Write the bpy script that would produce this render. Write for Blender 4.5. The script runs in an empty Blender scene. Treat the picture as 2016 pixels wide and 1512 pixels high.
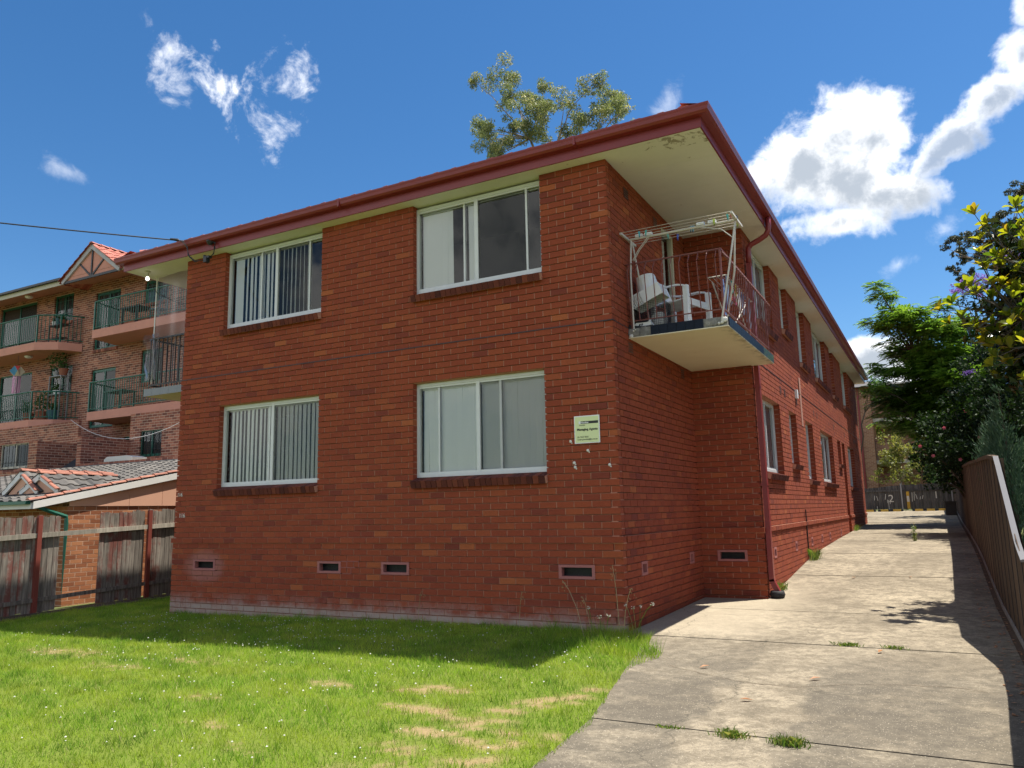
import bpy, math, random
import numpy as np
from mathutils import Vector, Matrix

random.seed(7); RNG = np.random.default_rng(7)
S = bpy.context.scene
COL = S.collection
R2D = math.radians

# ---------------------------------------------------------------- camera
CAM = Vector((3.4081, -9.0013, 1.436))
YAW, PITCH, ROLL = R2D(-28.3222), R2D(9.2707), R2D(-1.226)
fw = Vector((math.sin(YAW)*math.cos(PITCH), math.cos(YAW)*math.cos(PITCH), math.sin(PITCH)))
r0 = Vector((math.cos(YAW), -math.sin(YAW), 0)); u0 = r0.cross(fw)
rt = r0*math.cos(ROLL)+u0*math.sin(ROLL); up = -r0*math.sin(ROLL)+u0*math.cos(ROLL)
cd = bpy.data.cameras.new('camera'); cam = bpy.data.objects.new('camera', cd); COL.objects.link(cam)
cam.matrix_world = Matrix(((rt.x, up.x, -fw.x, CAM.x), (rt.y, up.y, -fw.y, CAM.y), (rt.z, up.z, -fw.z, CAM.z), (0, 0, 0, 1)))
cd.sensor_width = 36; cd.lens = 1536.41/2016*36; cd.clip_start = 0.05; cd.clip_end = 3000
S.camera = cam

# ---------------------------------------------------------------- light
SUNDIR = Vector((1.6, 1.78, 6.15)).normalized()
ld = bpy.data.lights.new('sun', 'SUN'); ld.energy = 4.1; ld.angle = R2D(0.53); ld.color = (1.0, 0.94, 0.83)
sun = bpy.data.objects.new('sun', ld); COL.objects.link(sun)
sun.rotation_euler = SUNDIR.to_track_quat('Z', 'Y').to_euler(); sun.location = (20, 20, 40)
S.view_settings.view_transform = 'Standard'; S.view_settings.look = 'None'
S.view_settings.exposure = 1.2; S.view_settings.gamma = 1.0; S.view_settings.use_curve_mapping = False
S.cycles.use_denoising = True
S.cycles.max_bounces = 8; S.cycles.transparent_max_bounces = 24
S.cycles.caustics_reflective = False; S.cycles.caustics_refractive = False
S.cycles.sample_clamp_indirect = 6

W = bpy.data.worlds.new('World'); S.world = W; W.use_nodes = True
wn, wl = W.node_tree.nodes, W.node_tree.links
wn.clear()
def wN(t, **k):
    n = wn.new(t)
    for a, b in k.items(): setattr(n, a, b)
    return n
def wmath(op, a, b=None, clamp=False):
    n = wN('ShaderNodeMath', operation=op, use_clamp=clamp)
    for i, v in enumerate((a, b)):
        if v is None: continue
        if isinstance(v, (int, float)): n.inputs[i].default_value = v
        else: wl.new(v, n.inputs[i])
    return n.outputs[0]
def wsmooth(v, a, b, lo=0.0, hi=1.0):
    n = wN('ShaderNodeMapRange', interpolation_type='SMOOTHSTEP')
    wl.new(v, n.inputs[0]); n.inputs[1].default_value = a; n.inputs[2].default_value = b
    n.inputs[3].default_value = lo; n.inputs[4].default_value = hi
    return n.outputs[0]
sky = wN('ShaderNodeTexSky', sky_type='NISHITA', sun_disc=False)
sky.sun_elevation = math.asin(SUNDIR.z); sky.sun_rotation = math.atan2(SUNDIR.x, SUNDIR.y)
sky.altitude = 0; sky.air_density = 1.0; sky.dust_density = 0.2; sky.ozone_density = 4.5
geo_w = wN('ShaderNodeTexCoord'); DIR = geo_w.outputs['Generated']
def wdot(c):
    n = wN('ShaderNodeVectorMath', operation='DOT_PRODUCT'); wl.new(DIR, n.inputs[0]); n.inputs[1].default_value = c
    return n.outputs['Value']
def wnoise(scale, detail, rough, off=(0, 0, 0), dist=0.0):
    m = wN('ShaderNodeVectorMath', operation='ADD'); wl.new(DIR, m.inputs[0]); m.inputs[1].default_value = off
    n = wN('ShaderNodeTexNoise'); wl.new(m.outputs[0], n.inputs['Vector'])
    n.inputs['Scale'].default_value = scale; n.inputs['Detail'].default_value = detail
    n.inputs['Roughness'].default_value = rough; n.inputs['Distortion'].default_value = dist
    return n.outputs['Fac']
N1 = wmath('SUBTRACT', wnoise(9, 9, 0.58, dist=0.15), 0.5)
N1b = wmath('SUBTRACT', wnoise(30, 7, 0.6, (3, 1, 7), 0.3), 0.5)
NW = wmath('SUBTRACT', wnoise(24, 10, 0.64, (5, 2, 1), 0.35), 0.5)
N0 = wnoise(11, 8, 0.6, (9, 9, 2), 0.2)
# centre direction, width, height, tilt (deg), noise amount, density
CLOUDS = [
    ((-0.062, 0.925, 0.370), 0.105, 0.062, -8, 1.9, 1.0, 0), ((-0.075, 0.943, 0.322), 0.075, 0.030, 0, 1.9, 1.0, 0), ((-0.028, 0.915, 0.400), 0.060, 0.042, 0, 2.0, 1.0, 0), ((-0.105, 0.915, 0.390), 0.065, 0.052, 0, 1.9, 1.0, 0),
    ((-0.052, 0.908, 0.412), 0.075, 0.048, 0, 2.0, 1.0, 0), ((-0.018, 0.936, 0.345), 0.062, 0.040, 0, 1.9, 1.0, 0),
    ((0.050, 0.918, 0.385), 0.060, 0.028, 28, 2.3, 0.8, 0), ((0.085, 0.904, 0.412), 0.055, 0.026, 35, 2.3, 0.85, 0),
    ((0.130, 0.868, 0.482), 0.022, 0.030, 60, 2.0, 0.8, 0), ((0.115, 0.888, 0.444), 0.03, 0.03, 50, 2.0, 0.8, 0),
    ((-0.045, 0.985, 0.166), 0.050, 0.028, 0, 1.6, 1.0, 0), ((0.005, 0.989, 0.140), 0.060, 0.030, 0, 1.6, 1.0, 0),
    ((0.022, 0.930, 0.366), 0.050, 0.022, 30, 2.6, 0.75, 0), ((-0.017, 0.963, 0.268), 0.022, 0.0085, 25, 1.2, 0.5, 1), ((0.033, 0.954, 0.298), 0.022, 0.012, 45, 1.6, 0.45, 1),
    ((-0.700, 0.525, 0.487), 0.040, 0.022, -45, 2.0, 0.75, 1), ((-0.673, 0.560, 0.484), 0.046, 0.026, -12, 2.2, 1.0, 1),
    ((-0.642, 0.595, 0.484), 0.044, 0.024, 8, 2.2, 0.95, 1), ((-0.620, 0.612, 0.491), 0.034, 0.024, 25, 2.2, 0.8, 1),
    ((-0.640, 0.620, 0.452), 0.036, 0.024, 30, 2.4, 0.75, 1), ((-0.797, 0.473, 0.375), 0.028, 0.009, -18, 1.6, 0.35, 1),
    ((-0.244, 0.848, 0.470), 0.034, 0.012, 40, 2.0, 0.3, 1),
    ((0.30, 0.90, 0.30), 0.10, 0.05, 0, 2.0, 0.9, 0), ((-0.95, 0.10, 0.30), 0.10, 0.05, 0, 2.0, 0.9, 0),
]
mask = None; thick = None
for (c, rw, rh, tilt, amp, dens, kind) in CLOUDS:
    c = Vector(c).normalized(); a = Vector((c.y, -c.x, 0)).normalized(); b = a.cross(c)
    if b.z < 0: b = -b
    
    if kind == 1: rw *= 1.55; rh *= 1.7
    t = R2D(tilt); a2 = a*math.cos(t)+b*math.sin(t); b2 = -a*math.sin(t)+b*math.cos(t)
    p = wmath('SUBTRACT', wdot(a2/rw), float(c.dot(a2))/rw); q = wmath('SUBTRACT', wdot(b2/rh), float(c.dot(b2))/rh)
    d2 = wmath('ADD', wmath('MULTIPLY', p, p), wmath('MULTIPLY', q, q)); d = wmath('SQRT', d2)
    v = wmath('SUBTRACT', 1.0, d)
    front = wsmooth(wdot(c), 0.5, 0.8)
    if kind == 0: nz = wmath('ADD', wmath('MULTIPLY', N1, amp*1.0), wmath('MULTIPLY', N1b, amp*0.6))
    else: nz = wmath('ADD', wmath('SUBTRACT', wmath('MULTIPLY', NW, amp*1.9), 0.30), wmath('MULTIPLY', N1b, amp*0.55))
    v = wmath('ADD', v, nz)
    m = wsmooth(v, -0.02, 0.55 if kind == 0 else 1.35, 0, dens); m = wmath('MULTIPLY', m, front)
    mask = m if mask is None else wmath('MAXIMUM', mask, m)
    if kind == 0:
        tv = wmath('MULTIPLY', wmath('SUBTRACT', v, wmath('MULTIPLY', q, 0.35)), front)
        thick = tv if thick is None else wmath('MAXIMUM', thick, tv)
# unseen sky behind the camera and overhead: cumulus thickened to add fill light
gen = wmath('ADD', wnoise(3.2, 8, 0.56, (1.7, 4.1, 0.3), 0.1), wmath('MULTIPLY', N1b, 0.12))
gen = wmath('ADD', gen, wsmooth(wdot((0, 0, 1)), 0.05, 0.6, 0.05, -0.05)); gm = wsmooth(gen, 0.455, 0.56); behind = wmath('MAXIMUM', wsmooth(wdot((0, -1, 0)), -0.1, 0.15), wsmooth(wdot((0, 0, 1)), 0.66, 0.78))
gm = wmath('MULTIPLY', gm, behind); gm = wmath('MULTIPLY', gm, wsmooth(wdot((0, 0, 1)), 0.02, 0.12))
thick = wmath('MAXIMUM', thick, wmath('MULTIPLY', wsmooth(gen, 0.58, 0.75), behind))
mask = wmath('MAXIMUM', mask, gm)
cc = wN('ShaderNodeMix', data_type='RGBA')
sh = wmath('ADD', wmath('MULTIPLY', thick, 0.75), wmath('MULTIPLY', N0, 1.5))
wl.new(wsmooth(sh, 0.85, 1.5), cc.inputs[0]); cc.inputs[6].default_value = (0.98, 0.98, 0.98, 1); cc.inputs[7].default_value = (0.33, 0.37, 0.425, 1)
SKYC = wN('ShaderNodeHueSaturation'); wl.new(sky.outputs[0], SKYC.inputs['Color']); SKYC.inputs['Saturation'].default_value = 1.24; SKYC.inputs['Value'].default_value = 0.56
SKYC.inputs['Hue'].default_value = 0.5
bg1 = wN('ShaderNodeBackground'); wl.new(SKYC.outputs[0], bg1.inputs[0]); bg1.inputs[1].default_value = 0.11
bg2 = wN('ShaderNodeBackground'); wl.new(cc.outputs[2], bg2.inputs[0]); bg2.inputs[1].default_value = 0.74
mx = wN('ShaderNodeMixShader'); wl.new(mask, mx.inputs[0]); wl.new(bg1.outputs[0], mx.inputs[1]); wl.new(bg2.outputs[0], mx.inputs[2])
wo = wN('ShaderNodeOutputWorld'); wl.new(mx.outputs[0], wo.inputs[0])

# ---------------------------------------------------------------- materials
class MT:
    """a material with a Principled shader and short helpers for its node tree"""
    def __init__(s, name, rough=0.8, col=(0.5, 0.5, 0.5), spec=0.3, metal=0.0):
        s.m = bpy.data.materials.new(name); s.m.use_nodes = True
        s.n, s.l = s.m.node_tree.nodes, s.m.node_tree.links
        s.b = s.n['Principled BSDF']; s.out = s.n['Material Output']
        s.b.inputs['Roughness'].default_value = rough; s.b.inputs['Specular IOR Level'].default_value = spec
        s.b.inputs['Metallic'].default_value = metal; s.b.inputs['Base Color'].default_value = (*col, 1)
        s.geo = None
    def N(s, t, **k):
        n = s.n.new(t)
        for a, b in k.items(): setattr(n, a, b)
        return n
    def pos(s):
        if s.geo is None: s.geo = s.N('ShaderNodeNewGeometry')
        return s.geo.outputs['Position']
    def xyz(s):
        n = s.N('ShaderNodeSeparateXYZ'); s.l.new(s.pos(), n.inputs[0]); return n.outputs
    def put(s, v, sock):
        if isinstance(v, (int, float)): sock.default_value = v
        elif isinstance(v, (tuple, list)): sock.default_value = (*v, 1) if len(v) == 3 and len(sock.default_value) == 4 else v
        else: s.l.new(v, sock)
    def math(s, op, a, b=0.0, clamp=False):
        n = s.N('ShaderNodeMath', operation=op, use_clamp=clamp); s.put(a, n.inputs[0]); s.put(b, n.inputs[1]); return n.outputs[0]
    def noise(s, scale, detail=4, rough=0.55, stretch=None, dist=0.0, off=None):
        v = s.pos()
        if stretch or off:
            mp = s.N('ShaderNodeMapping'); s.l.new(v, mp.inputs[0])
            if stretch: mp.inputs['Scale'].default_value = stretch
            if off: mp.inputs['Location'].default_value = off
            v = mp.outputs[0]
        n = s.N('ShaderNodeTexNoise'); s.l.new(v, n.inputs['Vector'])
        n.inputs['Scale'].default_value = scale; n.inputs['Detail'].default_value = detail
        n.inputs['Roughness'].default_value = rough; n.inputs['Distortion'].default_value = dist
        return n.outputs['Fac']
    def ramp(s, fac, stops):
        n = s.N('ShaderNodeValToRGB'); s.put(fac, n.inputs[0]); e = n.color_ramp.elements
        while len(e) > 1: e.remove(e[-1])
        for i, (p, c) in enumerate(stops):
            el = e[0] if i == 0 else e.new(p)
            el.position = p; el.color = (*c, 1) if not isinstance(c, (int, float)) else (c, c, c, 1)
        return n.outputs[0]
    def smooth(s, v, a, b, lo=0.0, hi=1.0):
        n = s.N('ShaderNodeMapRange', interpolation_type='SMOOTHSTEP'); s.put(v, n.inputs[0])
        for i, x in enumerate((a, b, lo, hi)): n.inputs[i+1].default_value = x
        return n.outputs[0]
    def mix(s, fac, a, b, mode='MIX'):
        n = s.N('ShaderNodeMix', data_type='RGBA', blend_type=mode); s.put(fac, n.inputs[0]); s.put(a, n.inputs[6]); s.put(b, n.inputs[7]); return n.outputs[2]
    def tone(s):
        a = s.N('ShaderNodeAttribute', attribute_name='tone'); o = s.N('ShaderNodeObjectInfo')
        return s.math('FRACT', s.math('ADD', a.outputs['Fac'], o.outputs['Random']))
    def attr(s, name): return s.N('ShaderNodeAttribute', attribute_name=name).outputs['Fac']
    def color(s, c): s.put(c, s.b.inputs['Base Color']); return s
    def bump(s, h, strength=0.3, dist=0.01):
        n = s.N('ShaderNodeBump'); s.put(h, n.inputs['Height']); n.inputs['Strength'].default_value = strength; n.inputs['Distance'].default_value = dist
        s.l.new(n.outputs[0], s.b.inputs['Normal']); return s

def brick_mat(name, stops, stain=None, grain=0.35):
    m = MT(name, 0.88, spec=0.2)
    c = m.ramp(m.tone(), stops)
    g = m.noise(70, 6, 0.7); c = m.mix(grain, c, m.ramp(g, [(0.25, 0.25), (0.5, 0.5), (0.75, 0.8)]), 'OVERLAY')
    b = m.noise(1.3, 3, 0.5); c = m.mix(0.18, c, m.ramp(b, [(0.3, 0.36), (0.7, 0.62)]), 'OVERLAY')
    if stain: c = stain(m, c)
    m.color(c); m.bump(m.noise(130, 5, 0.7), 0.35, 0.004)
    return m.m
RED = [(0.0, (0.185, 0.042, 0.027)), (0.05, (0.225, 0.048, 0.026)), (0.18, (0.25, 0.053, 0.026)), (0.88, (0.28, 0.062, 0.028)), (0.97, (0.305, 0.075, 0.031)), (1.0, (0.36, 0.102, 0.038))]
def efflo(m, c):
    x, y, z = m.xyz()
    low = m.smooth(z, 0.34, 0.02); n = m.noise(3.5, 5, 0.65); n2 = m.noise(28, 4, 0.6)
    f = m.math('MULTIPLY', low, m.smooth(n, 0.36, 0.62)); f = m.math('MULTIPLY', f, m.smooth(n2, 0.2, 0.65, 0.35, 1.0))
    front = m.smooth(y, 0.10, 0.0); f = m.math('MULTIPLY', f, front)
    c = m.mix(m.math('MULTIPLY', f, 0.72), c, (0.40, 0.31, 0.28))
    # pale bloom of mortar wash on the lowest two courses
    base = m.math('MULTIPLY', m.smooth(z, 0.15, 0.04), front); base = m.math('MULTIPLY', base, m.smooth(m.noise(2.2, 4, 0.6, off=(4, 0, 0)), 0.3, 0.55, 0.25, 0.9))
    c = m.mix(base, c, (0.36, 0.29, 0.25))
    # overspray of pink paint round the leftmost vent
    dx = m.math('MULTIPLY', m.math('ADD', x, 7.16), 2.1); dz = m.math('MULTIPLY', m.math('SUBTRACT', z, 0.66), 3.6)
    d = m.math('SQRT', m.math('ADD', m.math('MULTIPLY', dx, dx), m.math('MULTIPLY', dz, dz)))
    f2 = m.math('MULTIPLY', m.smooth(m.math('ADD', d, m.math('MULTIPLY', m.math('SUBTRACT', m.noise(9, 3), 0.5), 0.5)), 1.15, 0.6), front)
    return m.mix(m.math('MULTIPLY', f2, 0.6), c, (0.36, 0.16, 0.14))
M = {}
M['brick'] = brick_mat('red_brick', RED, efflo)
M['sill_brick'] = brick_mat('sill_brick', [(0, (0.075, 0.022, 0.018)), (0.6, (0.13, 0.034, 0.024)), (1, (0.185, 0.05, 0.03))])
def mortar(name, a, b):
    m = MT(name, 0.95, spec=0.1); m.color(m.mix(m.noise(25, 5, 0.6), a, b)); m.bump(m.noise(180, 3), 0.3, 0.003); return m.m
M['mortar'] = mortar('brown_mortar', (0.36, 0.16, 0.11), (0.58, 0.31, 0.22))
M['mortar_pale'] = mortar('pale_mortar', (0.52, 0.36, 0.26), (0.64, 0.48, 0.36))
M['brick_nb'] = brick_mat('neighbour_brick', [(0, (0.15, 0.06, 0.045)), (0.3, (0.23, 0.085, 0.06)), (0.7, (0.33, 0.125, 0.08)), (1, (0.42, 0.18, 0.115))])
M['brick_or'] = brick_mat('orange_brick', [(0, (0.24, 0.085, 0.04)), (0.5, (0.34, 0.13, 0.06)), (1, (0.44, 0.19, 0.09))])

def paint(name, c, rough=0.5, var=0.18, scale=6, spec=0.4, dirt=None, dirt_amt=0.5):
    m = MT(name, rough, spec=spec); n = m.noise(scale, 5, 0.6)
    col = m.mix(n, tuple(x*(1-var) for x in c), tuple(min(1, x*(1+var)) for x in c))
    if dirt:
        d = m.smooth(m.noise(scale*0.6, 7, 0.68, dist=0.4, off=(3.3, 1, 2)), 0.56, 0.72); col = m.mix(m.math('MULTIPLY', d, dirt_amt), col, dirt)
    m.color(col); m.bump(m.noise(scale*14, 3), 0.08, 0.003); return m.m
M['trim'] = paint('dark_red_paint', (0.215, 0.026, 0.027), 0.38, 0.16, 2.5, 0.45)
M['trim2'] = paint('red_post_paint', (0.20, 0.045, 0.032), 0.6, 0.25, 5)
M['rail_red'] = paint('rusty_red_paint', (0.19, 0.06, 0.05), 0.55, 0.3, 16)
M['white'] = paint('white_plastic', (0.78, 0.78, 0.78), 0.4, 0.05)
M['alu'] = paint('pale_aluminium', (0.62, 0.63, 0.62), 0.35, 0.08, 8, 0.5)
M['rack'] = paint('white_wire_coating', (0.56, 0.52, 0.47), 0.5, 0.2, 22, 0.3, (0.3, 0.13, 0.08), 0.5)
M['black'] = paint('black_paint', (0.018, 0.018, 0.02), 0.45, 0.2)
M['dark'] = paint('dark_room', (0.06, 0.058, 0.055), 0.9, 0.1)
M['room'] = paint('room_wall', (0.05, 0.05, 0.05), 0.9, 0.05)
M['green'] = paint('bottle_green_paint', (0.014, 0.11, 0.075), 0.4, 0.15, 5, 0.5)
M['render_pink'] = paint('salmon_render', (0.58, 0.27, 0.20), 0.85, 0.12, 3, 0.2, (0.2, 0.09, 0.07), 0.35)
M['peach'] = paint('peach_sheet', (0.62, 0.35, 0.24), 0.75, 0.08, 2, 0.25)
M['white_wood'] = paint('white_barge_board', (0.70, 0.69, 0.66), 0.6, 0.06, 3, 0.3, (0.35, 0.33, 0.3), 0.4)
M['cream_wood'] = paint('cream_fascia', (0.50, 0.46, 0.36), 0.6, 0.1, 3)
M['grey_wood'] = paint('grey_barge_board', (0.42, 0.40, 0.40), 0.7, 0.2, 6)
M['tile_navy'] = paint('navy_tile', (0.008, 0.013, 0.025), 0.45, 0.25, 9, 0.12)
M['tile_grey'] = paint('grey_tile', (0.15, 0.165, 0.185), 0.35, 0.12, 9, 0.5)
M['vent_pink'] = paint('pink_vent_paint', (0.34, 0.125, 0.115), 0.75, 0.18, 14)
M['yellow'] = paint('yellow_paint', (0.55, 0.33, 0.04), 0.6, 0.15)
M['rubber'] = paint('black_rubber', (0.02, 0.02, 0.022), 0.7, 0.2)
M['metal_cap'] = paint('pale_metal_cap', (0.16, 0.16, 0.17), 0.8, 0.06, 4, 0.05)
M['galv'] = paint('galvanised_pole', (0.30, 0.30, 0.31), 0.5, 0.1)
M['soil'] = paint('leaf_litter_soil', (0.085, 0.06, 0.042), 0.95, 0.45, 14, 0.1, (0.16, 0.11, 0.075), 0.7)
M['terracotta'] = paint('terracotta_pot', (0.25, 0.09, 0.05), 0.7, 0.15)
M['teal'] = paint('teal_pot', (0.03, 0.10, 0.13), 0.4, 0.15)
M['roof_blue'] = paint('dark_shade_cloth', (0.012, 0.013, 0.02), 0.8, 0.2)
def soffit_mat(name, c, dirt, thr):
    m = MT(name, 0.8, spec=0.15); n = m.noise(1.7, 5, 0.6); col = m.mix(n, tuple(x*0.86 for x in c), tuple(x*1.06 for x in c))
    x, y, z = m.xyz()
    dx = m.math('SUBTRACT', x, 1.0); dy = m.math('SUBTRACT', y, 0.02)
    d = m.math('SQRT', m.math('ADD', m.math('MULTIPLY', dx, dx), m.math('MULTIPLY', m.math('MULTIPLY', dy, dy), 5.0)))
    near = m.smooth(d, 0.75, 0.1, 0.0, 0.20)
    k = m.smooth(m.math('ADD', m.noise(6.5, 8, 0.7, dist=0.5), near), thr, thr+0.07)
    col = m.mix(m.math('MULTIPLY', k, 0.75), col, dirt); m.color(col); return m.m
M['soffit'] = soffit_mat('cream_soffit', (0.82, 0.785, 0.74), (0.25, 0.20, 0.13), 0.655)
def slab_under():
    m = MT('cream_slab_paint', 0.7, spec=0.2); n = m.noise(2.2, 5, 0.6); c = m.mix(n, (0.66, 0.58, 0.42), (0.78, 0.72, 0.56))
    s = m.smooth(m.noise(5, 8, 0.72, stretch=(0.5, 2.2, 1), dist=0.6), 0.63, 0.70); c = m.mix(m.math('MULTIPLY', s, 0.55), c, (0.30, 0.22, 0.13))
    x, y, z = m.xyz(); e = m.math('MULTIPLY', m.smooth(x, 1.12, 1.3), m.smooth(m.noise(9, 5), 0.4, 0.6)); c = m.mix(m.math('MULTIPLY', e, 0.6), c, (0.22, 0.19, 0.13))
    m.color(c); return m.m
M['slab_under'] = slab_under()
def moss_tile():
    m = MT('mossy_tile', 0.45); c = m.mix(m.smooth(m.noise(18, 5), 0.42, 0.6), (0.02, 0.03, 0.045), (0.05, 0.10, 0.02)); m.color(c); return m.m
M['tile_moss'] = moss_tile()
def concrete(name, a, b, speck=True):
    m = MT(name, 0.9, spec=0.2)
    big = m.noise(0.9, 6, 0.62, dist=0.2); c = m.mix(m.smooth(big, 0.30, 0.68), a, b)
    mid = m.noise(7, 6, 0.68); c = m.mix(m.smooth(mid, 0.40, 0.64, 0.0, 0.6), c, tuple(x*0.45 for x in b)); c = m.mix(m.smooth(m.noise(26, 5, 0.7), 0.42, 0.62, 0.0, 0.45), c, tuple(x*0.5 for x in b))
    if speck:
        x, y, z = m.xyz()
        # cleaner band between the wheel tracks, grey lichen either side in the near slabs
        near = m.smooth(y, 0.5, -2.2)
        wob = m.math('MULTIPLY', m.math('SUBTRACT', m.noise(1.1, 4), 0.5), 0.9)
        t = m.math('ABSOLUTE', m.math('SUBTRACT', m.math('ADD', x, wob), 2.05))
        lich = m.math('MULTIPLY', m.smooth(t, 0.24, 0.40), near); lich = m.math('MULTIPLY', lich, m.smooth(m.noise(2.6, 7, 0.72), 0.30, 0.58, 0.25, 1.0))
        c = m.mix(m.math('MULTIPLY', lich, 0.75), c, (0.085, 0.075, 0.06))
        clean = m.math('MULTIPLY', m.smooth(x, 2.0, 0.9), m.smooth(y, -0.1, 0.5)); clean = m.math('MULTIPLY', clean, m.smooth(y, 6, 3.5))
        c = m.mix(m.math('MULTIPLY', clean, 0.6), c, (0.38, 0.325, 0.24))
        v = m.N('ShaderNodeTexVoronoi'); m.l.new(m.pos(), v.inputs['Vector']); v.inputs['Scale'].default_value = 62
        st = m.smooth(v.outputs['Distance'], 0.30, 0.18)
        cs = m.ramp(v.outputs['Color'], [(0.25, (0.05, 0.045, 0.04)), (0.5, (0.18, 0.155, 0.12)), (0.8, (0.42, 0.37, 0.29))])
        c = m.mix(m.math('MULTIPLY', st, m.smooth(y, 9, -3, 0.35, 0.8)), c, cs)
        # thin crack lines
        v2 = m.N('ShaderNodeTexVoronoi', feature='DISTANCE_TO_EDGE'); 
        mp = m.N('ShaderNodeVectorMath', operation='ADD'); m.l.new(m.pos(), mp.inputs[0])
        nn = m.N('ShaderNodeTexNoise'); m.l.new(m.pos(), nn.inputs['Vector']); nn.inputs['Scale'].default_value = 2.5; nn.inputs['Detail'].default_value = 5
        sc = m.N('ShaderNodeVectorMath', operation='SCALE'); m.l.new(nn.outputs['Color'], sc.inputs[0]); sc.inputs['Scale'].default_value = 0.5
        m.l.new(sc.outputs[0], mp.inputs[1]); m.l.new(mp.outputs[0], v2.inputs['Vector']); v2.inputs['Scale'].default_value = 0.32
        c = m.mix(m.smooth(v2.outputs['Distance'], 0.0028, 0.001, 0, 0.45), c, (0.05, 0.045, 0.035))
    g = m.noise(190, 4, 0.7); c = m.mix(0.35, c, m.ramp(g, [(0.3, 0.22), (0.7, 0.8)]), 'OVERLAY')
    m.color(c); m.bump(m.noise(95, 5, 0.7), 0.45, 0.006); return m.m
M['concrete'] = concrete('driveway_concrete', (0.37, 0.315, 0.23), (0.205, 0.172, 0.125))
M['concrete_plain'] = concrete('bare_concrete', (0.34, 0.32, 0.29), (0.24, 0.23, 0.21), False)
def wood(name, a, b, red=None, vscale=9):
    m = MT(name, 0.9, spec=0.15)
    g = m.noise(vscale, 6, 0.65, stretch=(3, 3, 0.22)); c = m.mix(m.smooth(g, 0.3, 0.7), a, b)
    t = m.tone(); c = m.mix(0.45, c, m.ramp(t, [(0, 0.25), (1, 0.72)]), 'OVERLAY')
    if red:
        r = m.smooth(m.math('ADD', m.noise(2.6, 6, 0.7, stretch=(1, 1, 0.6)), m.math('MULTIPLY', t, 0.16)), 0.55, 0.72); c = m.mix(m.math('MULTIPLY', r, 0.8), c, red)
    m.color(c); m.bump(m.noise(30, 5, 0.7, stretch=(4, 4, 0.15)), 0.4, 0.004); return m.m
M['paling'] = wood('weathered_paling', (0.115, 0.095, 0.082), (0.30, 0.265, 0.225), (0.17, 0.045, 0.035))
M['rail_wood'] = wood('bleached_rail', (0.25, 0.22, 0.18), (0.40, 0.36, 0.30))
M['dark_paling'] = wood('dark_paling', (0.055, 0.052, 0.052), (0.125, 0.12, 0.118))
M['sheet'] = wood('brown_fence_sheet', (0.068, 0.046, 0.032), (0.11, 0.076, 0.052), None, 5)
def tilemat(name, a, b):
    m = MT(name, 0.6, spec=0.4); t = m.tone(); c = m.mix(t, a, b); n = m.noise(8, 5, 0.65); c = m.mix(0.4, c, m.ramp(n, [(0.3, 0.25), (0.7, 0.7)]), 'OVERLAY'); m.color(c); return m.m
M['tile_red'] = tilemat('red_roof_tile', (0.34, 0.085, 0.06), (0.46, 0.16, 0.11))
M['tile_dark'] = tilemat('charcoal_roof_tile', (0.04, 0.038, 0.037), (0.115, 0.105, 0.095))
M['tile_ridge'] = tilemat('orange_ridge_tile', (0.24, 0.085, 0.055), (0.33, 0.13, 0.085))
def glass(name, tint=(0.97, 0.985, 0.98), boost=0.9, rough=0.0):
    m = MT(name); m.n.remove(m.b)
    tr = m.N('ShaderNodeBsdfTransparent'); tr.inputs[0].default_value = (*tint, 1)
    gl = m.N('ShaderNodeBsdfGlossy'); gl.inputs['Roughness'].default_value = rough; gl.inputs[0].default_value = (1, 1, 1, 1)
    fr = m.N('ShaderNodeFresnel'); fr.inputs[0].default_value = 1.5
    f = m.math('MULTIPLY', fr.outputs[0], boost, True)
    mixs = m.N('ShaderNodeMixShader'); m.l.new(f, mixs.inputs[0]); m.l.new(tr.outputs[0], mixs.inputs[1]); m.l.new(gl.outputs[0], mixs.inputs[2])
    m.l.new(mixs.outputs[0], m.out.inputs[0]); return m.m
M['glass'] = glass('window_glass')
M['plastic'] = glass('clear_plastic_sheet', (0.82, 0.79, 0.78), 0.7, 0.35)
def screen(name, c, op):
    m = MT(name); m.n.remove(m.b)
    tr = m.N('ShaderNodeBsdfTransparent'); df = m.N('ShaderNodeBsdfDiffuse'); df.inputs[0].default_value = (*c, 1)
    mixs = m.N('ShaderNodeMixShader'); mixs.inputs[0].default_value = op; m.l.new(tr.outputs[0], mixs.inputs[1]); m.l.new(df.outputs[0], mixs.inputs[2])
    m.l.new(mixs.outputs[0], m.out.inputs[0]); return m.m
M['fly'] = screen('fly_screen_mesh', (0.05, 0.055, 0.06), 0.24)
def cloth(name, c, tr=0.25):
    m = MT(name, 0.9, c, 0.1); t = m.N('ShaderNodeBsdfTranslucent'); t.inputs[0].default_value = (*c, 1)
    mixs = m.N('ShaderNodeMixShader'); mixs.inputs[0].default_value = tr; m.l.new(m.b.outputs[0], mixs.inputs[1]); m.l.new(t.outputs[0], mixs.inputs[2]); m.l.new(mixs.outputs[0], m.out.inputs[0]); return m.m
M['blind'] = cloth('vertical_blind_cloth', (0.92, 0.92, 0.91), 0.08)
def leaf(name, stops, trans, tr=0.45, rough=0.5, spec=0.35):
    m = MT(name, rough, spec=spec); t = m.tone(); c = m.ramp(t, stops); m.color(c)
    tn = m.N('ShaderNodeBsdfTranslucent'); c2 = m.mix(1.0, c, trans, 'MULTIPLY'); m.l.new(c2, tn.inputs[0])
    mixs = m.N('ShaderNodeMixShader'); mixs.inputs[0].default_value = tr; m.l.new(m.b.outputs[0], mixs.inputs[1]); m.l.new(tn.outputs[0], mixs.inputs[2]); m.l.new(mixs.outputs[0], m.out.inputs[0]); return m.m
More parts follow.
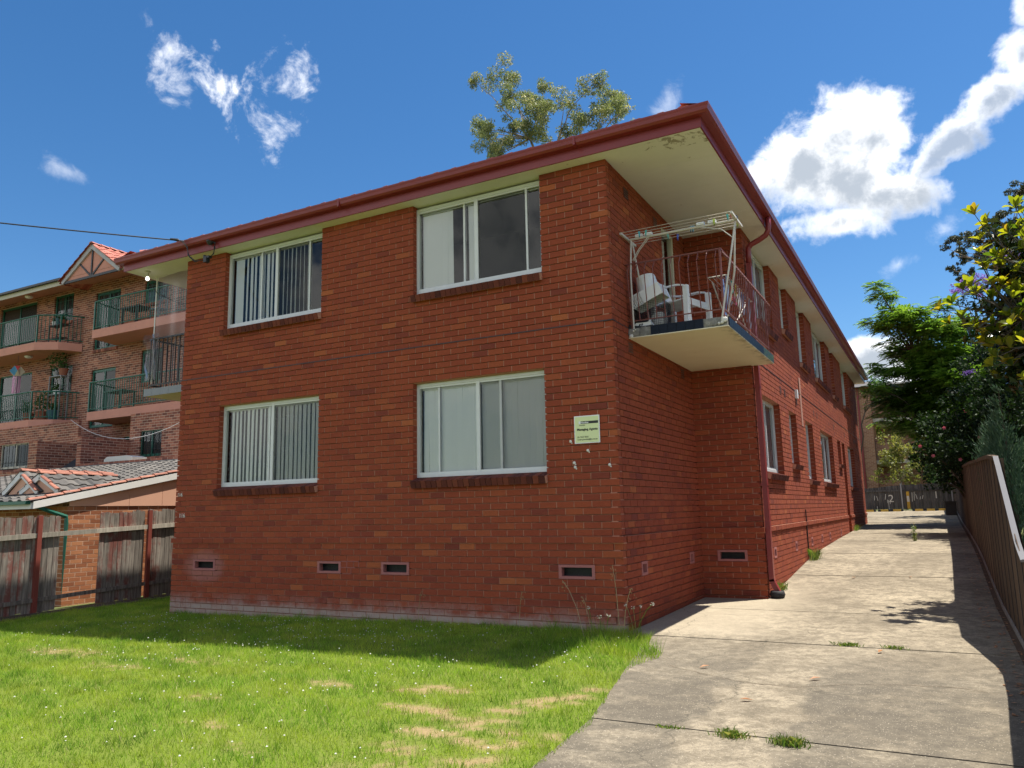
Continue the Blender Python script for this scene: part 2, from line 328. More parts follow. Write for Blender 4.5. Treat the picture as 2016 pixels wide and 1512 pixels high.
M['gum'] = leaf('gum_leaf', [(0, (0.095, 0.13, 0.065)), (0.5, (0.20, 0.24, 0.115)), (0.85, (0.33, 0.34, 0.16)), (1, (0.42, 0.38, 0.28))], (1.4, 1.35, 0.8), 0.45)
M['gum_dark'] = leaf('dark_gum_leaf', [(0, (0.03, 0.042, 0.026)), (0.6, (0.06, 0.075, 0.045)), (1, (0.11, 0.11, 0.06))], (1.2, 1.2, 0.8), 0.25)
M['robinia'] = leaf('feathery_leaf', [(0, (0.045, 0.10, 0.02)), (0.5, (0.095, 0.19, 0.034)), (1, (0.17, 0.28, 0.045))], (1.6, 1.6, 0.8), 0.48)
M['shade_leaf'] = leaf('shaded_shrub_leaf', [(0, (0.008, 0.02, 0.008)), (0.6, (0.016, 0.038, 0.012)), (1, (0.035, 0.065, 0.018))], (1.3, 1.4, 0.8), 0.25, 0.6, 0.15)  # leaf colour darkened to carry the backlit shade of the planting
M['conifer'] = leaf('blue_green_needles', [(0, (0.035, 0.075, 0.05)), (0.6, (0.065, 0.12, 0.08)), (1, (0.11, 0.17, 0.10))], (1.2, 1.3, 0.9), 0.25, 0.7)
M['sapling'] = leaf('yellowing_leaf', [(0, (0.09, 0.11, 0.025)), (0.6, (0.18, 0.20, 0.05)), (1, (0.30, 0.27, 0.09))], (1.4, 1.4, 0.8), 0.4)
M['magnolia'] = leaf('magnolia_leaf', [(0, (0.035, 0.065, 0.012)), (0.3, (0.11, 0.13, 0.015)), (0.8, (0.21, 0.195, 0.018)), (1, (0.22, 0.14, 0.022))], (2.0, 2.15, 0.6), 0.55, 0.22, 0.6)
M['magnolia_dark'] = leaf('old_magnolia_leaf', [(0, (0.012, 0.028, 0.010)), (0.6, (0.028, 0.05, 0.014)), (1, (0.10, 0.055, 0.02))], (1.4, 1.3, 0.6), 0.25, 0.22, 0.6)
M['purple'] = leaf('purple_blossom', [(0, (0.17, 0.10, 0.33)), (1, (0.33, 0.22, 0.55))], (1.2, 1.1, 1.3), 0.4)
M['pinkfl'] = leaf('pink_petal', [(0, (0.38, 0.07, 0.10)), (1, (0.48, 0.14, 0.18))], (1.2, 1, 1), 0.4)
M['potplant'] = leaf('pot_plant_leaf', [(0, (0.03, 0.07, 0.02)), (1, (0.07, 0.14, 0.03))], (1.3, 1.4, 0.8), 0.35)
M['weed'] = leaf('weed_leaf', [(0, (0.07, 0.13, 0.02)), (0.6, (0.13, 0.20, 0.035)), (1, (0.30, 0.26, 0.11))], (1.4, 1.5, 0.8), 0.4)
M['straw'] = leaf('dry_straw', [(0, (0.36, 0.27, 0.13)), (1, (0.50, 0.42, 0.25))], (1.2, 1.2, 1), 0.3)
M['dead_leaf'] = leaf('fallen_brown_leaf', [(0, (0.32, 0.13, 0.04)), (1, (0.42, 0.20, 0.07))], (1.2, 1, 0.8), 0.2)
M['clover'] = leaf('clover_flower', [(0, (0.55, 0.55, 0.47)), (1, (0.75, 0.74, 0.68))], (1, 1, 1), 0.25)
def grassmat():
    m = MT('grass_blade', 0.55, spec=0.25); t = m.attr('tone'); dry = m.attr('dry')
    c = m.ramp(t, [(0, (0.085, 0.165, 0.018)), (0.45, (0.20, 0.34, 0.03)), (0.8, (0.31, 0.45, 0.048)), (1, (0.47, 0.50, 0.13))])
    big = m.smooth(m.noise(1.1, 5, 0.65, stretch=(1, 1.6, 0)), 0.42, 0.62); c = m.mix(m.math('MULTIPLY', big, 0.55), c, (0.43, 0.47, 0.06)); dk = m.smooth(m.noise(2.3, 5, 0.65, stretch=(1, 1.5, 0), off=(7, 3, 0)), 0.52, 0.68); c = m.mix(m.math('MULTIPLY', dk, 0.5), c, (0.09, 0.17, 0.015))
    c = m.mix(dry, c, m.mix(t, (0.42, 0.32, 0.17), (0.62, 0.52, 0.33))); m.color(c)
    tn = m.N('ShaderNodeBsdfTranslucent'); m.l.new(m.mix(1.0, c, (1.25, 1.35, 0.8), 'MULTIPLY'), tn.inputs[0])
    mixs = m.N('ShaderNodeMixShader'); mixs.inputs[0].default_value = 0.45; m.l.new(m.b.outputs[0], mixs.inputs[1]); m.l.new(tn.outputs[0], mixs.inputs[2]); m.l.new(mixs.outputs[0], m.out.inputs[0]); return m.m
M['grass'] = grassmat()
def lawnmat():
    m = MT('turf_thatch', 0.95, spec=0.1); dry = m.attr('dry'); n = m.noise(40, 5, 0.7)
    c = m.mix(n, (0.085, 0.125, 0.018), (0.18, 0.22, 0.04)); c = m.mix(dry, c, m.mix(n, (0.20, 0.14, 0.07), (0.36, 0.27, 0.15))); m.color(c); m.bump(n, 0.6, 0.02); return m.m
M['lawn'] = lawnmat()
def groundmat():
    m = MT('ground', 0.95, spec=0.1); n = m.noise(0.5, 6, 0.7); m.color(m.mix(n, (0.06, 0.085, 0.025), (0.14, 0.14, 0.06))); return m.m
M['ground'] = groundmat()
M['bark'] = paint('grey_bark', (0.075, 0.06, 0.048), 0.9, 0.35, 6, 0.15)
M['bark_pale'] = paint('pale_gum_bark', (0.30, 0.255, 0.21), 0.85, 0.3, 4, 0.15)
M['sign'] = paint('pale_yellow_sign', (0.66, 0.72, 0.38), 0.4, 0.04)
M['ink'] = paint('black_ink', (0.02, 0.02, 0.02), 0.5, 0.05)
M['whitepaint'] = paint('white_paint_mark', (0.62, 0.60, 0.55), 0.8, 0.15, 20)
def bulb():
    m = MT('lit_bulb', 0.3, (0.9, 0.9, 0.9)); m.b.inputs['Emission Color'].default_value = (1, 0.97, 0.9, 1); m.b.inputs['Emission Strength'].default_value = 1.2; return m.m
M['bulb'] = bulb()
def plain(name, c, rough=0.6): M[name] = paint(name, c, rough, 0.06); return M[name]

# ---------------------------------------------------------------- mesh helpers
def link(name, me, mat=None, parent=None):
    o = bpy.data.objects.new(name, me); COL.objects.link(o)
    if mat is not None and hasattr(me, 'materials') and not me.materials: me.materials.append(mat)
    if parent is not None:
        o.parent = parent; o.matrix_parent_inverse = world_of(parent).inverted()
    return o
def world_of(o):
    m = o.matrix_basis.copy()
    if o.parent is not None: m = world_of(o.parent) @ o.matrix_parent_inverse @ m
    return m
def props(o, label=None, cat=None, group=None, kind=None):
    if label: o['label'] = label
    if cat: o['category'] = cat
    if group: o['group'] = group
    if kind: o['kind'] = kind
    return o
def thing(name, label, cat, loc, group=None):
    o = bpy.data.objects.new(name, None); COL.objects.link(o); o.location = loc; o.empty_display_size = 0.1
    return props(o, label, cat, group)
BOXF = ((0, 3, 2, 1), (4, 5, 6, 7), (0, 1, 5, 4), (1, 2, 6, 5), (2, 3, 7, 6), (3, 0, 4, 7))
class MB:
    def __init__(s): s.v = []; s.f = []; s.t = []
    def add(s, vs, fs, tone=0.0):
        k = len(s.v); s.v.extend([tuple(p) for p in vs]); s.f.extend([tuple(i+k for i in f) for f in fs]); s.t.extend([tone]*len(fs)); return s
    def box(s, x0, x1, y0, y1, z0, z1, tone=0.0):
        return s.add([(x0, y0, z0), (x1, y0, z0), (x1, y1, z0), (x0, y1, z0), (x0, y0, z1), (x1, y0, z1), (x1, y1, z1), (x0, y1, z1)], BOXF, tone)
    def obox(s, c, a, b, n, tone=0.0):
        """box with centre c and half axes a, b, n"""
        c, a, b, n = Vector(c), Vector(a), Vector(b), Vector(n)
        return s.add([c-a-b-n, c+a-b-n, c+a+b-n, c-a+b-n, c-a-b+n, c+a-b+n, c+a+b+n, c-a+b+n], BOXF, tone)
    def quad(s, a, b, c, d, tone=0.0): return s.add([a, b, c, d], [(0, 1, 2, 3)], tone)
    def prism(s, poly, off, tone=0.0):
        """polygon of 3-D points extruded by vector off"""
        n = len(poly); off = Vector(off); P = [Vector(p) for p in poly]
        return s.add(P+[p+off for p in P], [tuple(reversed(range(n))), tuple(range(n, 2*n))]+[(i, (i+1) % n, n+(i+1) % n, n+i) for i in range(n)], tone)
    def tube(s, path, r, n=8, tone=0.0, cap=True, rr=None):
        P = [Vector(p) for p in path]; k = len(s.v); m = len(P); ref = None
        for i, p in enumerate(P):
            d = (P[min(i+1, m-1)]-P[max(i-1, 0)]).normalized()
            if ref is None: ref = Vector((0, 0, 1)) if abs(d.z) < 0.9 else Vector((1, 0, 0))
            a = d.cross(ref).normalized(); b = d.cross(a).normalized(); ref = -a.cross(d) if False else ref
            R = rr[i] if rr else r
            for j in range(n):
                t = 2*math.pi*j/n; s.v.append(tuple(p+a*(R*math.cos(t))+b*(R*math.sin(t))))
        nf = 0
        for i in range(m-1):
            for j in range(n):
                s.f.append((k+i*n+j, k+i*n+(j+1) % n, k+(i+1)*n+(j+1) % n, k+(i+1)*n+j)); nf += 1
        if cap:
            s.f.append(tuple(k+j for j in reversed(range(n)))); s.f.append(tuple(k+(m-1)*n+j for j in range(n))); nf += 2
        s.t.extend([tone]*nf); return s
    def lathe(s, prof, c, n=16, tone=0.0, axis=None):
        k = len(s.v); c = Vector(c); A = Vector(axis or (0, 0, 1)).normalized(); X = A.orthogonal().normalized(); Y = A.cross(X)
        for (r, z) in prof:
            for j in range(n):
                t = 2*math.pi*j/n; s.v.append(tuple(c+A*z+X*(r*math.cos(t))+Y*(r*math.sin(t))))
        nf = 0
        for i in range(len(prof)-1):
            for j in range(n):
                s.f.append((k+i*n+j, k+i*n+(j+1) % n, k+(i+1)*n+(j+1) % n, k+(i+1)*n+j)); nf += 1
        s.f.append(tuple(k+j for j in reversed(range(n)))); s.f.append(tuple(k+(len(prof)-1)*n+j for j in range(n)))
        s.t.extend([tone]*(nf+2)); return s
    def build(s, name, mat, parent=None, smooth=False, kind=None):
        me = bpy.data.meshes.new(name); me.from_pydata(s.v, [], s.f); 
        if any(s.t): me.attributes.new('tone', 'FLOAT', 'FACE').data.foreach_set('value', s.t)
        if smooth:
            me.polygons.foreach_set('use_smooth', [True]*len(me.polygons))
        me.update(); o = link(name, me, M[mat] if isinstance(mat, str) else mat, parent)
        if kind: o['kind'] = kind
        return o
def np_mesh(name, verts, nper, mat, parent=None, tone=None, dry=None):
    """a mesh of separate n-gons (nper corners each) from an (N*nper,3) array"""
    verts = np.asarray(verts, np.float32).reshape(-1, 3); nf = len(verts)//nper
    me = bpy.data.meshes.new(name); me.vertices.add(len(verts)); me.vertices.foreach_set('co', verts.ravel())
    me.loops.add(len(verts)); me.loops.foreach_set('vertex_index', np.arange(len(verts), dtype=np.int32))
    me.polygons.add(nf); me.polygons.foreach_set('loop_start', np.arange(0, len(verts), nper, dtype=np.int32))
    for nm, a in (('tone', tone), ('dry', dry)):
        if a is not None: me.attributes.new(nm, 'FLOAT', 'FACE').data.foreach_set('value', np.asarray(a, np.float32))
    me.update(calc_edges=True); return link(name, me, M[mat] if isinstance(mat, str) else mat, parent)
def text(body, size, loc, mat, parent, name='lettering', rot=None, bold=0.0, align='LEFT'):
    c = bpy.data.curves.new(name, 'FONT'); c.body = body; c.size = size; c.extrude = 0.0012; c.offset = bold; c.align_x = align; c.resolution_u = 3
    o = bpy.data.objects.new(name, c); COL.objects.link(o); c.materials.append(M[mat])
    o.matrix_basis = Matrix.Translation(loc) @ (rot or Matrix.Rotation(math.pi/2, 4, 'X'))
    if parent is not None: o.parent = parent; o.matrix_parent_inverse = world_of(parent).inverted()
    return o

# ---------------------------------------------------------------- terrain
PY = [-400, -40, -10, 0, 3.5, 4.7, 6, 8, 10, 14.3, 22.7, 30, 36, 60, 120, 900]
PZ = [-0.6, -0.5, -0.18, 0.0, 0.05, 0.14, 0.23, 0.38, 0.47, 0.58, 0.735, 0.98, 1.08, 1.4, 1.8, 2.2]
def prof(y): return float(np.interp(y, PY, PZ))
def gz(x, y):
    """height of the ground"""
    return prof(y) - 0.15*float(np.clip((-x-2.0)/8.5, 0, 1.2))*float(np.interp(y, [-12, 3, 14], [1, 1, 0]))
def gz_np(x, y): return np.interp(y, PY, PZ) - 0.15*np.clip((-x-2.0)/8.5, 0, 1.2)*np.interp(y, [-12, 3, 14], [1, 1, 0])
xs = np.unique(np.concatenate([np.array([-900, -400, -200, -100, -60, -40, -30, -20]), np.arange(-14, 8.1, 1.0), np.array([12, 20, 30, 60, 100, 200, 400, 900])]))
ys = np.unique(np.concatenate([np.array(PY, float), np.arange(-12, 40, 1.0), [80, 200, 400]]))
g = MB()
for y in ys:
    for x in xs: g.v.append((float(x), float(y), gz(float(x), float(y))-0.03))
nx = len(xs)
for j in range(len(ys)-1):
    for i in range(nx-1): g.f.append((j*nx+i, j*nx+i+1, (j+1)*nx+i+1, (j+1)*nx+i)); g.t.append(0)
props(g.build('ground', 'ground'), kind='structure')

def drive_left(y): return float(np.interp(y, [-12, -7, -4.6, -3.5, -1.2, -0.06], [1.9, 1.35, 1.10, 1.03, 0.55, 0.27]))
def drive_left_np(y): return np.interp(y, [-12, -7, -4.6, -3.5, -1.2, -0.06], [1.9, 1.35, 1.10, 1.03, 0.55, 0.27])
drive = thing('driveway', None, None, (2.4, 0, 0)); drive['kind'] = 'structure'
JOINTS = [-12, -9.6, -6.9, -3.47, -0.05, 2.32, 5.85, 9.0, 12.35, 15.6, 19.2, 22.85, 26.5, 30.5, 35.2]
def slab_edges(y):
    if y < -0.05: return drive_left(y), 3.92
    if y < 3.46: return 0.035, 3.92
    if y < 22.9: return 0.985, 3.92
    return -9.0, 3.92
for a, b in zip(JOINTS[:-1], JOINTS[1:]):
    cuts = sorted(set([a+0.007, b-0.007]+[c for c in list(np.arange(math.ceil(a), b, 0.5))+[3.44, 3.475] if a+0.05 < c < b-0.05]))
    s = MB(); tilt = random.uniform(-0.006, 0.006)
    rows = []
    for y in cuts:
        l, r = slab_edges(y); z = prof(y)+tilt*(y-(a+b)/2)*0.5
        rows.append(((l, y, z), (r, y, z)))
    n = len(rows); vs = [p for row in rows for p in row] + [(p[0], p[1], p[2]-0.12) for row in rows for p in row]
    fs = []
    for i in range(n-1):
        fs += [(2*i, 2*i+1, 2*i+3, 2*i+2), (2*n+2*i, 2*n+2*i+2, 2*n+2*i+3, 2*n+2*i+1), (2*i, 2*i+2, 2*n+2*i+2, 2*n+2*i), (2*i+1, 2*n+2*i+1, 2*n+2*i+3, 2*i+3)]
    fs += [(0, 2*n, 2*n+1, 1), (2*n-2, 2*n-1, 4*n-1, 4*n-2)]
    s.add(vs, fs); s.build('slab', 'concrete', drive)
CR = [(0.98, -1.55), (1.25, -1.70), (1.48, -1.83), (1.72, -1.96), (1.9, -2.0), (2.2, -2.03), (2.42, -1.90), (2.6, -1.76), (3.0, -1.63), (3.44, -1.58), (3.72, -1.72)]
def crack(P, w):
    m = MB(); pts = []
    for (a, b) in zip(P[:-1], P[1:]):
        for i in range(6): t = i/6; pts.append((a[0]+(b[0]-a[0])*t+random.uniform(-0.012, 0.012), a[1]+(b[1]-a[1])*t+random.uniform(-0.018, 0.018)))
    for i, (x, y) in enumerate(pts): ww = w*random.uniform(0.5, 1.3); m.v += [(x, y-ww, prof(y)+0.0035), (x, y+ww, prof(y)+0.0035)]
    for i in range(len(pts)-1): m.f.append((2*i, 2*i+2, 2*i+3, 2*i+1)); m.t.append(0)
    m.build('crack', 'soil', drive)
crack(CR, 0.0035); crack([(1.95, 2.0), (1.72, 1.5), (1.78, 0.9), (1.6, 0.3), (1.62, -0.03)], 0.003); crack([(2.05, 9.0), (1.6, 7.6), (1.2, 6.4)], 0.005)
# strip of soil and leaf litter at the foot of the brown fence
s = MB()
yy = list(np.arange(-12, 35.2, 0.8))
for y in yy: z = prof(y); s.v += [(3.92, y, z-0.004), (4.06, y, z+0.03)]
for i in range(len(yy)-1): s.f.append((2*i, 2*i+1, 2*i+3, 2*i+2)); s.t.append(0)
props(s.build('soil_strip', 'soil'), kind='structure')
# concrete path along the left fence
pth = thing('path', None, None, (-10.4, 0, 0)); pth['kind'] = 'structure'
for a in np.arange(-6, 12, 1.5):
    s = MB(); P = []
    for (x, y) in ((-10.85, a+0.008), (-10.3, a+0.008), (-10.3, a+1.49), (-10.85, a+1.49)): P.append((x, y, gz(x, y)+0.012))
    s.prism([(p[0], p[1], p[2]-0.1) for p in P], (0, 0, 0.1)); s.build('slab', 'soil', pth)

# lawn sheet with bare, dried patches
DRY = [(a_, b_, 0.17, 0.085, 0.95) for a_, b_ in ((-0.56, -3.7),(-0.3, -3.71),(-0.15, -3.73),(0.11, -3.85),(0.32, -3.98),(0.39, -3.81),(0.36, -3.53),(0.44, -3.26),(0.56, -3.09),(0.66, -2.95),(0.72, -2.67),(0.25, -4.26),(0.48, -4.31),(0.65, -4.33),(0.8, -4.18),(0.92, -3.96),(0.63, -4.67),(0.78, -4.55),(0.61, -3.99),(-0.6, -3.07),(-0.7, -3.23),(0.08, -4.21),(-0.35, -3.13),(-1.5, -4.69))]+[(-1.63, -3.32, 0.28, 0.10, 0.9), (0.15, -4.6, 0.3, 0.15, 0.7), (0.35, -5.0, 0.4, 0.2, 0.8), (-3.6, -2.9, 0.7, 0.15, 0.45), (-6.2, -3.0, 0.9, 0.2, 0.5), (-1.7, -4.7, 0.15, 0.08, 0.7), (-0.9, -5.0, 0.3, 0.1, 0.5), (-4.6, -3.4, 0.6, 0.15, 0.4), (-2.4, -4.1, 0.4, 0.12, 0.4)]
_ph = RNG.uniform(0, 6.28, (14, 2)); _fr = RNG.uniform(1.5, 14, 14); _an = RNG.uniform(0, 6.28, 14)
def wob(x, y):
    s = 0
    for i in range(14): s = s + np.sin(_fr[i]*(x*np.cos(_an[i])+y*np.sin(_an[i]))+_ph[i, 0])/(1+_fr[i]*0.18)
    return s/5.0
_fr2 = RNG.uniform(14, 60, 22); _an2 = RNG.uniform(0, 6.28, 22); _ph2 = RNG.uniform(0, 6.28, 22)
def wob2(x, y):
    s = 0
    for i in range(22): s = s + np.sin(_fr2[i]*(x*np.cos(_an2[i])+1.6*y*np.sin(_an2[i]))+_ph2[i]+1.5*wob(x+i, y))
    return s/4.5
def dryness(x, y):
    d = np.zeros_like(x); w = wob(x, y)
    for (cx, cy, rx, ry, a) in DRY:
        q = ((x-cx)/rx)**2+((y-cy)/ry)**2; d = np.maximum(d, a*np.exp(-q*0.9)+0*w)
    return np.clip((d+(0.55*w+0.30*wob2(x, y))*np.clip(d*6, 0, 1)-0.36)*1.9, 0, 1.0)
def lawn_h(x, y): return gz_np(x, y)+0.012*wob(x*0.35, y*0.35)
gx = np.arange(-10.5, 1.9, 0.08); gy = np.arange(-10, 3.01, 0.08); X, Y = np.meshgrid(gx, gy)
dl = drive_left_np(Y)+0.012; X2 = np.where(Y < -0.02, np.minimum(X, dl), X)
Z = lawn_h(X2, Y)-0.006; idx = np.arange(X.size).reshape(X.shape)
keep = ((Y[:-1, :-1] < -0.06) & (X[:-1, :-1] < dl[:-1, :-1])) | ((X[1:, 1:] < -7.9) & (Y[:-1, :-1] >= -0.06))
q = np.stack([idx[:-1, :-1], idx[:-1, 1:], idx[1:, 1:], idx[1:, :-1]], -1)[keep]
me = bpy.data.meshes.new('lawn'); me.from_pydata(np.stack([X2.ravel(), Y.ravel(), Z.ravel()], -1).tolist(), [], q.tolist())
me.attributes.new('dry', 'FLOAT', 'POINT').data.foreach_set('value', dryness(X2.ravel(), Y.ravel()).astype(np.float32)); me.update()
props(link('lawn', me, M['lawn']), kind='structure')

# ---------------------------------------------------------------- brickwork
CH = 0.086; BP = 0.24
RECS = []      # every brick of the building being laid: (wall object, centre, du, dn, half length, half height, depth, tone)
def in_open(u0, u1, zc, ops):
    """solid stretches of a course at height zc"""
    seg = [(u0, u1)]
    for (a, b, z0, z1) in ops:
        if z0 < zc < z1:
            new = []
            for (s, e) in seg:
                if b <= s or a >= e: new.append((s, e)); continue
                if a > s: new.append((s, a))
                if b < e: new.append((b, e))
            seg = new
    return seg
def lay(parent, P0, du, dn, L, k0, k1, ops, trims, offs, mort='mortar', gap=0.012, ch=CH, bp=BP, depth=0.105, name='wall', zbase=0.0, ext=(0, 0), rake=0.03, rec=0.006):
    """a wall face: P0 origin at ground, du along, dn outward; trims(parity)->(start,end)"""
    P0, du, dn = Vector(P0), Vector(du), Vector(dn); w = MB(); recs = []
    for k in range(k0, k1):
        z0 = zbase+k*ch; zc = z0+ch/2; o = offs(k); par = k % 2
        ts, te = trims(par)
        for (s, e) in in_open(ts-(ext[0] and o), L-te+(ext[1] and o), zc, ops):
            a = P0+du*(s+0.004)+dn*(o-rec); b = P0+du*(e-0.004)+dn*(o-rec); c = -dn*0.11
            zl, zh = z0+gap*0.42, z0+ch-gap*0.42
            w.add([a+Vector((0, 0, zl)), b+Vector((0, 0, zl)), b+c+Vector((0, 0, zl)), a+c+Vector((0, 0, zl)), a+Vector((0, 0, zh)), b+Vector((0, 0, zh)), b+c+Vector((0, 0, zh)), a+c+Vector((0, 0, zh))], BOXF)
            a2, b2 = a-dn*rake, b-dn*rake; w.add([a2+Vector((0, 0, z0-gap/2)), b2+Vector((0, 0, z0-gap/2)), b2+c*0.8+Vector((0, 0, z0-gap/2)), a2+c*0.8+Vector((0, 0, z0-gap/2)), a2+Vector((0, 0, z0+gap/2)), b2+Vector((0, 0, z0+gap/2)), b2+c*0.8+Vector((0, 0, z0+gap/2)), a2+c*0.8+Vector((0, 0, z0+gap/2))], BOXF)
            j = math.floor((s-(0.12 if par else 0))/bp)
            sh = bp/2 if par else 0.0
            cuts = [s]; u = (j+1)*bp+sh
            while u < e-0.001:
                if u > s+0.05 and u < e-0.05: cuts.append(u)
                u += bp
            cuts.append(e)
            for i in range(len(cuts)-1):
                b0 = cuts[i]+(gap/2 if i > 0 else 0.0); b1 = cuts[i+1]-(gap/2 if i < len(cuts)-2 else 0.0)
                t = random.random(); jit = random.uniform(-0.0018, 0.0018)*min(1, rec/0.004)
                recs.append([P0+du*((b0+b1)/2)+dn*(o+jit-depth/2)+Vector((0, 0, zc+random.uniform(-0.0008, 0.0008))), du, dn, (b1-b0)/2, (ch-gap)/2, depth/2, t])
    wo_ = w.build(name, mort, parent)
    for r in recs: RECS.append([wo_]+r)
    return wo_
def finish_bricks(n_single, mat):
    """the bricks that show largest become objects of their own, the rest of each wall is one joined part"""
    global RECS
    def score(r):
        c, dn = r[1], r[3]; d = CAM-c; D = d.length
        if d.dot(fw) > -0.5: return 0
        return max(0, dn.dot(d)/D)*r[4]*r[5]/(D*D)
    order = sorted(range(len(RECS)), key=lambda i: -score(RECS[i]))
    full = [i for i in order if 0.111 < RECS[i][4] < 0.118][:n_single]; fs = set(full)
    meshes = {}
    for i in full:
        wo_, c, du, dn, hl, hh, hd, t = RECS[i]; key = (round(hl, 3), round(hh, 3), round(hd, 3))
        if key not in meshes:
            b = MB().obox((0, 0, 0), (hl, 0, 0), (0, hd, 0), (0, 0, hh)); me = bpy.data.meshes.new('brick'); me.from_pydata(b.v, [], b.f); me.materials.append(M[mat]); meshes[key] = me
        o = bpy.data.objects.new('brick', meshes[key]); COL.objects.link(o)
        o.matrix_basis = Matrix(((du.x, -dn.x, 0, c.x), (du.y, -dn.y, 0, c.y), (0, 0, 1, c.z), (0, 0, 0, 1)))
        o.parent = wo_; o.matrix_parent_inverse = world_of(wo_).inverted()
    by = {}
    for i, r in enumerate(RECS):
        if i not in fs: by.setdefault(r[0].name, []).append(r)
    for nm, rs in by.items():
        m = MB()
        for (wo_, c, du, dn, hl, hh, hd, t) in rs: m.obox(c, du*hl, -dn*hd, Vector((0, 0, hh)), max(t, 0.001))
        m.build('brickwork', mat, rs[0][0], kind='stuff')
    RECS = []

# ---------------------------------------------------------------- the red brick block of flats
WF, L1, DX, LS, HS = 7.92, 3.53, 0.96, 22.82, 5.93
flats = thing('apartment_building', 'two storey red brick block of flats with wide cream eaves and dark red gutter', 'apartment building', (0, 0, 0))
def offs(k):
    if k < 12: return 0.020
    if k == 12: return 0.040
    if k < 44: return 0.010
    return 0.0
FW = [(0.96, 3.04, 4.472, 6.2), (4.80, 6.96, 4.472, 6.2), (0.96, 3.04, 1.806, 3.268), (4.80, 6.96, 1.806, 3.268)]   # u measured from the right corner leftwards
VZ = (0.602, 0.774)
FV = [(0.345, 0.83), (3.10, 3.58), (4.31, 4.755), (6.91, 7.42)]
ops_front = FW+[(a, b, *VZ) for a, b in FV]
lay(flats, (0, 0, 0), (-1, 0, 0), (0, -1, 0), WF, -3, 69, ops_front, lambda p: (0.0, 0.0) if p == 0 else (0.12, 0.0), offs, ext=(1, 1))
# right flank of the front block, back to the recess
ops_x0 = [(2.30, 2.96, 3.784, 5.762), (0.62, 0.85, *VZ), (2.80, 3.02, *VZ)]
lay(flats, (0, 0, 0), (0, 1, 0), (1, 0, 0), L1, -3, 69, ops_x0, lambda p: (0.12, 0.0) if p == 0 else (0.0, 0.0), offs)
# face of the recess
lay(flats, (0.0, L1, 0), (1, 0, 0), (0, -1, 0), DX, -3, 69, [(0.26, 0.72, *VZ)], lambda p: (0.0, 0.0) if p == 0 else (0.0, 0.12), offs, ext=(0, 1))
# long flank beside the driveway (u measured from the recess corner)
SW = [('window', 0.72, 2.34, 1.892, 3.268), ('window', 3.33, 4.21, 2.15, 3.268), ('window', 5.44, 6.58, 1.892, 3.268), ('window', 7.88, 10.36, 1.892, 3.268), ('window', 11.47, 12.27, 2.494, 3.268), ('window', 14.33, 16.30, 1.892, 3.268)]
SU = [('window', 0.72, 2.34, 4.472, 6.2), ('window', 3.33, 4.21, 4.816, 6.2), ('window', 5.44, 6.58, 4.472, 6.2), ('window', 7.88, 10.36, 4.472, 6.2), ('window', 11.47, 12.27, 4.472, 6.2), ('window', 14.33, 16.30, 4.472, 6.2)]
SV = [(0.72, 0.94), (2.85, 3.07), (4.88, 5.10), (6.47, 6.69), (7.92, 8.14), (10.32, 10.54)]
ops_side = [w[1:] for w in SW+SU]+[(a, b, *VZ) for a, b in SV]+[(12.67, 13.41, 0.602, 3.268)]
lay(flats, (DX, L1, 0), (0, 1, 0), (1, 0, 0), LS-L1, -2, 69, ops_side, lambda p: (0.12, 0.0) if p == 0 else (0.0, 0.0), offs)
# rear and left flanks
lay(flats, (DX, LS, 0), (-1, 0, 0), (0, 1, 0), WF+2*DX, -3, 69, [], lambda p: (0, 0), offs)
lay(flats, (-WF, 0, 0), (0, 1, 0), (-1, 0, 0), L1, -4, 69, [], lambda p: (0.12, 0.0), offs)
lay(flats, (-WF-DX, L1, 0), (1, 0, 0), (0, -1, 0), DX, -4, 69, [], lambda p: (0, 0), offs)
lay(flats, (-WF-DX, L1, 0), (0, 1, 0), (-1, 0, 0), LS-L1, -4, 69, [], lambda p: (0.12, 0), offs)
finish_bricks(300, 'brick')
# black strip standing in for the dark joint and shadow line between the storeys
d = MB(); zd = 44*CH-0.006
d.box(-WF-0.018, 0.018, -0.018, 0.05, zd, zd+0.013); d.box(-0.05, 0.014, 0.05, L1-0.02, zd, zd+0.011); d.box(0.03, DX+0.014, L1-0.014, L1+0.05, zd, zd+0.011); d.box(DX-0.05, DX+0.016, L1+0.05, LS, zd, zd+0.011)
d.build('joint_shadow_strip', 'black', flats)

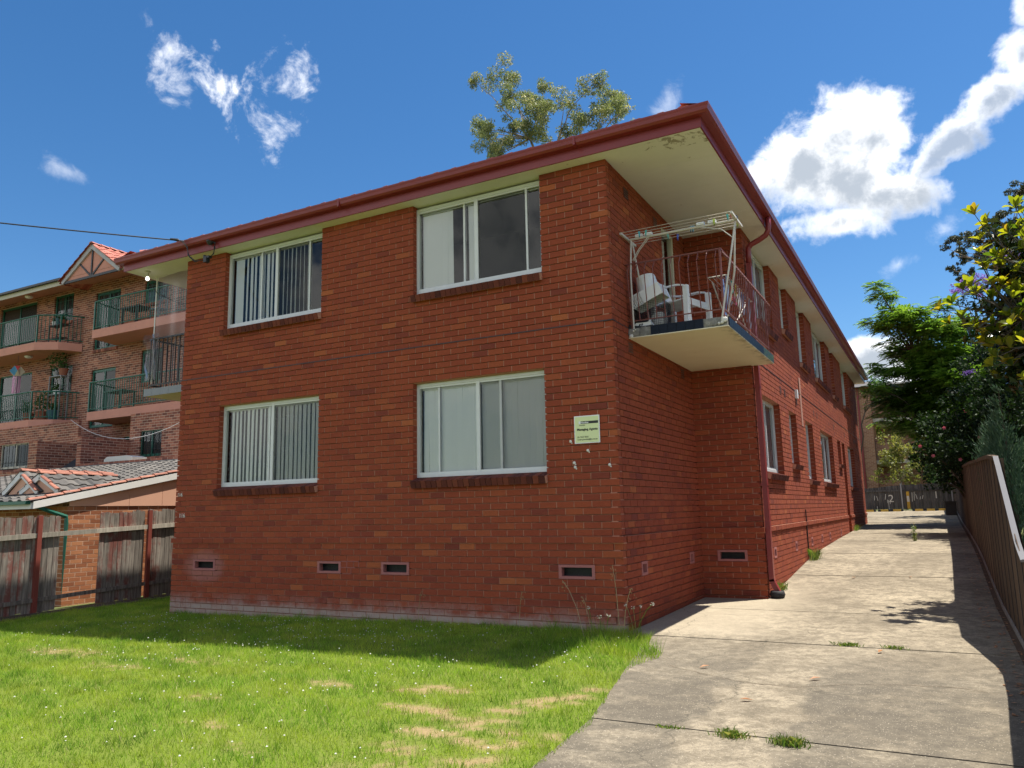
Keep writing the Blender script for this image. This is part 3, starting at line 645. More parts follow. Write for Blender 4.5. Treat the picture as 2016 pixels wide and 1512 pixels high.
def lbox(mb, P0, du, dn, u0, u1, d0, d1, z0, z1, tone=0.0):
    """box in wall coordinates: u along, d inward from the face, z up"""
    c = P0+du*((u0+u1)/2)-dn*((d0+d1)/2)+Vector((0, 0, (z0+z1)/2))
    return mb.obox(c, du*abs((u1-u0)/2), -dn*((d1-d0)/2), Vector((0, 0, (z1-z0)/2)), tone)
def make_window(parent, P0, du, dn, u0, u1, z0, z1, posts, slats, flip=1, screen_rng=None, sill=True, depth=0.085, room=1.6, frame='alu', sillmat='sill_brick', sill_h=0.125, glassm='glass', bars=0, fr=0.042):
    """frame > sashes, panes, blind slats; brick sill under it. posts: (position, width, depth shift); slats: list of (from, to, turn in degrees)"""
    P0, du, dn = Vector(P0), Vector(du), Vector(dn)
    zb = z0+sill_h if sill else z0
    f = MB(); B = lambda *a, **k: lbox(f, P0, du, dn, *a, **k)
    f1 = depth+0.07
    B(u0, u1, depth, f1, zb, zb+fr); B(u0, u1, depth, f1, z1-fr, z1); B(u0, u0+fr, depth, f1, zb+fr, z1-fr); B(u1-fr, u1, depth, f1, zb+fr, z1-fr)
    fo = f.build('window', frame, parent)
    edges = [u0+fr]+[p for p, w, s in posts]+[u1-fr]
    for i, (p, w, s) in enumerate(posts):
        m = MB(); lbox(m, P0, du, dn, p-w/2, p+w/2, depth+0.008+s, depth+0.05+s, zb+fr, z1-fr); m.build('sash', frame, fo)
    for i in range(len(edges)-1):
        m = MB(); a, b = edges[i], edges[i+1]; dd = depth+0.03+0.004*(i % 2)
        c = [P0+du*u-dn*dd+Vector((0, 0, z)) for u, z in ((a, zb+fr), (b, zb+fr), (b, z1-fr), (a, z1-fr))]
        m.quad(*c); m.build('pane', glassm, fo)
        for (za_, zb_) in ((zb+fr, zb+fr+0.028), (z1-fr-0.028, z1-fr)):
            r = MB(); lbox(r, P0, du, dn, a, b, depth+0.012, depth+0.045, za_, zb_); r.build('sash_rail', frame, fo)
    if screen_rng:
        m = MB(); a, b = screen_rng; c = [P0+du*u-dn*(depth+0.018)+Vector((0, 0, z)) for u, z in ((a, zb+fr), (b, zb+fr), (b, z1-fr), (a, z1-fr))]; m.quad(*c); m.build('fly_screen', 'fly', fo)
    if bars:
        m = MB()
        for i in range(bars): u = u0+(u1-u0)*(i+0.5)/bars; lbox(m, P0, du, dn, u-0.008, u+0.008, depth-0.03, depth-0.014, zb, z1)
        m.build('security_bar', 'black', fo)
    for (a, b, turn) in slats:
        n = max(1, round((b-a)/0.092))
        for i in range(n):
            m = MB(); u = a+(i+0.5)*(b-a)/n; t = R2D(turn+random.uniform(-7, 7)); A = (du*math.cos(t)-dn*math.sin(t))*0.0455; N = (du*math.sin(t)+dn*math.cos(t))*0.0012
            c = P0+du*u-dn*(depth+0.09+random.uniform(0, 0.008))+Vector((0, 0, (zb+z1)/2-0.01)); m.obox(c, A, N, Vector((random.uniform(-0.004, 0.004), 0, (z1-zb)/2-0.05))); m.build('slat', 'blind', fo)
    if slats:
        m = MB(); lbox(m, P0, du, dn, u0+0.05, u1-0.05, depth+0.065, depth+0.11, z1-0.085, z1-0.045); m.build('blind_rail', 'white', fo)
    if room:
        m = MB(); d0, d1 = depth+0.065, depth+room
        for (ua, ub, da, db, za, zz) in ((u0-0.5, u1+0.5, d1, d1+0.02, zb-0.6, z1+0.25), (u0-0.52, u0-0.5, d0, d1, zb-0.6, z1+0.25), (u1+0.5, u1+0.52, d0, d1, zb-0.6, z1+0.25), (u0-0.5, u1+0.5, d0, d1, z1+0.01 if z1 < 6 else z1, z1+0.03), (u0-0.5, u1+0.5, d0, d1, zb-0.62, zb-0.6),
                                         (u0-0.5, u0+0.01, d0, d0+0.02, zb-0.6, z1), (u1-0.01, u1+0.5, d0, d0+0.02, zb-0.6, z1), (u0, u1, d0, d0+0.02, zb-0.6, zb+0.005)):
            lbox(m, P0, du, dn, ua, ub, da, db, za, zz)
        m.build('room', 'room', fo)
    if sill:
        ang = R2D(17); run = Vector(-dn*math.cos(ang)+Vector((0, 0, math.sin(ang)))); nrm = Vector(dn*math.sin(ang)+Vector((0, 0, math.cos(ang))))
        bm = MB(); c0 = P0-dn*0.035+Vector((0, 0, z0+0.052)); L = (u1-u0)
        bm.obox(c0+du*((u0+u1)/2)-nrm*0.004, du*(L/2+0.006), run*0.105, nrm*0.046); so = bm.build('sill', 'mortar', parent)
        n = round(L/0.087); w = L/n
        for i in range(n):
            m = MB(); m.obox(c0+du*(u0+(i+0.5)*w)+dn*random.uniform(0.004, 0.008)+nrm*random.uniform(-0.001, 0.0015), du*(w/2-0.0045), run*0.112, nrm*0.05, 0); m.build('brick', sillmat, so)
    return fo
dx_, dy_ = Vector((1, 0, 0)), Vector((0, 1, 0))
FP, FN = Vector((-WF, 0, 0)), Vector((0, -1, 0))   # front wall: u from the left corner
def FX(x): return x+WF
def front_window(x0, x1, z0, z1, posts, slats, scr, **k):
    return make_window(flats, FP, dx_, FN, FX(x0), FX(x1), z0, z1, [(FX(p), w, s) for p, w, s in posts], [(FX(a), FX(b), t) for a, b, t in slats], screen_rng=(FX(scr[0]), FX(scr[1])) if scr else None, **k)
# upper left, upper right, lower left, lower right
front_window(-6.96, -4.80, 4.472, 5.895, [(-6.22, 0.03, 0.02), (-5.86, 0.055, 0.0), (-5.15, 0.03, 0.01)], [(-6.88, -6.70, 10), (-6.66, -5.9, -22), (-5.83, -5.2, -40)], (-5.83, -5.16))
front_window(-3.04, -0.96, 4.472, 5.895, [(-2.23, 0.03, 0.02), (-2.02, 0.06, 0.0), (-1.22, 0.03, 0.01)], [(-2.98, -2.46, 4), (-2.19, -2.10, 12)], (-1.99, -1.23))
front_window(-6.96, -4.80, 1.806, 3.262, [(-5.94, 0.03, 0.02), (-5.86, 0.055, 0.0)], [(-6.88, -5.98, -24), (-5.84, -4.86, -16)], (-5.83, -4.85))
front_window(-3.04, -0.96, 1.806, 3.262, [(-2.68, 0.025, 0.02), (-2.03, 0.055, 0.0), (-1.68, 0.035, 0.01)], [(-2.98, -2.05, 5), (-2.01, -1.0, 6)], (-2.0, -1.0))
SP, SN = Vector((DX, L1, 0)), Vector((1, 0, 0))
for lst in (SW, SU):
    for (_, a, b, z0, z1) in lst:
        z1 = min(z1, 5.9); w = b-a; posts = [((a+b)/2, 0.05, 0)] if w > 0.95 else []
        if w > 2.3: posts = [(a+w*0.33, 0.045, 0), (a+w*0.66, 0.045, 0)]
        sl = [(a+0.06, b-0.06, 40)] if w > 1.2 else [(a+0.05, b-0.05, 10)]
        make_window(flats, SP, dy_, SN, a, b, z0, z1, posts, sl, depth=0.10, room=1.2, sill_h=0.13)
# door slot on the long side
m = MB(); lbox(m, SP, dy_, SN, 12.67, 13.41, 0.09, 0.13, 0.61, 3.26); dr = m.build('door', 'trim2', flats)
m = MB().obox(SP+dy_*12.78+dx_*(-0.075)+Vector((0, 0, 1.65)), (0.012, 0, 0), (0, 0.03, 0), (0, 0, 0.06)); m.build('handle', 'alu', dr)

# sub-floor vents: dark opening, wire grille, pink painted surround
def vent(P0, du, dn, u0, u1, z0=VZ[0], z1=VZ[1]):
    P0, du, dn = Vector(P0), Vector(du), Vector(dn); o = 0.020
    f = MB()
    for (a, b, za, zb) in ((u0, u1, z0, z0+0.033), (u0, u1, z1-0.033, z1), (u0, u0+0.04, z0+0.033, z1-0.033), (u1-0.04, u1, z0+0.033, z1-0.033)): lbox(f, P0, du, dn, a, b, -o-0.006, 0.06, za, zb)
    fo = f.build('vent', 'vent_pink', flats)
    b = MB(); lbox(b, P0, du, dn, u0, u1, 0.085, 0.095, z0, z1); b.build('backing', 'black', fo)
    gr = MB(); n = max(4, int((u1-u0-0.08)/0.018))
    for i in range(n): u = u0+0.04+(i+0.5)*(u1-u0-0.08)/n; lbox(gr, P0, du, dn, u-0.0015, u+0.0015, 0.045, 0.048, z0+0.033, z1-0.033)
    for i in range(6): z = z0+0.033+(i+0.5)*(z1-z0-0.066)/6; lbox(gr, P0, du, dn, u0+0.04, u1-0.04, 0.049, 0.052, z-0.0015, z+0.0015)
    gr.build('grille', 'black', fo)
for a, b in FV: vent((0, 0, 0), (-1, 0, 0), (0, -1, 0), a, b)
for a, b in ((0.62, 0.85), (2.80, 3.02)): vent((0, 0, 0), (0, 1, 0), (1, 0, 0), a, b)
vent((0.03, L1, 0), (1, 0, 0), (0, -1, 0), 0.23, 0.69)
for a, b in SV: vent((DX, L1, 0), (0, 1, 0), (1, 0, 0), a, b)
# smear of pink paint on three bricks beside the second vent
m = MB()
for (xa, xb, za, zb) in ((-4.30, -4.20, 0.770, 0.779), (-4.195, -3.98, 0.772, 0.78), (-4.30, -4.05, 0.684, 0.692), (-4.28, -4.12, 0.598, 0.605), (-4.203, -4.195, 0.69, 0.772), (-3.985, -3.978, 0.692, 0.772), (-4.125, -4.117, 0.604, 0.686)): m.box(xa, xb, -0.0235, -0.02, za, zb)
m.build('paint_smear', 'vent_pink', flats)
# terracotta air bricks
def airbrick(P0, du, dn, u, z, w=0.2):
    P0, du, dn = Vector(P0), Vector(du), Vector(dn); a = MB(); o = offs(int(z/CH))
    lbox(a, P0, du, dn, u-w/2, u+w/2, -o-0.003, 0.03-o, z-0.078, z+0.078); ao = a.build('air_brick', 'sill_brick', flats); s = MB()
    for i in range(4): lbox(s, P0, du, dn, u-w/2+0.025, u+w/2-0.025, -o-0.0045, -o-0.002, z-0.06+i*0.034, z-0.046+i*0.034)
    s.build('slot', 'black', ao)
airbrick((0, 0, 0), (0, 1, 0), (1, 0, 0), 0.74, 5.72); airbrick((0, 0, 0), (0, 1, 0), (1, 0, 0), 0.62, 3.53); airbrick((0, 0, 0), (0, 1, 0), (1, 0, 0), 2.0, 5.72); airbrick((0, 0, 0), (0, 1, 0), (1, 0, 0), 3.0, 3.53)
for u in (2.57, 3.03, 4.47, 5.09, 6.98, 7.53, 10.88, 13.74, 16.6, 17.1): airbrick((DX, L1, 0), (0, 1, 0), (1, 0, 0), u, 3.57, 0.16)
m = MB().box(DX+0.0105, DX+0.016, L1+4.95, L1+5.16, 3.10, 4.15); M['patch'] = paint('pale_brick_stain', (0.36, 0.17, 0.12), 0.9, 0.3, 9); m.build('mortar_patch', 'patch', flats)
m = MB().box(DX+0.01, DX+0.06, L1+4.3, L1+4.42, 3.62, 3.8); m.build('junction_box', 'white', flats)
m = MB().tube([(DX+0.035, L1+4.32, 0.42), (DX+0.035, L1+4.32, 1.35)], 0.012, 6); m.build('conduit', 'black', flats)

# eaves: soffit panels, fascia, gutter, roof
EX0, EX1, EY0, EY1 = -WF-1.44, 1.30, -0.20, LS+0.22
def panel(x0, x1, y0, y1): MB().box(x0+0.002, x1-0.002, y0+0.002, y1-0.002, HS+0.003, HS+0.012).build('soffit_panel', 'soffit', flats)
xs_ = [EX0, -7.6, -5.75, -3.95, -2.1, -0.32, EX1]
for a, b in zip(xs_[:-1], xs_[1:]): panel(a, b, EY0, 0.30 if a < -0.4 else 0.62)
ys_ = [0.62, 1.52, 2.72, 3.56]+[3.56+1.82*i for i in range(1, 11)]+[EY1]
for a, b in zip(ys_[:-1], ys_[1:]): panel(-0.15, EX1, a, b)
ys_ = [0.30, 1.5, 2.7, 3.9, 7.5, 12, 17, EY1]
for a, b in zip(ys_[:-1], ys_[1:]): panel(EX0, -WF+0.12, a, b)
MB().box(EX0, EX1, EY0+0.1, EY1, HS+0.013, HS+0.02).build('ceiling_lining', 'dark', flats)
f = MB()
f.box(EX0, EX1, EY0-0.02, EY0, HS, HS+0.17); f.box(EX1, EX1+0.02, EY0-0.02, EY1, HS, HS+0.17); f.box(EX0-0.02, EX0, EY0-0.02, EY1, HS, HS+0.17); f.box(EX0, EX1, EY1, EY1+0.02, HS, HS+0.17)
f.build('fascia', 'trim', flats)
def ring(prof_, name, mat, closed=True):
    m = MB(); X0, X1, Y0, Y1 = EX0-0.02, EX1+0.02, EY0-0.02, EY1+0.02; k = len(prof_)
    for (o, z) in prof_: m.v += [(X0-o, Y0-o, z), (X1+o, Y0-o, z), (X1+o, Y1+o, z), (X0-o, Y1+o, z)]
    for i in range(k if closed else k-1):
        for j in range(4): m.f.append((4*i+j, 4*i+(j+1) % 4, 4*((i+1) % k)+(j+1) % 4, 4*((i+1) % k)+j)); m.t.append(0)
    return m.build(name, mat, flats)
ring([(0.0, 6.055), (0.085, 6.06), (0.112, 6.085), (0.120, 6.125), (0.128, 6.150), (0.128, 6.168), (0.116, 6.172), (0.108, 6.160), (0.098, 6.10), (0.075, 6.075), (0.0, 6.07)], 'gutter', 'trim')
for x in (EX1-1.6, -4.2): MB().box(x, x+0.03, EY0-0.15, EY0-0.02, 6.052, 6.171).build('gutter_joint', 'trim', flats)
# hipped roof, tiled in stepped and rolled courses
PIT = math.tan(R2D(19.5)); RX0, RX1, RY0, RY1 = EX0-0.08, EX1+0.08, EY0-0.08, EY1+0.08; RZ = 6.155; half = (RX1-RX0)/2; TC = 0.31
roof = MB(); rt_ = MB()
A, B_, C_, D_ = (RX0, RY0, RZ), (RX1, RY0, RZ), (RX1, RY1, RZ), (RX0, RY1, RZ); E_, F_ = ((RX0+RX1)/2, RY0+half, RZ+half*PIT), ((RX0+RX1)/2, RY1-half, RZ+half*PIT)
roof.add([A, B_, C_, D_, E_, F_], [(0, 1, 4), (1, 2, 5, 4), (2, 3, 5), (3, 0, 4, 5)]); ro = roof.build('roof', 'tile_red', flats)
def courses(p, q, inward):
    p, q, n = Vector(p), Vector(q), Vector(inward); L = (q-p).length; du = (q-p)/L
    for k in range(int(half/TC/math.cos(R2D(19.5)))):
        s = k*TC*math.cos(R2D(19.5)); e = s+TC*math.cos(R2D(19.5))*1.04; a, b = s, L-s
        if b-a < 0.3 or (k > 7 and L > 12): break
        u = a
        while u < b-0.05:
            w = min(0.30, b-u); z0 = RZ+s*PIT+0.03; z1 = RZ+e*PIT+0.008; cs = [(0, 0.0), (0.18, 0.026), (0.4, 0.03), (0.6, 0.004), (1.0, 0.0)]; t = random.uniform(0.05, 0.95)
            vs = [p+du*(u+w*c)+n*s+Vector((0, 0, z0+h)) for c, h in cs]+[p+du*(u+w*c)+n*e+Vector((0, 0, z1+h)) for c, h in cs]+[p+du*(u+w*c)+n*(s+0.004)+Vector((0, 0, z0+h-0.03)) for c, h in cs]
            for i, v in enumerate(vs): v.z -= p.z if False else 0
            vs = [Vector((v.x, v.y, v.z-RZ)) for v in vs]
            rt_.add(vs, [(i, i+1, 6+i, 5+i) for i in range(4)]+[(10+i, 11+i, i+1, i) for i in range(4)], t); u += 0.30
courses(A, B_, (0, 1, 0)); courses(B_, C_, (-1, 0, 0)); courses(D_, A, (1, 0, 0))
rt_.build('roof_tiling', 'tile_red', ro, kind='stuff')
for (p, q) in ((A, E_), (B_, E_)):
    p, q = Vector(p), Vector(q); L = (q-p).length; d = (q-p)/L; side = d.cross(Vector((0, 0, 1))).normalized(); u_ = side.cross(d)
    for i in range(1, int(L/0.36)):
        m = MB(); c = p+d*(i*0.36+0.02)+u_*0.01; n = 7; vs = []
        for (t, r, lift) in ((0, 0.135, 0.02), (0.40, 0.115, 0.0)):
            for j in range(n+1): a = math.pi*j/n; vs.append(c+d*t+side*(r*math.cos(a))+u_*(r*0.62*math.sin(a)+lift))
        m.add(vs, [(j, j+1, n+2+j, n+1+j) for j in range(n)]+[tuple(range(n, -1, -1))]); m.build('ridge_tile', 'tile_red', ro)

# downpipe at the recess corner: swan neck out of the gutter, square pipe, kicked shoe
def sqtube(mb, path, a, b):
    P = [Vector(p) for p in path]; k = len(mb.v)
    for i, p in enumerate(P):
        d = (P[min(i+1, len(P)-1)]-P[max(i-1, 0)]).normalized(); s = Vector((0, 1, 0)); t = d.cross(s).normalized()
        for (x, y) in ((-1, -1), (1, -1), (1, 1), (-1, 1)): mb.v.append(tuple(p+s*(a*x)+t*(b*y)))
    for i in range(len(P)-1):
        for j in range(4): mb.f.append((k+4*i+j, k+4*i+(j+1) % 4, k+4*i+4+(j+1) % 4, k+4*i+4+j)); mb.t.append(0)
    return mb
dp = MB(); yp = L1+0.12
dp.tube([(1.375, yp, 6.075), (1.375, yp, 5.93), (1.365, yp, 5.84), (1.32, yp, 5.77), (1.22, yp, 5.715), (1.08, yp, 5.66), (1.035, yp, 5.60), (1.03, yp, 5.50), (1.03, yp, 5.3)], 0.045, 12)
dpo = dp.build('downpipe', 'trim', flats, smooth=True)
m = MB(); sqtube(m, [(1.03, yp, 5.34), (1.03, yp, 0.36), (1.035, yp, 0.30)], 0.05, 0.037); m.build('pipe', 'trim', dpo)
m = MB(); sqtube(m, [(1.03, yp, 0.33), (1.05, yp, 0.27), (1.12, yp, 0.12)], 0.05, 0.037); m.build('shoe', 'trim', dpo)
for z in (1.75, 3.3, 4.9): MB().box(0.965, 1.073, yp-0.062, yp+0.062, z, z+0.035).build('clip', 'trim', dpo)
m = MB(); m.lathe([(0.10, 0), (0.115, 0.05), (0.10, 0.10), (0.085, 0.105), (0.075, 0.05)], (1.10, yp-0.02, 0.06), 14); m.build('drain_collar', 'rubber', dpo, smooth=True)

# right balcony
bal = MB().box(0.012, 1.30, 0.57, L1+0.05, 3.655, 3.772).build('balcony', 'concrete_plain', flats)
MB().box(0.015, 1.31, 0.555, L1+0.06, 3.643, 3.6545).build('slab_soffit', 'slab_under', bal)
def tile(parent, x0, x1, y0, y1, z0, z1, mat): MB().box(x0, x1, y0, y1, z0, z1).build('tile', mat, parent)
tx = 0.315
while tx < 0.99: tile(bal, tx+0.001, tx+0.112, 0.556, 0.5695, 3.656, 3.776, 'tile_navy'); tx += 0.1145
tx = 0.62; k = 0
while tx < 3.5:
    tile(bal, 1.3005, 1.3135, tx+0.001, tx+0.112, 3.656, 3.776, 'tile_moss' if tx > 2.75 else 'tile_navy'); tx += 0.1145
m = MB()   # broken bedding mortar at the two ends of the front edge
for (x, w, h, dpt) in ((0.05, 0.05, 0.05, 0.012), (0.12, 0.06, 0.056, 0.014), (0.22, 0.075, 0.057, 0.012), (1.06, 0.05, 0.054, 0.012), (1.14, 0.055, 0.057, 0.016), (1.22, 0.05, 0.05, 0.02), (1.275, 0.03, 0.056, 0.014)):
    m.lathe([(w, -0.002), (w*0.95, dpt*0.6), (w*0.6, dpt)], (x, 0.571, 3.715), 7, axis=(0.05, -1, random.uniform(-0.1, 0.1)))
m.build('broken_mortar', 'concrete_plain', bal)
m = MB()
for (x, z, r) in ((0.085, 3.735, 0.012), (0.11, 3.748, 0.010), (0.05, 3.67, 0.03), (1.27, 3.73, 0.04), (1.24, 3.70, 0.025), (1.20, 3.69, 0.02)): m.lathe([(r, 0), (r*0.8, 0.012), (r*0.3, 0.018)], (x, 0.557, z), 7, axis=(0, -1, 0.2))
m.build('plaster_crumbs', 'whitepaint', bal)
# bellied railing
rl = MB(); zt = 4.66; yf = 0.60; xr = 1.255
rl.box(-0.0, xr+0.02, yf-0.017, yf+0.017, zt-0.006, zt+0.006); rl.box(xr-0.017, xr+0.017, yf+0.017, L1+0.0, zt-0.006, zt+0.006)
rail = rl.build('railing', 'rail_red', flats)
MB().box(0.0, xr, yf-0.014, yf+0.014, 3.872, 3.882).build('bottom_rail', 'rail_red', rail)
MB().box(xr-0.014, xr+0.014, yf+0.014, L1, 3.872, 3.882).build('bottom_rail', 'rail_red', rail)
def baluster(x, y, ox, oy):
    r = 0.0065; P = [(x, y, zt-0.005), (x+ox*0.09, y+oy*0.09, zt-0.125), (x+ox*0.095, y+oy*0.095, zt-0.145), (x+ox*0.045, y+oy*0.045, 4.15), (x+ox*0.004, y+oy*0.004, 3.90), (x, y, 3.877)]
    m = MB(); m.tube(P, r, 5); m.build('baluster', 'rail_red', rail)
for i in range(11): baluster(0.05+i*0.116, yf, 0, -1)
for i in range(24): baluster(xr, yf+0.08+i*0.119, 1, 0)
for (x, y) in ((0.06, yf), (xr, yf), (xr, 2.1), (xr, L1-0.03)): MB().box(x-0.012, x+0.012, y-0.012, y+0.012, 3.772, zt-0.006).build('post', 'rail_red', rail)
# sliding door onto the balcony
bd = MB(); P0, du, dn = Vector((0, 0, 0)), dy_, dx_
for (a, b, za, zb) in ((2.30, 2.96, 3.784, 3.83), (2.30, 2.96, 5.71, 5.762), (2.30, 2.35, 3.83, 5.71), (2.88, 2.96, 3.83, 5.71)): lbox(bd, P0, du, dn, a, b, 0.02, 0.09, za, zb)
bdo = bd.build('door', 'cream_wood', flats)
m = MB(); m.quad((-0.06, 2.35, 3.83), (-0.06, 2.88, 3.83), (-0.06, 2.88, 5.71), (-0.06, 2.35, 5.71)); m.build('pane', 'glass', bdo)
m = MB()
for i in range(6): m.box(-0.15, -0.147, 2.36+i*0.09, 2.44+i*0.09, 3.85, 5.7)
m.build('blind', 'blind', bdo)
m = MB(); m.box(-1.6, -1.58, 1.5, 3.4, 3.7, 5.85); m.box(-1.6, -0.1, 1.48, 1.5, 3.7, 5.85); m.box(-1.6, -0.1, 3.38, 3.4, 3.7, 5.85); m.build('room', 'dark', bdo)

# left balcony: slab, tiled edge, black railing hung with clear plastic, lamp
bl = MB().box(-9.24, -WF-0.012, 0.25, L1, 3.655, 3.775).build('balcony', 'slab_under', flats)
tx = -9.25
while tx < -8.0: tile(bl, tx, tx+0.223, 0.236, 0.2495, 3.655, 3.785, 'tile_grey'); tx += 0.226
ty = 0.25
while ty < 3.4: tile(bl, -9.254, -9.2405, ty, ty+0.223, 3.655, 3.785, 'tile_grey'); ty += 0.226
r2 = MB(); zt2 = 4.74; r2.box(-9.22, -WF-0.01, 0.28, 0.31, zt2-0.03, zt2); r2.box(-9.22, -9.19, 0.31, L1, zt2-0.03, zt2); rl2 = r2.build('railing', 'black', flats)
MB().box(-9.19, -WF-0.01, 0.285, 0.305, 3.85, 3.875).build('bottom_rail', 'black', rl2); MB().box(-9.215, -9.195, 0.31, L1, 3.85, 3.875).build('bottom_rail', 'black', rl2)
for i in range(12): MB().box(-9.20+i*0.113, -9.186+i*0.113, 0.287, 0.303, 3.875, zt2-0.03).build('baluster', 'black', rl2)
for i in range(26): MB().box(-9.213, -9.197, 0.42+i*0.118, 0.434+i*0.118, 3.875, zt2-0.03).build('baluster', 'black', rl2)
# crinkled clear plastic sheets
def sheet(P, du, w, z0, z1, nx=14, nz=22, amp=0.02, seed=1):
    m = MB(); rs = np.random.default_rng(seed); ph = rs.uniform(0, 6, 8); P, du = Vector(P), Vector(du); nn = Vector((du.y, -du.x, 0))
    for j in range(nz+1):
        for i in range(nx+1):
            a, b = i/nx, j/nz; d = amp*(math.sin(9*a+ph[0]+3*b)+0.6*math.sin(19*a-4*b+ph[1])+0.5*math.sin(13*b+5*a+ph[2]))
            m.v.append(tuple(P+du*(w*a)+nn*d+Vector((0, 0, z0+(z1-z0)*b))))
    for j in range(nz):
        for i in range(nx): m.f.append((j*(nx+1)+i, j*(nx+1)+i+1, (j+1)*(nx+1)+i+1, (j+1)*(nx+1)+i)); m.t.append(0)
    return m
ps = sheet((-9.17, 0.34, 0), (1, 0, 0), 1.24, 3.9, 5.93, seed=3).build('plastic_sheet', 'plastic', None, smooth=True); props(ps, 'clear plastic sheet hung from the eaves over the left balcony railing', 'plastic sheet')
ps = sheet((-9.26, 0.24, 0), (1, 0, 0), 0.34, 3.95, 4.80, amp=0.035, seed=5).build('plastic_wrap', 'plastic', None, smooth=True); props(ps, 'loose crumpled plastic wrapped over the end of the black balcony railing', 'plastic sheet')
MB().tube([(-9.18, 0.33, 3.9), (-9.17, 0.33, 5.93)], 0.012, 6).build('batten', 'white', rl2)
m = MB(); m.lathe([(0.055, 0.0), (0.055, -0.02), (0.02, -0.03), (0.018, -0.10)], (-9.0, 0.0, HS+0.003), 12); bh = m.build('lamp', 'cream_wood', flats)
m = MB(); m.lathe([(0.018, -0.10), (0.03, -0.12), (0.036, -0.14), (0.03, -0.162), (0.012, -0.175)], (-9.0, 0.0, HS+0.003), 12); m.build('bulb', 'bulb', bh, smooth=True)
m = MB().tube([(-9.3, 0.2, 5.92), (-9.1, 0.3, 5.6), (-8.6, 0.4, 5.35), (-8.0, 0.5, 5.3)], 0.006, 4); props(m.build('cord', 'black'), 'thin dark cord sagging behind the plastic of the left balcony', 'cord')

# ---------------------------------------------------------------- on and round the flats
# the agents' board
sg = thing('agent_sign', 'pale yellow square managing agents sign fixed to the brick wall near the corner', 'sign', (-0.385, -0.03, 2.43))
RS = Matrix.Rotation(R2D(-1.2), 4, 'Y')
m = MB().box(-0.553, -0.212, -0.026, -0.0165, 2.255, 2.60); m.build('board', 'white', sg)
m = MB().box(-0.541, -0.224, -0.0285, -0.0262, 2.267, 2.588); m.build('panel', 'sign', sg)
m = MB().box(-0.462, -0.228, -0.030, -0.0287, 2.498, 2.53); m.build('bar', 'ink', sg)
m = MB().box(-0.490, -0.464, -0.030, -0.0287, 2.498, 2.532); m.build('logo', 'white', sg)
text('Hooker', 0.033, (-0.459, -0.031, 2.503), 'white', sg, bold=0.0008); text('Granville', 0.022, (-0.482, -0.0295, 2.475), 'ink', sg)
text('Managing Agents', 0.041, (-0.515, -0.0295, 2.415), 'ink', sg, bold=0.0012); text('Ph. 9637 0555', 0.026, (-0.512, -0.0295, 2.325), 'ink', sg); text('Email: granville@ljh.com.au', 0.0245, (-0.512, -0.0295, 2.295), 'ink', sg)
# painted street numbers at the left corner
for (z, x, lab) in ((1.80, -7.895, 'upper white painted number 116 near the left corner of the brick wall'), (1.45, -7.83, 'lower white painted number 116 near the left corner of the brick wall')):
    t = text('116', 0.088 if z > 1.6 else 0.10, (x, -0.0125, z), 'whitepaint', None, 'house_number', bold=0.0006); props(t, lab, 'house number', 'painted house numbers')
# blobs of white filler left by an older sign
fx = [(-0.615, 2.29, 'beside the yellow sign'), (-0.385, 2.165, 'just below the yellow sign'), (-0.575, 2.02, 'below the left edge of the sign'), (-0.565, 1.965, 'lowest left, under the yellow sign'), (-0.105, 1.975, 'nearest the corner of the brick wall')]
for (x, z, lab) in fx:
    m = MB(); m.lathe([(0.02, 0), (0.018, 0.006), (0.008, 0.011)], (x, -0.010, z), 8, axis=(0.05, -1, 0.1)); m.lathe([(0.011, 0), (0.006, 0.008)], (x+0.016, -0.010, z-0.022), 6, axis=(0, -1, 0)); props(m.build('filler_plug', 'whitepaint'), 'white blob of filler in the brickwork '+lab, 'filler', 'blobs of filler on the brick wall')
# service cable, insulators and hooks
sc_ = thing('service_cable', 'black overhead power cable reaching the eaves at the left with hanging loops', 'cable', (-7.6, -0.3, 6.1))
P, Q = Vector((-7.62, -0.36, 6.15)), Vector((-21.0, -19.5, 7.4)); path = []
for i in range(41): t = i/40; p = P.lerp(Q, t); p.z -= 4*0.55*t*(1-t); path.append(p)
MB().tube(path, 0.011, 6).build('cable', 'black', sc_)
MB().tube([path[0], (-7.45, -0.24, 6.13)], 0.006, 5).build('eye_bolt', 'galv', sc_)
m = MB(); m.lathe([(0.02, -0.07), (0.026, -0.05), (0.02, 0.05), (0.012, 0.07)], P+Vector((-0.08, -0.11, 0.005)), 8, axis=(-0.57, -0.82, 0)); m.build('clamp', 'black', sc_)
for k in range(3):
    o = 0.012*k; MB().tube([(-7.62, -0.37-o, 6.14), (-7.52+o, -0.36, 6.02), (-7.47, -0.34-o, 5.86), (-7.36, -0.31, 5.765-o), (-7.20, -0.28-o, 5.745), (-7.10, -0.27, 5.75)], 0.006, 5).build('lead', 'black', sc_)
    MB().tube([(-7.08, -0.27-o, 5.76), (-6.97+o, -0.27, 5.82), (-6.92, -0.27-o, 5.92), (-6.95+o, -0.26, 6.02), (-7.02, -0.25-o, 6.06)], 0.006, 5).build('lead', 'black', sc_)
m = MB(); m.box(-7.16, -7.02, -0.31, -0.24, 5.765, 5.80); m.box(-7.13, -7.06, -0.33, -0.25, 5.69, 5.765); m.box(-7.17, -7.14, -0.30, -0.26, 5.75, 5.83); m.build('connector', 'black', sc_)
m = MB(); m.lathe([(0.055, 0), (0.06, 0.03), (0.05, 0.08), (0.02, 0.10)], (-7.05, -0.24, 6.03), 10, axis=(0, -0.55, 0.5)); m.build('insulator', 'black', sc_)
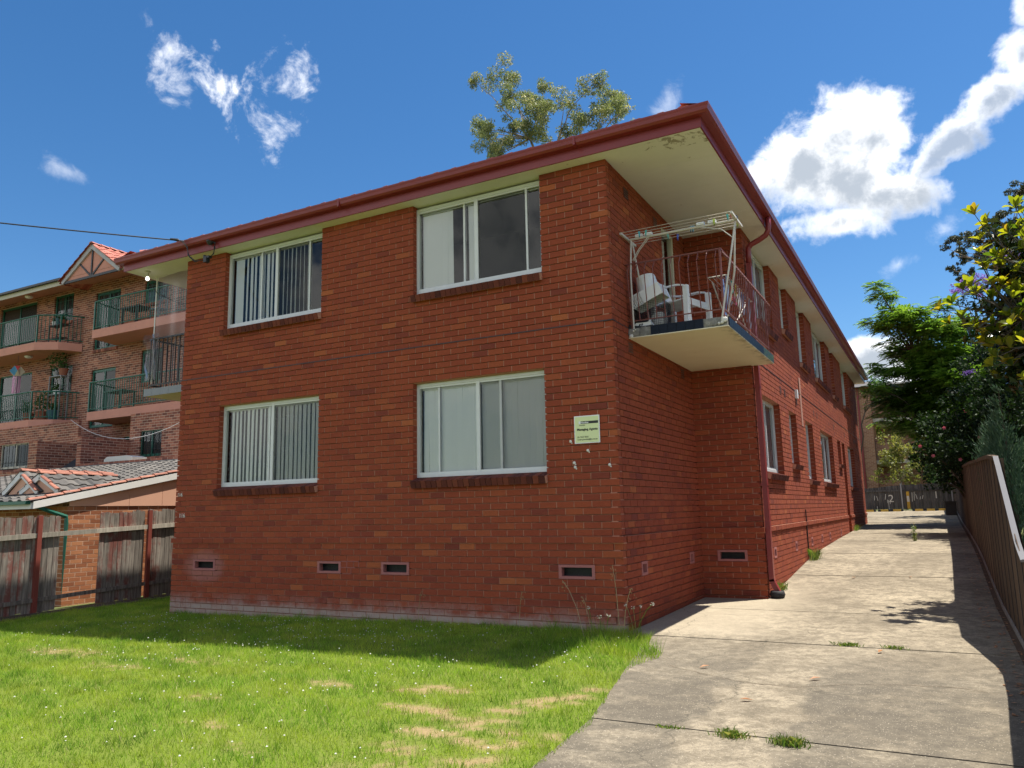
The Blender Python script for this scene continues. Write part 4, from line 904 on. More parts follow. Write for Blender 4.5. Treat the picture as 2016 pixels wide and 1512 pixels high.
for i, (x, lab) in enumerate(((-7.82, 'left of the cable'), (-6.89, 'just right of the black insulator'), (-6.42, 'farthest right of the cable'))):
    h = MB().tube([(x, -0.22, 6.09), (x+0.02, -0.29, 6.10), (x+0.10, -0.31, 6.105), (x+0.15, -0.29, 6.10), (x+0.155, -0.26, 6.085)], 0.008, 5); props(h.build('wire_hook', 'rack', smooth=True), 'bent pale wire hook screwed into the red fascia, '+lab, 'hook', 'hooks on the fascia')

# clothes airer standing at the front edge of the right balcony
ZA = 5.04
air = thing('clothes_airer', 'tall white folding clothes airer on the balcony with wire lines above the railing', 'clothes airer', (0.7, 0.62, 3.775))
MB().tube([(0.05, 0.66, ZA-0.02), (1.49, 0.66, ZA-0.02)], 0.017, 8).build('bar', 'rack', air)
for x in (0.02, 1.47): MB().box(x-0.014, x+0.014, 0.40, 0.98, ZA-0.02, ZA+0.01).build('end_bar', 'rack', air)
for i in range(6):
    y = 0.425+i*0.105; MB().tube([(0.02, y, ZA+0.012), (1.47, y, ZA+0.012)], 0.0035, 4).build('line', 'rack', air)
MB().tube([(0.07, 0.66, ZA-0.03), (0.075, 0.575, 4.5), (0.085, 0.575, 3.76)], 0.0115, 6).build('leg', 'rack', air)
MB().tube([(1.46, 0.66, ZA-0.03), (1.40, 0.56, 4.55), (1.235, 0.555, 3.72)], 0.0115, 6).build('leg', 'rack', air)
MB().tube([(0.08, 0.68, ZA-0.05), (0.13, 0.80, 4.4), (0.20, 1.02, 3.78)], 0.012, 6).build('leg', 'rack', air)
MB().tube([(1.45, 0.68, ZA-0.05), (1.38, 0.80, 4.4), (1.2, 1.0, 3.78)], 0.012, 6).build('leg', 'rack', air)
for y in (0.64, 0.68): MB().tube([(0.09, y, 4.72), (0.18, y, 4.86), (0.32, y, ZA-0.03)], 0.006, 5).build('brace', 'rack', air)
MB().tube([(1.41, 0.65, 4.80), (1.28, 0.65, 4.93), (1.02, 0.65, ZA-0.03)], 0.007, 5).build('brace', 'rack', air)
for x in (0.32, 0.19, 1.02, 1.17): MB().box(x-0.05, x+0.05, 0.635, 0.685, ZA-0.005, ZA+0.03).build('bracket', 'white', air)
for x in (1.47,): MB().box(x-0.018, x+0.018, 0.645, 0.69, ZA-0.03, ZA+0.035).build('cap', 'black', air)
PEGS = [(0.53, 1, (0.10, 0.42, 0.36), 'sea green peg left on the airer lines'), (0.63, 0, (0.05, 0.12, 0.55), 'dark blue peg tilted on the airer lines'), (0.87, 2, (0.25, 0.42, 0.42), 'grey green peg beside a teal one near the middle of the airer'), (0.90, 2, (0.10, 0.36, 0.46), 'teal peg near the middle of the airer'),
        (1.20, 3, (0.50, 0.62, 0.04), 'lime yellow peg above the white bracket of the airer'), (1.45, 1, (0.45, 0.62, 0.05), 'lime peg at the right end of the airer'), (1.44, 4, (0.55, 0.16, 0.10), 'red peg at the right end of the airer'), (0.36, 5, (0.06, 0.40, 0.36), 'turquoise peg on the nearest left line of the airer'), (0.27, 5, (0.05, 0.36, 0.42), 'teal peg hanging lowest at the left of the airer'), (1.42, 5, (0.05, 0.40, 0.36), 'turquoise peg hanging low at the right leg of the airer')]
for i, (x, ln, c, lab) in enumerate(PEGS):
    nm = 'peg_colour_%d' % i; plain(nm, c, 0.4); y = 0.425+(5-ln)*0.105; dz = -0.02 if ln < 5 else -0.07
    pg = MB(); tl = random.uniform(-0.25, 0.25)
    for s in (-1, 1): pg.obox((x+s*0.004, y, ZA+0.015+dz), (0.0045, 0, 0), (0, 0.006, 0), (tl*0.02+s*0.004, 0, 0.042))
    props(pg.build('clothes_peg', nm), lab, 'clothes peg', 'pegs on the balcony airer')
# second rack with small washing, behind the side railing
rk = thing('drying_rack', 'low drying rack hung with washing behind the side railing of the balcony', 'drying rack', (1.0, 2.0, 3.775)); ZR = 4.47
for y in (1.15, 2.75): MB().tube([(0.94, y, ZR), (1.21, y, ZR)], 0.008, 5).build('end_bar', 'rack', rk)
for i in range(5): x = 0.95+i*0.063; MB().tube([(x, 1.15, ZR), (x, 2.75, ZR)], 0.004, 4).build('line', 'rack', rk)
for x in (0.96, 1.19):
    MB().tube([(x, 1.35, ZR-0.01), (x, 2.55, 3.78)], 0.010, 5).build('leg', 'rack', rk); MB().tube([(x, 2.55, ZR-0.01), (x, 1.35, 3.78)], 0.010, 5).build('leg', 'rack', rk)
CL = [(1.18, 1.22, 0.10, 0.42, (0.24, 0.31, 0.45), 'sock', 'pale blue sock at the near end of the drying rack'), (1.10, 1.34, 0.13, 0.50, (0.17, 0.25, 0.48), 'cloth', 'blue cloth hanging long at the near end of the drying rack'), (1.18, 1.50, 0.06, 0.16, (0.06, 0.30, 0.28), 'sock', 'dark teal sock on the drying rack'), (1.10, 1.62, 0.07, 0.22, (0.12, 0.17, 0.15), 'sock', 'grey green sock on the drying rack'),
      (1.18, 1.74, 0.05, 0.15, (0.55, 0.40, 0.08), 'sock', 'yellow sock on the drying rack'), (1.10, 1.82, 0.06, 0.18, (0.42, 0.08, 0.09), 'sock', 'red sock on the drying rack'), (1.18, 1.93, 0.08, 0.30, (0.62, 0.60, 0.60), 'sock', 'white sock hanging long on the drying rack'), (1.10, 2.05, 0.06, 0.20, (0.45, 0.10, 0.20), 'sock', 'dark pink sock on the drying rack'),
      (1.18, 2.16, 0.10, 0.34, (0.19, 0.20, 0.28), 'cloth', 'slate coloured cloth in the middle of the drying rack'), (1.10, 2.30, 0.13, 0.28, (0.55, 0.53, 0.62), 'shirt', 'pale lilac garment on the drying rack'), (1.18, 2.42, 0.10, 0.40, (0.13, 0.14, 0.20), 'cloth', 'dark navy cloth at the far end of the drying rack'), (1.18, 2.58, 0.13, 0.45, (0.20, 0.21, 0.28), 'shirt', 'grey garment at the far end of the drying rack')]
for i, (x, y, w, h, c, cat, lab) in enumerate(CL):
    nm = 'fabric_%d' % i; M[nm] = cloth(nm, c, 0.2); m = MB(); n, k = 6, 7
    for j in range(k+1):
        for a in range(n+1):
            u, v = a/n-0.5, j/k; ww = w*(1-0.25*v*(cat == 'sock')); m.v.append((x+0.012*math.sin(9*u+i+4*v)+0.006, y+1.35*ww*u*(1+0.1*math.sin(5*v+i)), ZR+0.006-h*v+0.01*math.sin(7*u+i)*v))
    for j in range(k):
        for a in range(n): m.f.append((j*(n+1)+a, j*(n+1)+a+1, (j+1)*(n+1)+a+1, (j+1)*(n+1)+a)); m.t.append(0)
    props(m.build('washing', nm, smooth=True), lab, cat, 'washing on the balcony rack')
# white plastic armchair
ch = thing('plastic_chair', 'white moulded plastic armchair behind the balcony railing', 'chair', (0.48, 1.35, 3.775))
def C(p): a = R2D(74); x, y, z = p; return (0.50+x*math.cos(a)-y*math.sin(a), 1.35+x*math.sin(a)+y*math.cos(a), 3.775+z)   # chair built facing -y, turned to face right
def strip(rows, t=0.012):
    m = MB(); k = len(rows[0]); top = [p for r in rows for p in r]; n = len(top); up_ = [C(p) for p in top]; lo = [C((p[0], p[1]+0.0, p[2]-t)) for p in top]; m.v = up_+lo
    for i in range(len(rows)-1):
        for j in range(k-1): q = (i*k+j, i*k+j+1, (i+1)*k+j+1, (i+1)*k+j); m.f.append(q); m.f.append(tuple(reversed([a+n for a in q]))); m.t += [0, 0]
    for i in range(len(rows)-1):
        for j in (0, k-1): m.f.append((i*k+j, (i+1)*k+j, (i+1)*k+j+n, i*k+j+n)); m.t.append(0)
    for i in (0, len(rows)-1):
        for j in range(k-1): m.f.append((i*k+j, i*k+j+1, i*k+j+1+n, i*k+j+n)); m.t.append(0)
    return m
xsn = [-0.24, -0.16, -0.06, 0.06, 0.16, 0.24]
strip([[(x*(1+0.06*(k < 2)), y, 0.43+0.012*(k-2)*-0.5+0.25*x*x) for x in xsn] for k, y in enumerate((-0.27, -0.24, -0.1, 0.06, 0.2))], 0.02).build('seat', 'white', ch, smooth=False)
strip([[(x*(1+0.1*(1-v)), 0.20+0.16*v-0.5*x*x+0.05, 0.44+0.42*v-0.35*x*x*v) for x in xsn] for v in (0, 0.25, 0.5, 0.75, 1.0)], 0.014).build('backrest', 'white', ch)
for s in (-1, 1):
    strip([[(s*0.26, y, 0.65+dz), (s*0.315, y, 0.645+dz)] for y, dz in ((0.30, 0.03), (0.16, 0.0), (0, -0.005), (-0.14, -0.005), (-0.24, -0.03), (-0.28, -0.09))], 0.02).build('armrest', 'white', ch)
    strip([[(s*(0.255+0.03*v), -0.30+0.03*v-0.035, 0.0+0.60*v), (s*(0.255+0.03*v), -0.30+0.03*v+0.035, 0.0+0.60*v)] for v in (0, 0.33, 0.66, 1.0)], 0.001).build('leg', 'white', ch)
    MB().obox(C((s*0.285, -0.275, 0.30)), Vector(C((0.03, 0, 0)))-Vector(C((0, 0, 0))), Vector(C((0, 0.032, 0)))-Vector(C((0, 0, 0))), (0, 0, 0.30)).build('leg', 'white', ch)
    MB().obox(C((s*0.255, 0.27, 0.22)), Vector(C((0.028, 0, 0)))-Vector(C((0, 0, 0))), Vector(C((0, 0.03, 0)))-Vector(C((0, 0, 0))), (0.0, 0, 0.22)).build('leg', 'white', ch)
MB().obox(C((0, -0.275, 0.395)), Vector(C((0.25, 0, 0)))-Vector(C((0, 0, 0))), Vector(C((0, 0.012, 0)))-Vector(C((0, 0, 0))), (0, 0, 0.045)).build('apron', 'white', ch)
# black wire crate, white basket, bucket
cr = thing('wire_crate', 'black wire mesh crate on the balcony under a white laundry basket', 'crate', (0.25, 0.92, 3.775))
X0, X1, Y0, Y1, Z0, Z1 = 0.03, 0.44, 0.74, 1.08, 3.775, 4.16
for (a, b) in (((X0, Y0), (X1, Y0)), ((X1, Y0), (X1, Y1)), ((X0, Y1), (X1, Y1)), ((X0, Y0), (X0, Y1))):
    m = MB(); a3, b3 = Vector((*a, 0)), Vector((*b, 0)); n = int((b3-a3).length/0.024)
    for i in range(n+1): p = a3.lerp(b3, i/n); m.box(p.x-0.0018, p.x+0.0018, p.y-0.0018, p.y+0.0018, Z0, Z1)
    for i in range(17): z = Z0+(Z1-Z0)*i/16; m.box(min(a[0], b[0])-0.0015, max(a[0], b[0])+0.0015, min(a[1], b[1])-0.0015, max(a[1], b[1])+0.0015, z-0.0018, z+0.0018)
    m.build('mesh_side', 'black', cr)
m = MB(); m.lathe([(0.11, 0), (0.13, 0.05), (0.10, 0.14), (0.05, 0.17)], (0.17, 0.90, 3.78), 10); m.build('dark_bundle', 'black', cr)
m = MB(); m.lathe([(0.09, 0), (0.12, 0.08), (0.11, 0.2), (0.06, 0.25)], (0.32, 0.93, 3.78), 10); m.build('pale_bundle', 'whitepaint', cr)
bk = thing('laundry_basket', 'white perforated laundry basket lying tilted on the black wire crate', 'laundry basket', (0.2, 0.9, 4.16))
def basket_face(c, a, b, n, holes, nm):
    c, a, b, n = Vector(c), Vector(a), Vector(b), Vector(n); m = MB()
    if not holes: m.obox(c, a, b, n); m.build(nm, 'white', bk); return
    gx_, gy_ = holes
    for i in range(gx_+1): m.obox(c-a+a*(2*i/gx_), a*(0.34/gx_)+a*0.0, b, n)
    for j in range(gy_+1): m.obox(c-b+b*(2*j/gy_), a, b*(0.34/gy_), n*0.9)
    m.build(nm, 'white', bk)
ta = R2D(22); ax, az, ay = Vector((math.cos(ta), 0, math.sin(ta))), Vector((-math.sin(ta), 0, math.cos(ta))), Vector((0, 1, 0)); c0 = Vector((0.22, 0.86, 4.235))
basket_face(c0-ay*0.15-ax*0.14, ax*0.075, az*0.085, ay*0.004, (6, 8), 'perforated_side'); basket_face(c0-ay*0.15+ax*0.075, ax*0.14, az*0.085, ay*0.004, None, 'side'); basket_face(c0+ay*0.15, ax*0.215, az*0.085, ay*0.004, None, 'side')
basket_face(c0-ax*0.215, ay*0.15, az*0.085, ax*0.004, None, 'end'); basket_face(c0+ax*0.215, ay*0.15, az*0.085, ax*0.004, None, 'end'); basket_face(c0+az*0.082, ax*0.215, ay*0.15, az*0.004, None, 'base')
bu = MB(); bu.lathe([(0.145, 0), (0.147, 0.01), (0.135, 0.2), (0.125, 0.235), (0.09, 0.245)], (0.21, 0.90, 4.315), 20, axis=(-0.2, 0, 1)); props(bu.build('bucket', 'white', smooth=False), 'white plastic bucket turned upside down on the laundry basket', 'bucket')
wp = thing('white_container', 'white slotted plastic container lying at the left end of the balcony edge', 'container', (0.16, 0.65, 3.78))
m = MB(); m.prism([(0.03, 0.63, 3.80), (0.12, 0.63, 3.79), (0.31, 0.63, 3.81), (0.29, 0.63, 3.86), (0.24, 0.63, 3.85), (0.10, 0.63, 3.855)], (0, 0.14, 0)); m.build('body', 'white', wp)
m = MB()
for i in range(2): m.obox((0.15+i*0.03, 0.628, 3.825), (0.008, 0, -0.004), (0, 0.002, 0), (0.006, 0, 0.012))
m.build('slot', 'black', wp); m = MB(); m.prism([(0.255, 0.66, 3.85), (0.295, 0.66, 3.85), (0.285, 0.66, 3.90), (0.27, 0.66, 3.90)], (0, 0.03, 0)); m.build('spout', 'white', wp)
m = MB(); m.prism([(0.0, 0.60, 3.776), (0.34, 0.60, 3.776), (0.33, 0.60, 3.80), (0.2, 0.60, 3.797), (0.05, 0.60, 3.82), (0.01, 0.60, 3.835)], (0, 0.25, 0)); props(m.build('black_bag', 'black'), 'flat black plastic bag under the white container on the balcony', 'bag')

# ---------------------------------------------------------------- left paling fence
def fence_top(y): return 1.56+0.0336*y
lf = thing('paling_fence', 'weathered grey timber paling fence with a missing stretch, beside the lawn at the left', 'fence', (-11.0, 1.0, -0.15))
y = -6.0
while y < 8.0:
    w = random.uniform(0.094, 0.104); ok = not (-0.12 < y < 0.72) and not (1.66 < y < 1.80)
    if y > 5: ok = ok and True
    if ok:
        zt_ = fence_top(y)+random.uniform(-0.03, 0.02); zb = gz(-11.0, y)+random.uniform(-0.01, 0.03); lean = random.uniform(-0.006, 0.006); c = random.uniform(0.008, 0.016)
        a, b = y, y+w-random.uniform(0.003, 0.012); x0, x1 = -11.02+random.uniform(-0.004, 0.004), -11.00+random.uniform(-0.004, 0.004)
        m = MB(); m.prism([(x1, a, zb), (x1, b, zb), (x1, b+lean, zt_-c*random.random()), (x1, (a+b)/2+lean, zt_), (x1, a+lean, zt_-c*random.random())], (x0-x1, 0, 0)); m.build('paling', 'paling', lf)
    y += w
for (a, b) in ((-6.0, -1.3), (-1.3, 0.62), (0.62, 2.9), (2.9, 8.0)):
    m = MB()
    for (za, h, dx) in ((1.165, 0.085, 0.045), (0.035, 0.07, 0.04)):
        m = MB(); m.prism([(-10.993, a+0.004, za+0.042*a), (-10.993, b-0.004, za+0.042*b), (-10.993, b-0.004, za+h+0.042*b), (-10.993, a+0.004, za+h+0.042*a)], (dx, 0, 0)); m.build('rail', 'rail_wood' if za > 1 else 'paling', lf)
for yp_ in (-4.9, -2.7, -0.47, 1.79, 4.1, 6.4): MB().box(-10.992, -10.93, yp_-0.04, yp_+0.04, gz(-11.0, yp_)-0.1, fence_top(yp_)+0.0).build('post', 'trim2', lf)

# ---------------------------------------------------------------- brown driveway fence on the right
FT = ([-12, -5, -4, -2.5, -1.5, -0.7, -0.3, 1.35, 1.6, 3, 6, 9, 36], [1.4, 1.45, 1.42, 1.18, 0.98, 0.92, 1.02, 1.93, 1.98, 2.03, 2.12, 2.22, 2.9])
def rft(y): return float(np.interp(y, *FT))
rf = thing('driveway_fence', 'tall brown fence with a pale capped raking end, right of the driveway', 'fence', (4.0, 6.0, 0.1))
y = -8.0
while y < 35.0:
    w = 0.62 if y < 9 else 0.95; zb = prof(y)+0.03; a, b = y+0.003, y+w-0.003
    m = MB()
    P = [(3.992, a+0.0), (3.990, a+0.02), (3.990, b-0.075), (3.994, b-0.055), (3.992, b)]
    vs = [(x, yy_, zb) for x, yy_ in P]+[(x, yy_, rft(yy_)-0.012) for x, yy_ in P]
    m.add(vs+[(x+0.008, q_, z_) for x, q_, z_ in vs], [(i, i+1, i+6, i+5) for i in range(4)]+[(i+10, i+15, i+16, i+11) for i in range(4)]+[(5+i, 6+i, 16+i, 15+i) for i in range(4)]); m.build('fence_sheet', 'sheet', rf)
    MB().box(3.9865, 3.9915, b-0.022, b+0.004, zb, rft(b)-0.03).build('seam_shade', 'rubber', rf); y += w  # dark strip put in for the shaded seam between two sheets
def cap(y0, y1, n, mat, w, t):
    ys_ = [y0+(y1-y0)*i/n for i in range(n+1)]; m = MB()
    for y_ in ys_: z = rft(y_); m.v += [(4.0-w, y_, z), (4.0+w, y_, z), (4.0+w, y_, z-t), (4.0-w, y_, z-t)]
    for i in range(n):
        for j in range(4): m.f.append((4*i+j, 4*i+(j+1) % 4, 4*i+4+(j+1) % 4, 4*i+4+j)); m.t.append(0)
    m.f += [(0, 1, 2, 3), (4*n+3, 4*n+2, 4*n+1, 4*n)]; m.t += [0, 0]
    m.build('cap', mat, rf)
cap(-8, 1.4, 40, 'metal_cap', 0.026, 0.02); cap(1.4, 35, 30, 'sheet', 0.034, 0.05)
m = MB(); ysb = [-8+0.5*i for i in range(86)]
for a, b in zip(ysb[:-1], ysb[1:]): m.quad((4.042, a, prof(a)), (4.042, b, prof(b)), (4.042, b, rft(b)-0.02), (4.042, a, rft(a)-0.02))
m.build('backing', 'sheet', rf)
for yp_ in (-7.5, -5, -2.6, 1.42, 3.8, 6.2, 8.6, 11, 13.4, 15.8, 18.2, 20.6, 23, 25.4, 27.8, 30.2, 32.6): MB().box(4.025, 4.075, yp_-0.03, yp_+0.03, prof(yp_)-0.05, rft(yp_)-0.03).build('post', 'sheet', rf)
m = MB()
yy = [-8+0.8*i for i in range(54)]
for i in range(53): a, b = yy[i], yy[i+1]; m.obox((3.985, (a+b)/2, (prof(a)+prof(b))/2+0.045), (0.008, 0, 0), (0, 0.398, (prof(b)-prof(a))/2), (0, 0, 0.032))
m.build('plinth', 'concrete_plain', rf)

# ---------------------------------------------------------------- back fence of the yard, wheel stops
bf = thing('back_fence', 'dark stained paling fence across the far end of the driveway, painted with bay numbers', 'fence', (1.0, 35.0, 1.07)); x = -9.0; bt = 0
while x < 4.0:
    w = 0.118; zt_ = 2.20+0.055*max(0, x)+0.03*math.sin(x*1.1)+random.uniform(-0.012, 0.02)
    MB().box(x+0.002, x+w-0.003, 35.0+random.uniform(0, 0.006), 35.02, 1.10+random.uniform(0, 0.05), zt_).build('paling', 'dark_paling', bf); x += w
for (a, b) in ((-9, -2.8), (-2.8, 1.72), (1.72, 4.0)): MB().box(a+0.005, b-0.005, 34.95, 34.995, 2.02, 2.10).build('rail', 'dark_paling', bf)
for x in (-5, -1.6, 1.72, 3.93): MB().box(x-0.03, x+0.03, 34.89, 34.945, 1.05, 2.40).build('post', 'galv', bf)
MB().box(1.93, 2.06, 34.965, 34.995, 1.15, 2.0).build('patch_board', 'yellow', bf); MB().box(1.94, 2.05, 34.955, 34.964, 1.5, 1.78).build('sticker', 'whitepaint', bf)
for (b_, x, z, s) in (('2', 1.10, 1.50, 0.52), ('1', 3.12, 1.64, 0.48)): text(b_, s, (x, 34.988, z), 'whitepaint', bf, 'painted_mark')
for (x, za, zb, ln) in ((0.46, 1.60, 1.84, 0.03), (0.62, 1.58, 1.80, -0.04), (0.95, 1.62, 1.90, 0.05), (1.10, 1.12, 1.60, 0.0), (1.17, 1.40, 1.60, 0.01), (1.06, 1.45, 1.62, 0.0), (2.17, 1.50, 1.95, 0.02), (2.26, 1.55, 1.98, 0.03), (2.40, 1.62, 1.86, -0.05), (2.52, 1.60, 1.74, 0.03), (2.62, 1.62, 1.80, 0.05), (0.56, 1.15, 1.30, 0.0)):
    m = MB(); m.obox((x+ln/2, 34.990, (za+zb)/2), (0.011, 0, 0), (0, 0.003, 0), (ln/2, 0, (zb-za)/2)); m.build('paint_drip', 'whitepaint', bf)
bpos = [(0.30, 33.6), (0.95, 33.6), (1.5, 33.7), (2.45, 33.7), (2.95, 33.7), (3.45, 33.9)]
wl_ = ['leftmost, by the red flats', 'second from the red flats', 'left of the yellow board', 'just right of the yellow board', 'under the painted number 1', 'nearest the brown fence']
for i, (x, y) in enumerate(bpos):
    z = prof(y); ws = thing('wheel_stop', 'black and yellow wheel stop before the dark back fence, '+wl_[i], 'wheel stop', (x, y, z), 'wheel stops in the rear yard')
    m = MB(); m.prism([(x-0.28, y-0.07, z), (x-0.28, y+0.07, z), (x-0.28, y+0.04, z+0.10), (x-0.28, y-0.04, z+0.10)], (0.56, 0, 0)); m.build('body', 'rubber', ws)
    m = MB(); m.prism([(x-0.16, y-0.072, z+0.002), (x-0.16, y-0.042, z+0.102), (x-0.16, y+0.042, z+0.102), (x-0.16, y+0.072, z+0.002)], (0.34, 0, 0)); m.build('stripe', 'yellow', ws)
m = MB(); z = prof(28); m.box(3.55, 3.95, 27.8, 28.6, z-0.02, z+0.5); m.box(3.52, 3.97, 27.77, 28.63, z+0.5, z+0.56); props(m.build('planter_box', 'dark'), 'low dark block at the far end of the brown fence', 'planter')

# ---------------------------------------------------------------- block of flats beyond the back fence
def farbrick():
    m = MT('far_brickwork', 0.9, spec=0.15); x, y, z = m.xyz(); cb = m.N('ShaderNodeCombineXYZ'); m.l.new(m.math('ADD', x, y), cb.inputs[0]); m.l.new(z, cb.inputs[1])
    b = m.N('ShaderNodeTexBrick'); m.l.new(cb.outputs[0], b.inputs['Vector']); b.inputs['Scale'].default_value = 1.0; b.inputs['Brick Width'].default_value = 0.24; b.inputs['Row Height'].default_value = 0.086; b.inputs['Mortar Size'].default_value = 0.008
    b.inputs['Color1'].default_value = (0.24, 0.11, 0.065, 1); b.inputs['Color2'].default_value = (0.34, 0.18, 0.10, 1); b.inputs['Mortar'].default_value = (0.4, 0.3, 0.22, 1); m.color(b.outputs['Color']); return m.m
M['farbrick'] = farbrick()
bb = thing('rear_flats', 'orange brown brick flats with open balconies, beyond the back fence', 'apartment building', (-3, 47, 1.2))
MB().box(-12, 0.1, 45.0, 58, 1.0, 8.75).build('wall', 'farbrick', bb); MB().box(0.102, 4.6, 49.5, 58, 1.0, 8.75).build('wall', 'farbrick', bb)
MB().box(1.45, 1.75, 45.6, 46.0, 1.0, 8.55).build('pillar', 'farbrick', bb)
for zf in (3.9, 6.55): MB().box(0.102, 2.2, 45.4, 49.5, zf, zf+0.22).build('balcony', 'cream_wood', bb)
for zf in (2.1, 4.45, 7.0):
    MB().box(0.11, 1.44, 45.42, 45.55, zf, zf+0.78).build('balustrade', 'farbrick', bb)
    m = MB()
    for i in range(3): m.box(0.11, 1.44, 45.45, 45.49, zf+0.86+0.13*i, zf+0.91+0.13*i)
    m.box(0.75, 0.79, 45.46, 45.48, zf+0.78, zf+1.2); m.build('railing', 'rail_red', bb)
m = MB(); m.add([(-12.5, 44.5, 8.76), (2.6, 44.5, 8.76), (2.6, 58.5, 8.76), (-12.5, 58.5, 8.76), (-5, 51.5, 10.6)], [(0, 1, 4), (1, 2, 4), (2, 3, 4), (3, 0, 4), (3, 2, 1, 0)]); m.build('roof', 'tile_dark', bb)
MB().tube([(-0.62, 44.95, 1.2), (-0.62, 44.95, 8.7)], 0.06, 8).build('downpipe', 'trim', bb)

# ---------------------------------------------------------------- neighbour's block on the left
nb = thing('unit_block', 'three storey brown brick unit block with salmon balconies and green railings, left', 'apartment building', (-24, 9, 1))
NY = 9.0; NX0, NX1 = -36.0, -16.0
NO = [(-30.76, -28.22, 8.1, 10.32, 'door'), (-27.03, -25.78, 9.20, 10.33, 'window'), (-24.35, -22.89, 7.80, 10.03, 'window'), (-21.50, -20.25, 9.20, 10.05, 'window'),
      (-30.50, -28.20, 5.15, 7.42, 'door'), (-26.97, -25.55, 6.35, 7.42, 'window'), (-24.35, -22.92, 4.85, 7.02, 'window'), (-21.50, -20.30, 6.25, 7.44, 'window'),
      (-22.2, -21.2, 2.65, 4.4, 'door')]
wall_nb = lay(nb, (NX0, NY, 0), (1, 0, 0), (0, -1, 0), NX1-NX0, 12, 123, [(a-NX0, b-NX0, c, d) for a, b, c, d, _ in NO], lambda p: (0, 0), lambda k: 0.0, 'mortar_pale', gap=0.014, rake=0.0005, rec=0.002)
# party walls and terrace parapet
NBL = lambda p, du, dn, L, k0, k1, ops=(): lay(nb, p, du, dn, L, k0, k1, list(ops), lambda q: (0, 0), lambda k: 0.0, 'mortar_pale', gap=0.014, rake=0.0005, rec=0.002)
NBL((-20.0, 6.0, 0), (0, 1, 0), (1, 0, 0), 1.65, 24, 47); NBL((-20.22, 6.0, 0), (1, 0, 0), (0, -1, 0), 0.215, 24, 47)
NBL((-20.0, 7.65, 0), (1, 0, 0), (0, -1, 0), 4.0, 24, 57, [(0.53, 1.59, 3.45, 4.33)])
NBL((-20.0, 5.98, 0), (1, 0, 0), (0, -1, 0), 8.8, 24, 37)
NBL((-22.33, 6.0, 0), (0, 1, 0), (1, 0, 0), 3.0, 24, 47); NBL((-22.80, 6.0, 0), (1, 0, 0), (0, -1, 0), 0.465, 24, 47)
NBL((-33.0, 7.65, 0), (1, 0, 0), (0, -1, 0), 10.2, 24, 57, [(5.5, 7.4, 3.39, 4.33)])
NBL((-31.0, 5.98, 0), (1, 0, 0), (0, -1, 0), 8.2, 24, 36)
finish_bricks(0, 'brick_nb')
MB().box(-31, -11.2, 6.15, NY-0.12, 2.3, 2.6).build('terrace_floor', 'concrete_plain', nb)
MB().box(NX0, NX1, NY+0.12, 22, 1.0, 10.45).build('core', 'dark', nb)
for (a, b, c, d, k) in NO:
    sl = [(a+0.1-NX0, (a+b)/2-NX0, 14)] if k == 'door' else [(a+0.1-NX0, b-0.1-NX0, 35)]
    wf = make_window(nb, (NX0, NY, 0), (1, 0, 0), (0, -1, 0), a-NX0, b-NX0, c, d, [((a+b)/2-NX0, 0.06, 0)], sl, sill=False, depth=0.06, room=None, frame='green', screen_rng=((a+b)/2-NX0, b-0.05-NX0), fr=0.06)
    m = MB().box(a-0.005, b+0.005, NY+0.116, NY+0.119, c-0.01, d+0.01); m.build('backing', 'dark', wf)
    if k == 'window' and c > 5:
        n = int((b-a)/0.09)
        for i in range(n): MB().box(a+i*(b-a)/n+0.004, a+(i+1)*(b-a)/n-0.004, NY-0.05, NY+0.03, c-0.115, c-0.005).build('brick', 'brick_nb', wall_nb)
        m = MB()
        for i in range(5): x = a+(b-a)*(i+0.5)/5; m.box(x-0.008, x+0.008, NY+0.02, NY+0.032, c, d)
        for z in (c+(d-c)*0.3, c+(d-c)*0.75): m.box(a, b, NY+0.022, NY+0.03, z-0.008, z+0.008)
        m.build('security_grille', 'green', wf, kind='stuff')
for (p0, a, b, c, d) in (((-20.0, 7.65, 0), 0.53, 1.59, 3.45, 4.33), ((-33.0, 7.65, 0), 5.5, 7.4, 3.39, 4.33)):
    wf = make_window(nb, p0, (1, 0, 0), (0, -1, 0), a, b, c, d, [((a+b)/2, 0.06, 0)], [(a+0.08, (a+b)/2-0.04, 12)], sill=False, depth=0.05, room=None, frame='green' if a < 1 else 'cream_wood', screen_rng=((a+b)/2, b-0.05), fr=0.05)
    m = MB().box(p0[0]+a-0.005, p0[0]+b+0.005, 7.766, 7.769, c-0.01, d+0.01); m.build('backing', 'dark', wf); m = MB()
    for i in range(5): x = p0[0]+a+(b-a)*(i+0.5)/5; m.box(x-0.009, x+0.009, 7.66, 7.672, c, d)
    m.box(p0[0]+a, p0[0]+b, 7.662, 7.67, c+0.22, c+0.236); m.build('security_grille', 'black', wf, kind='stuff')
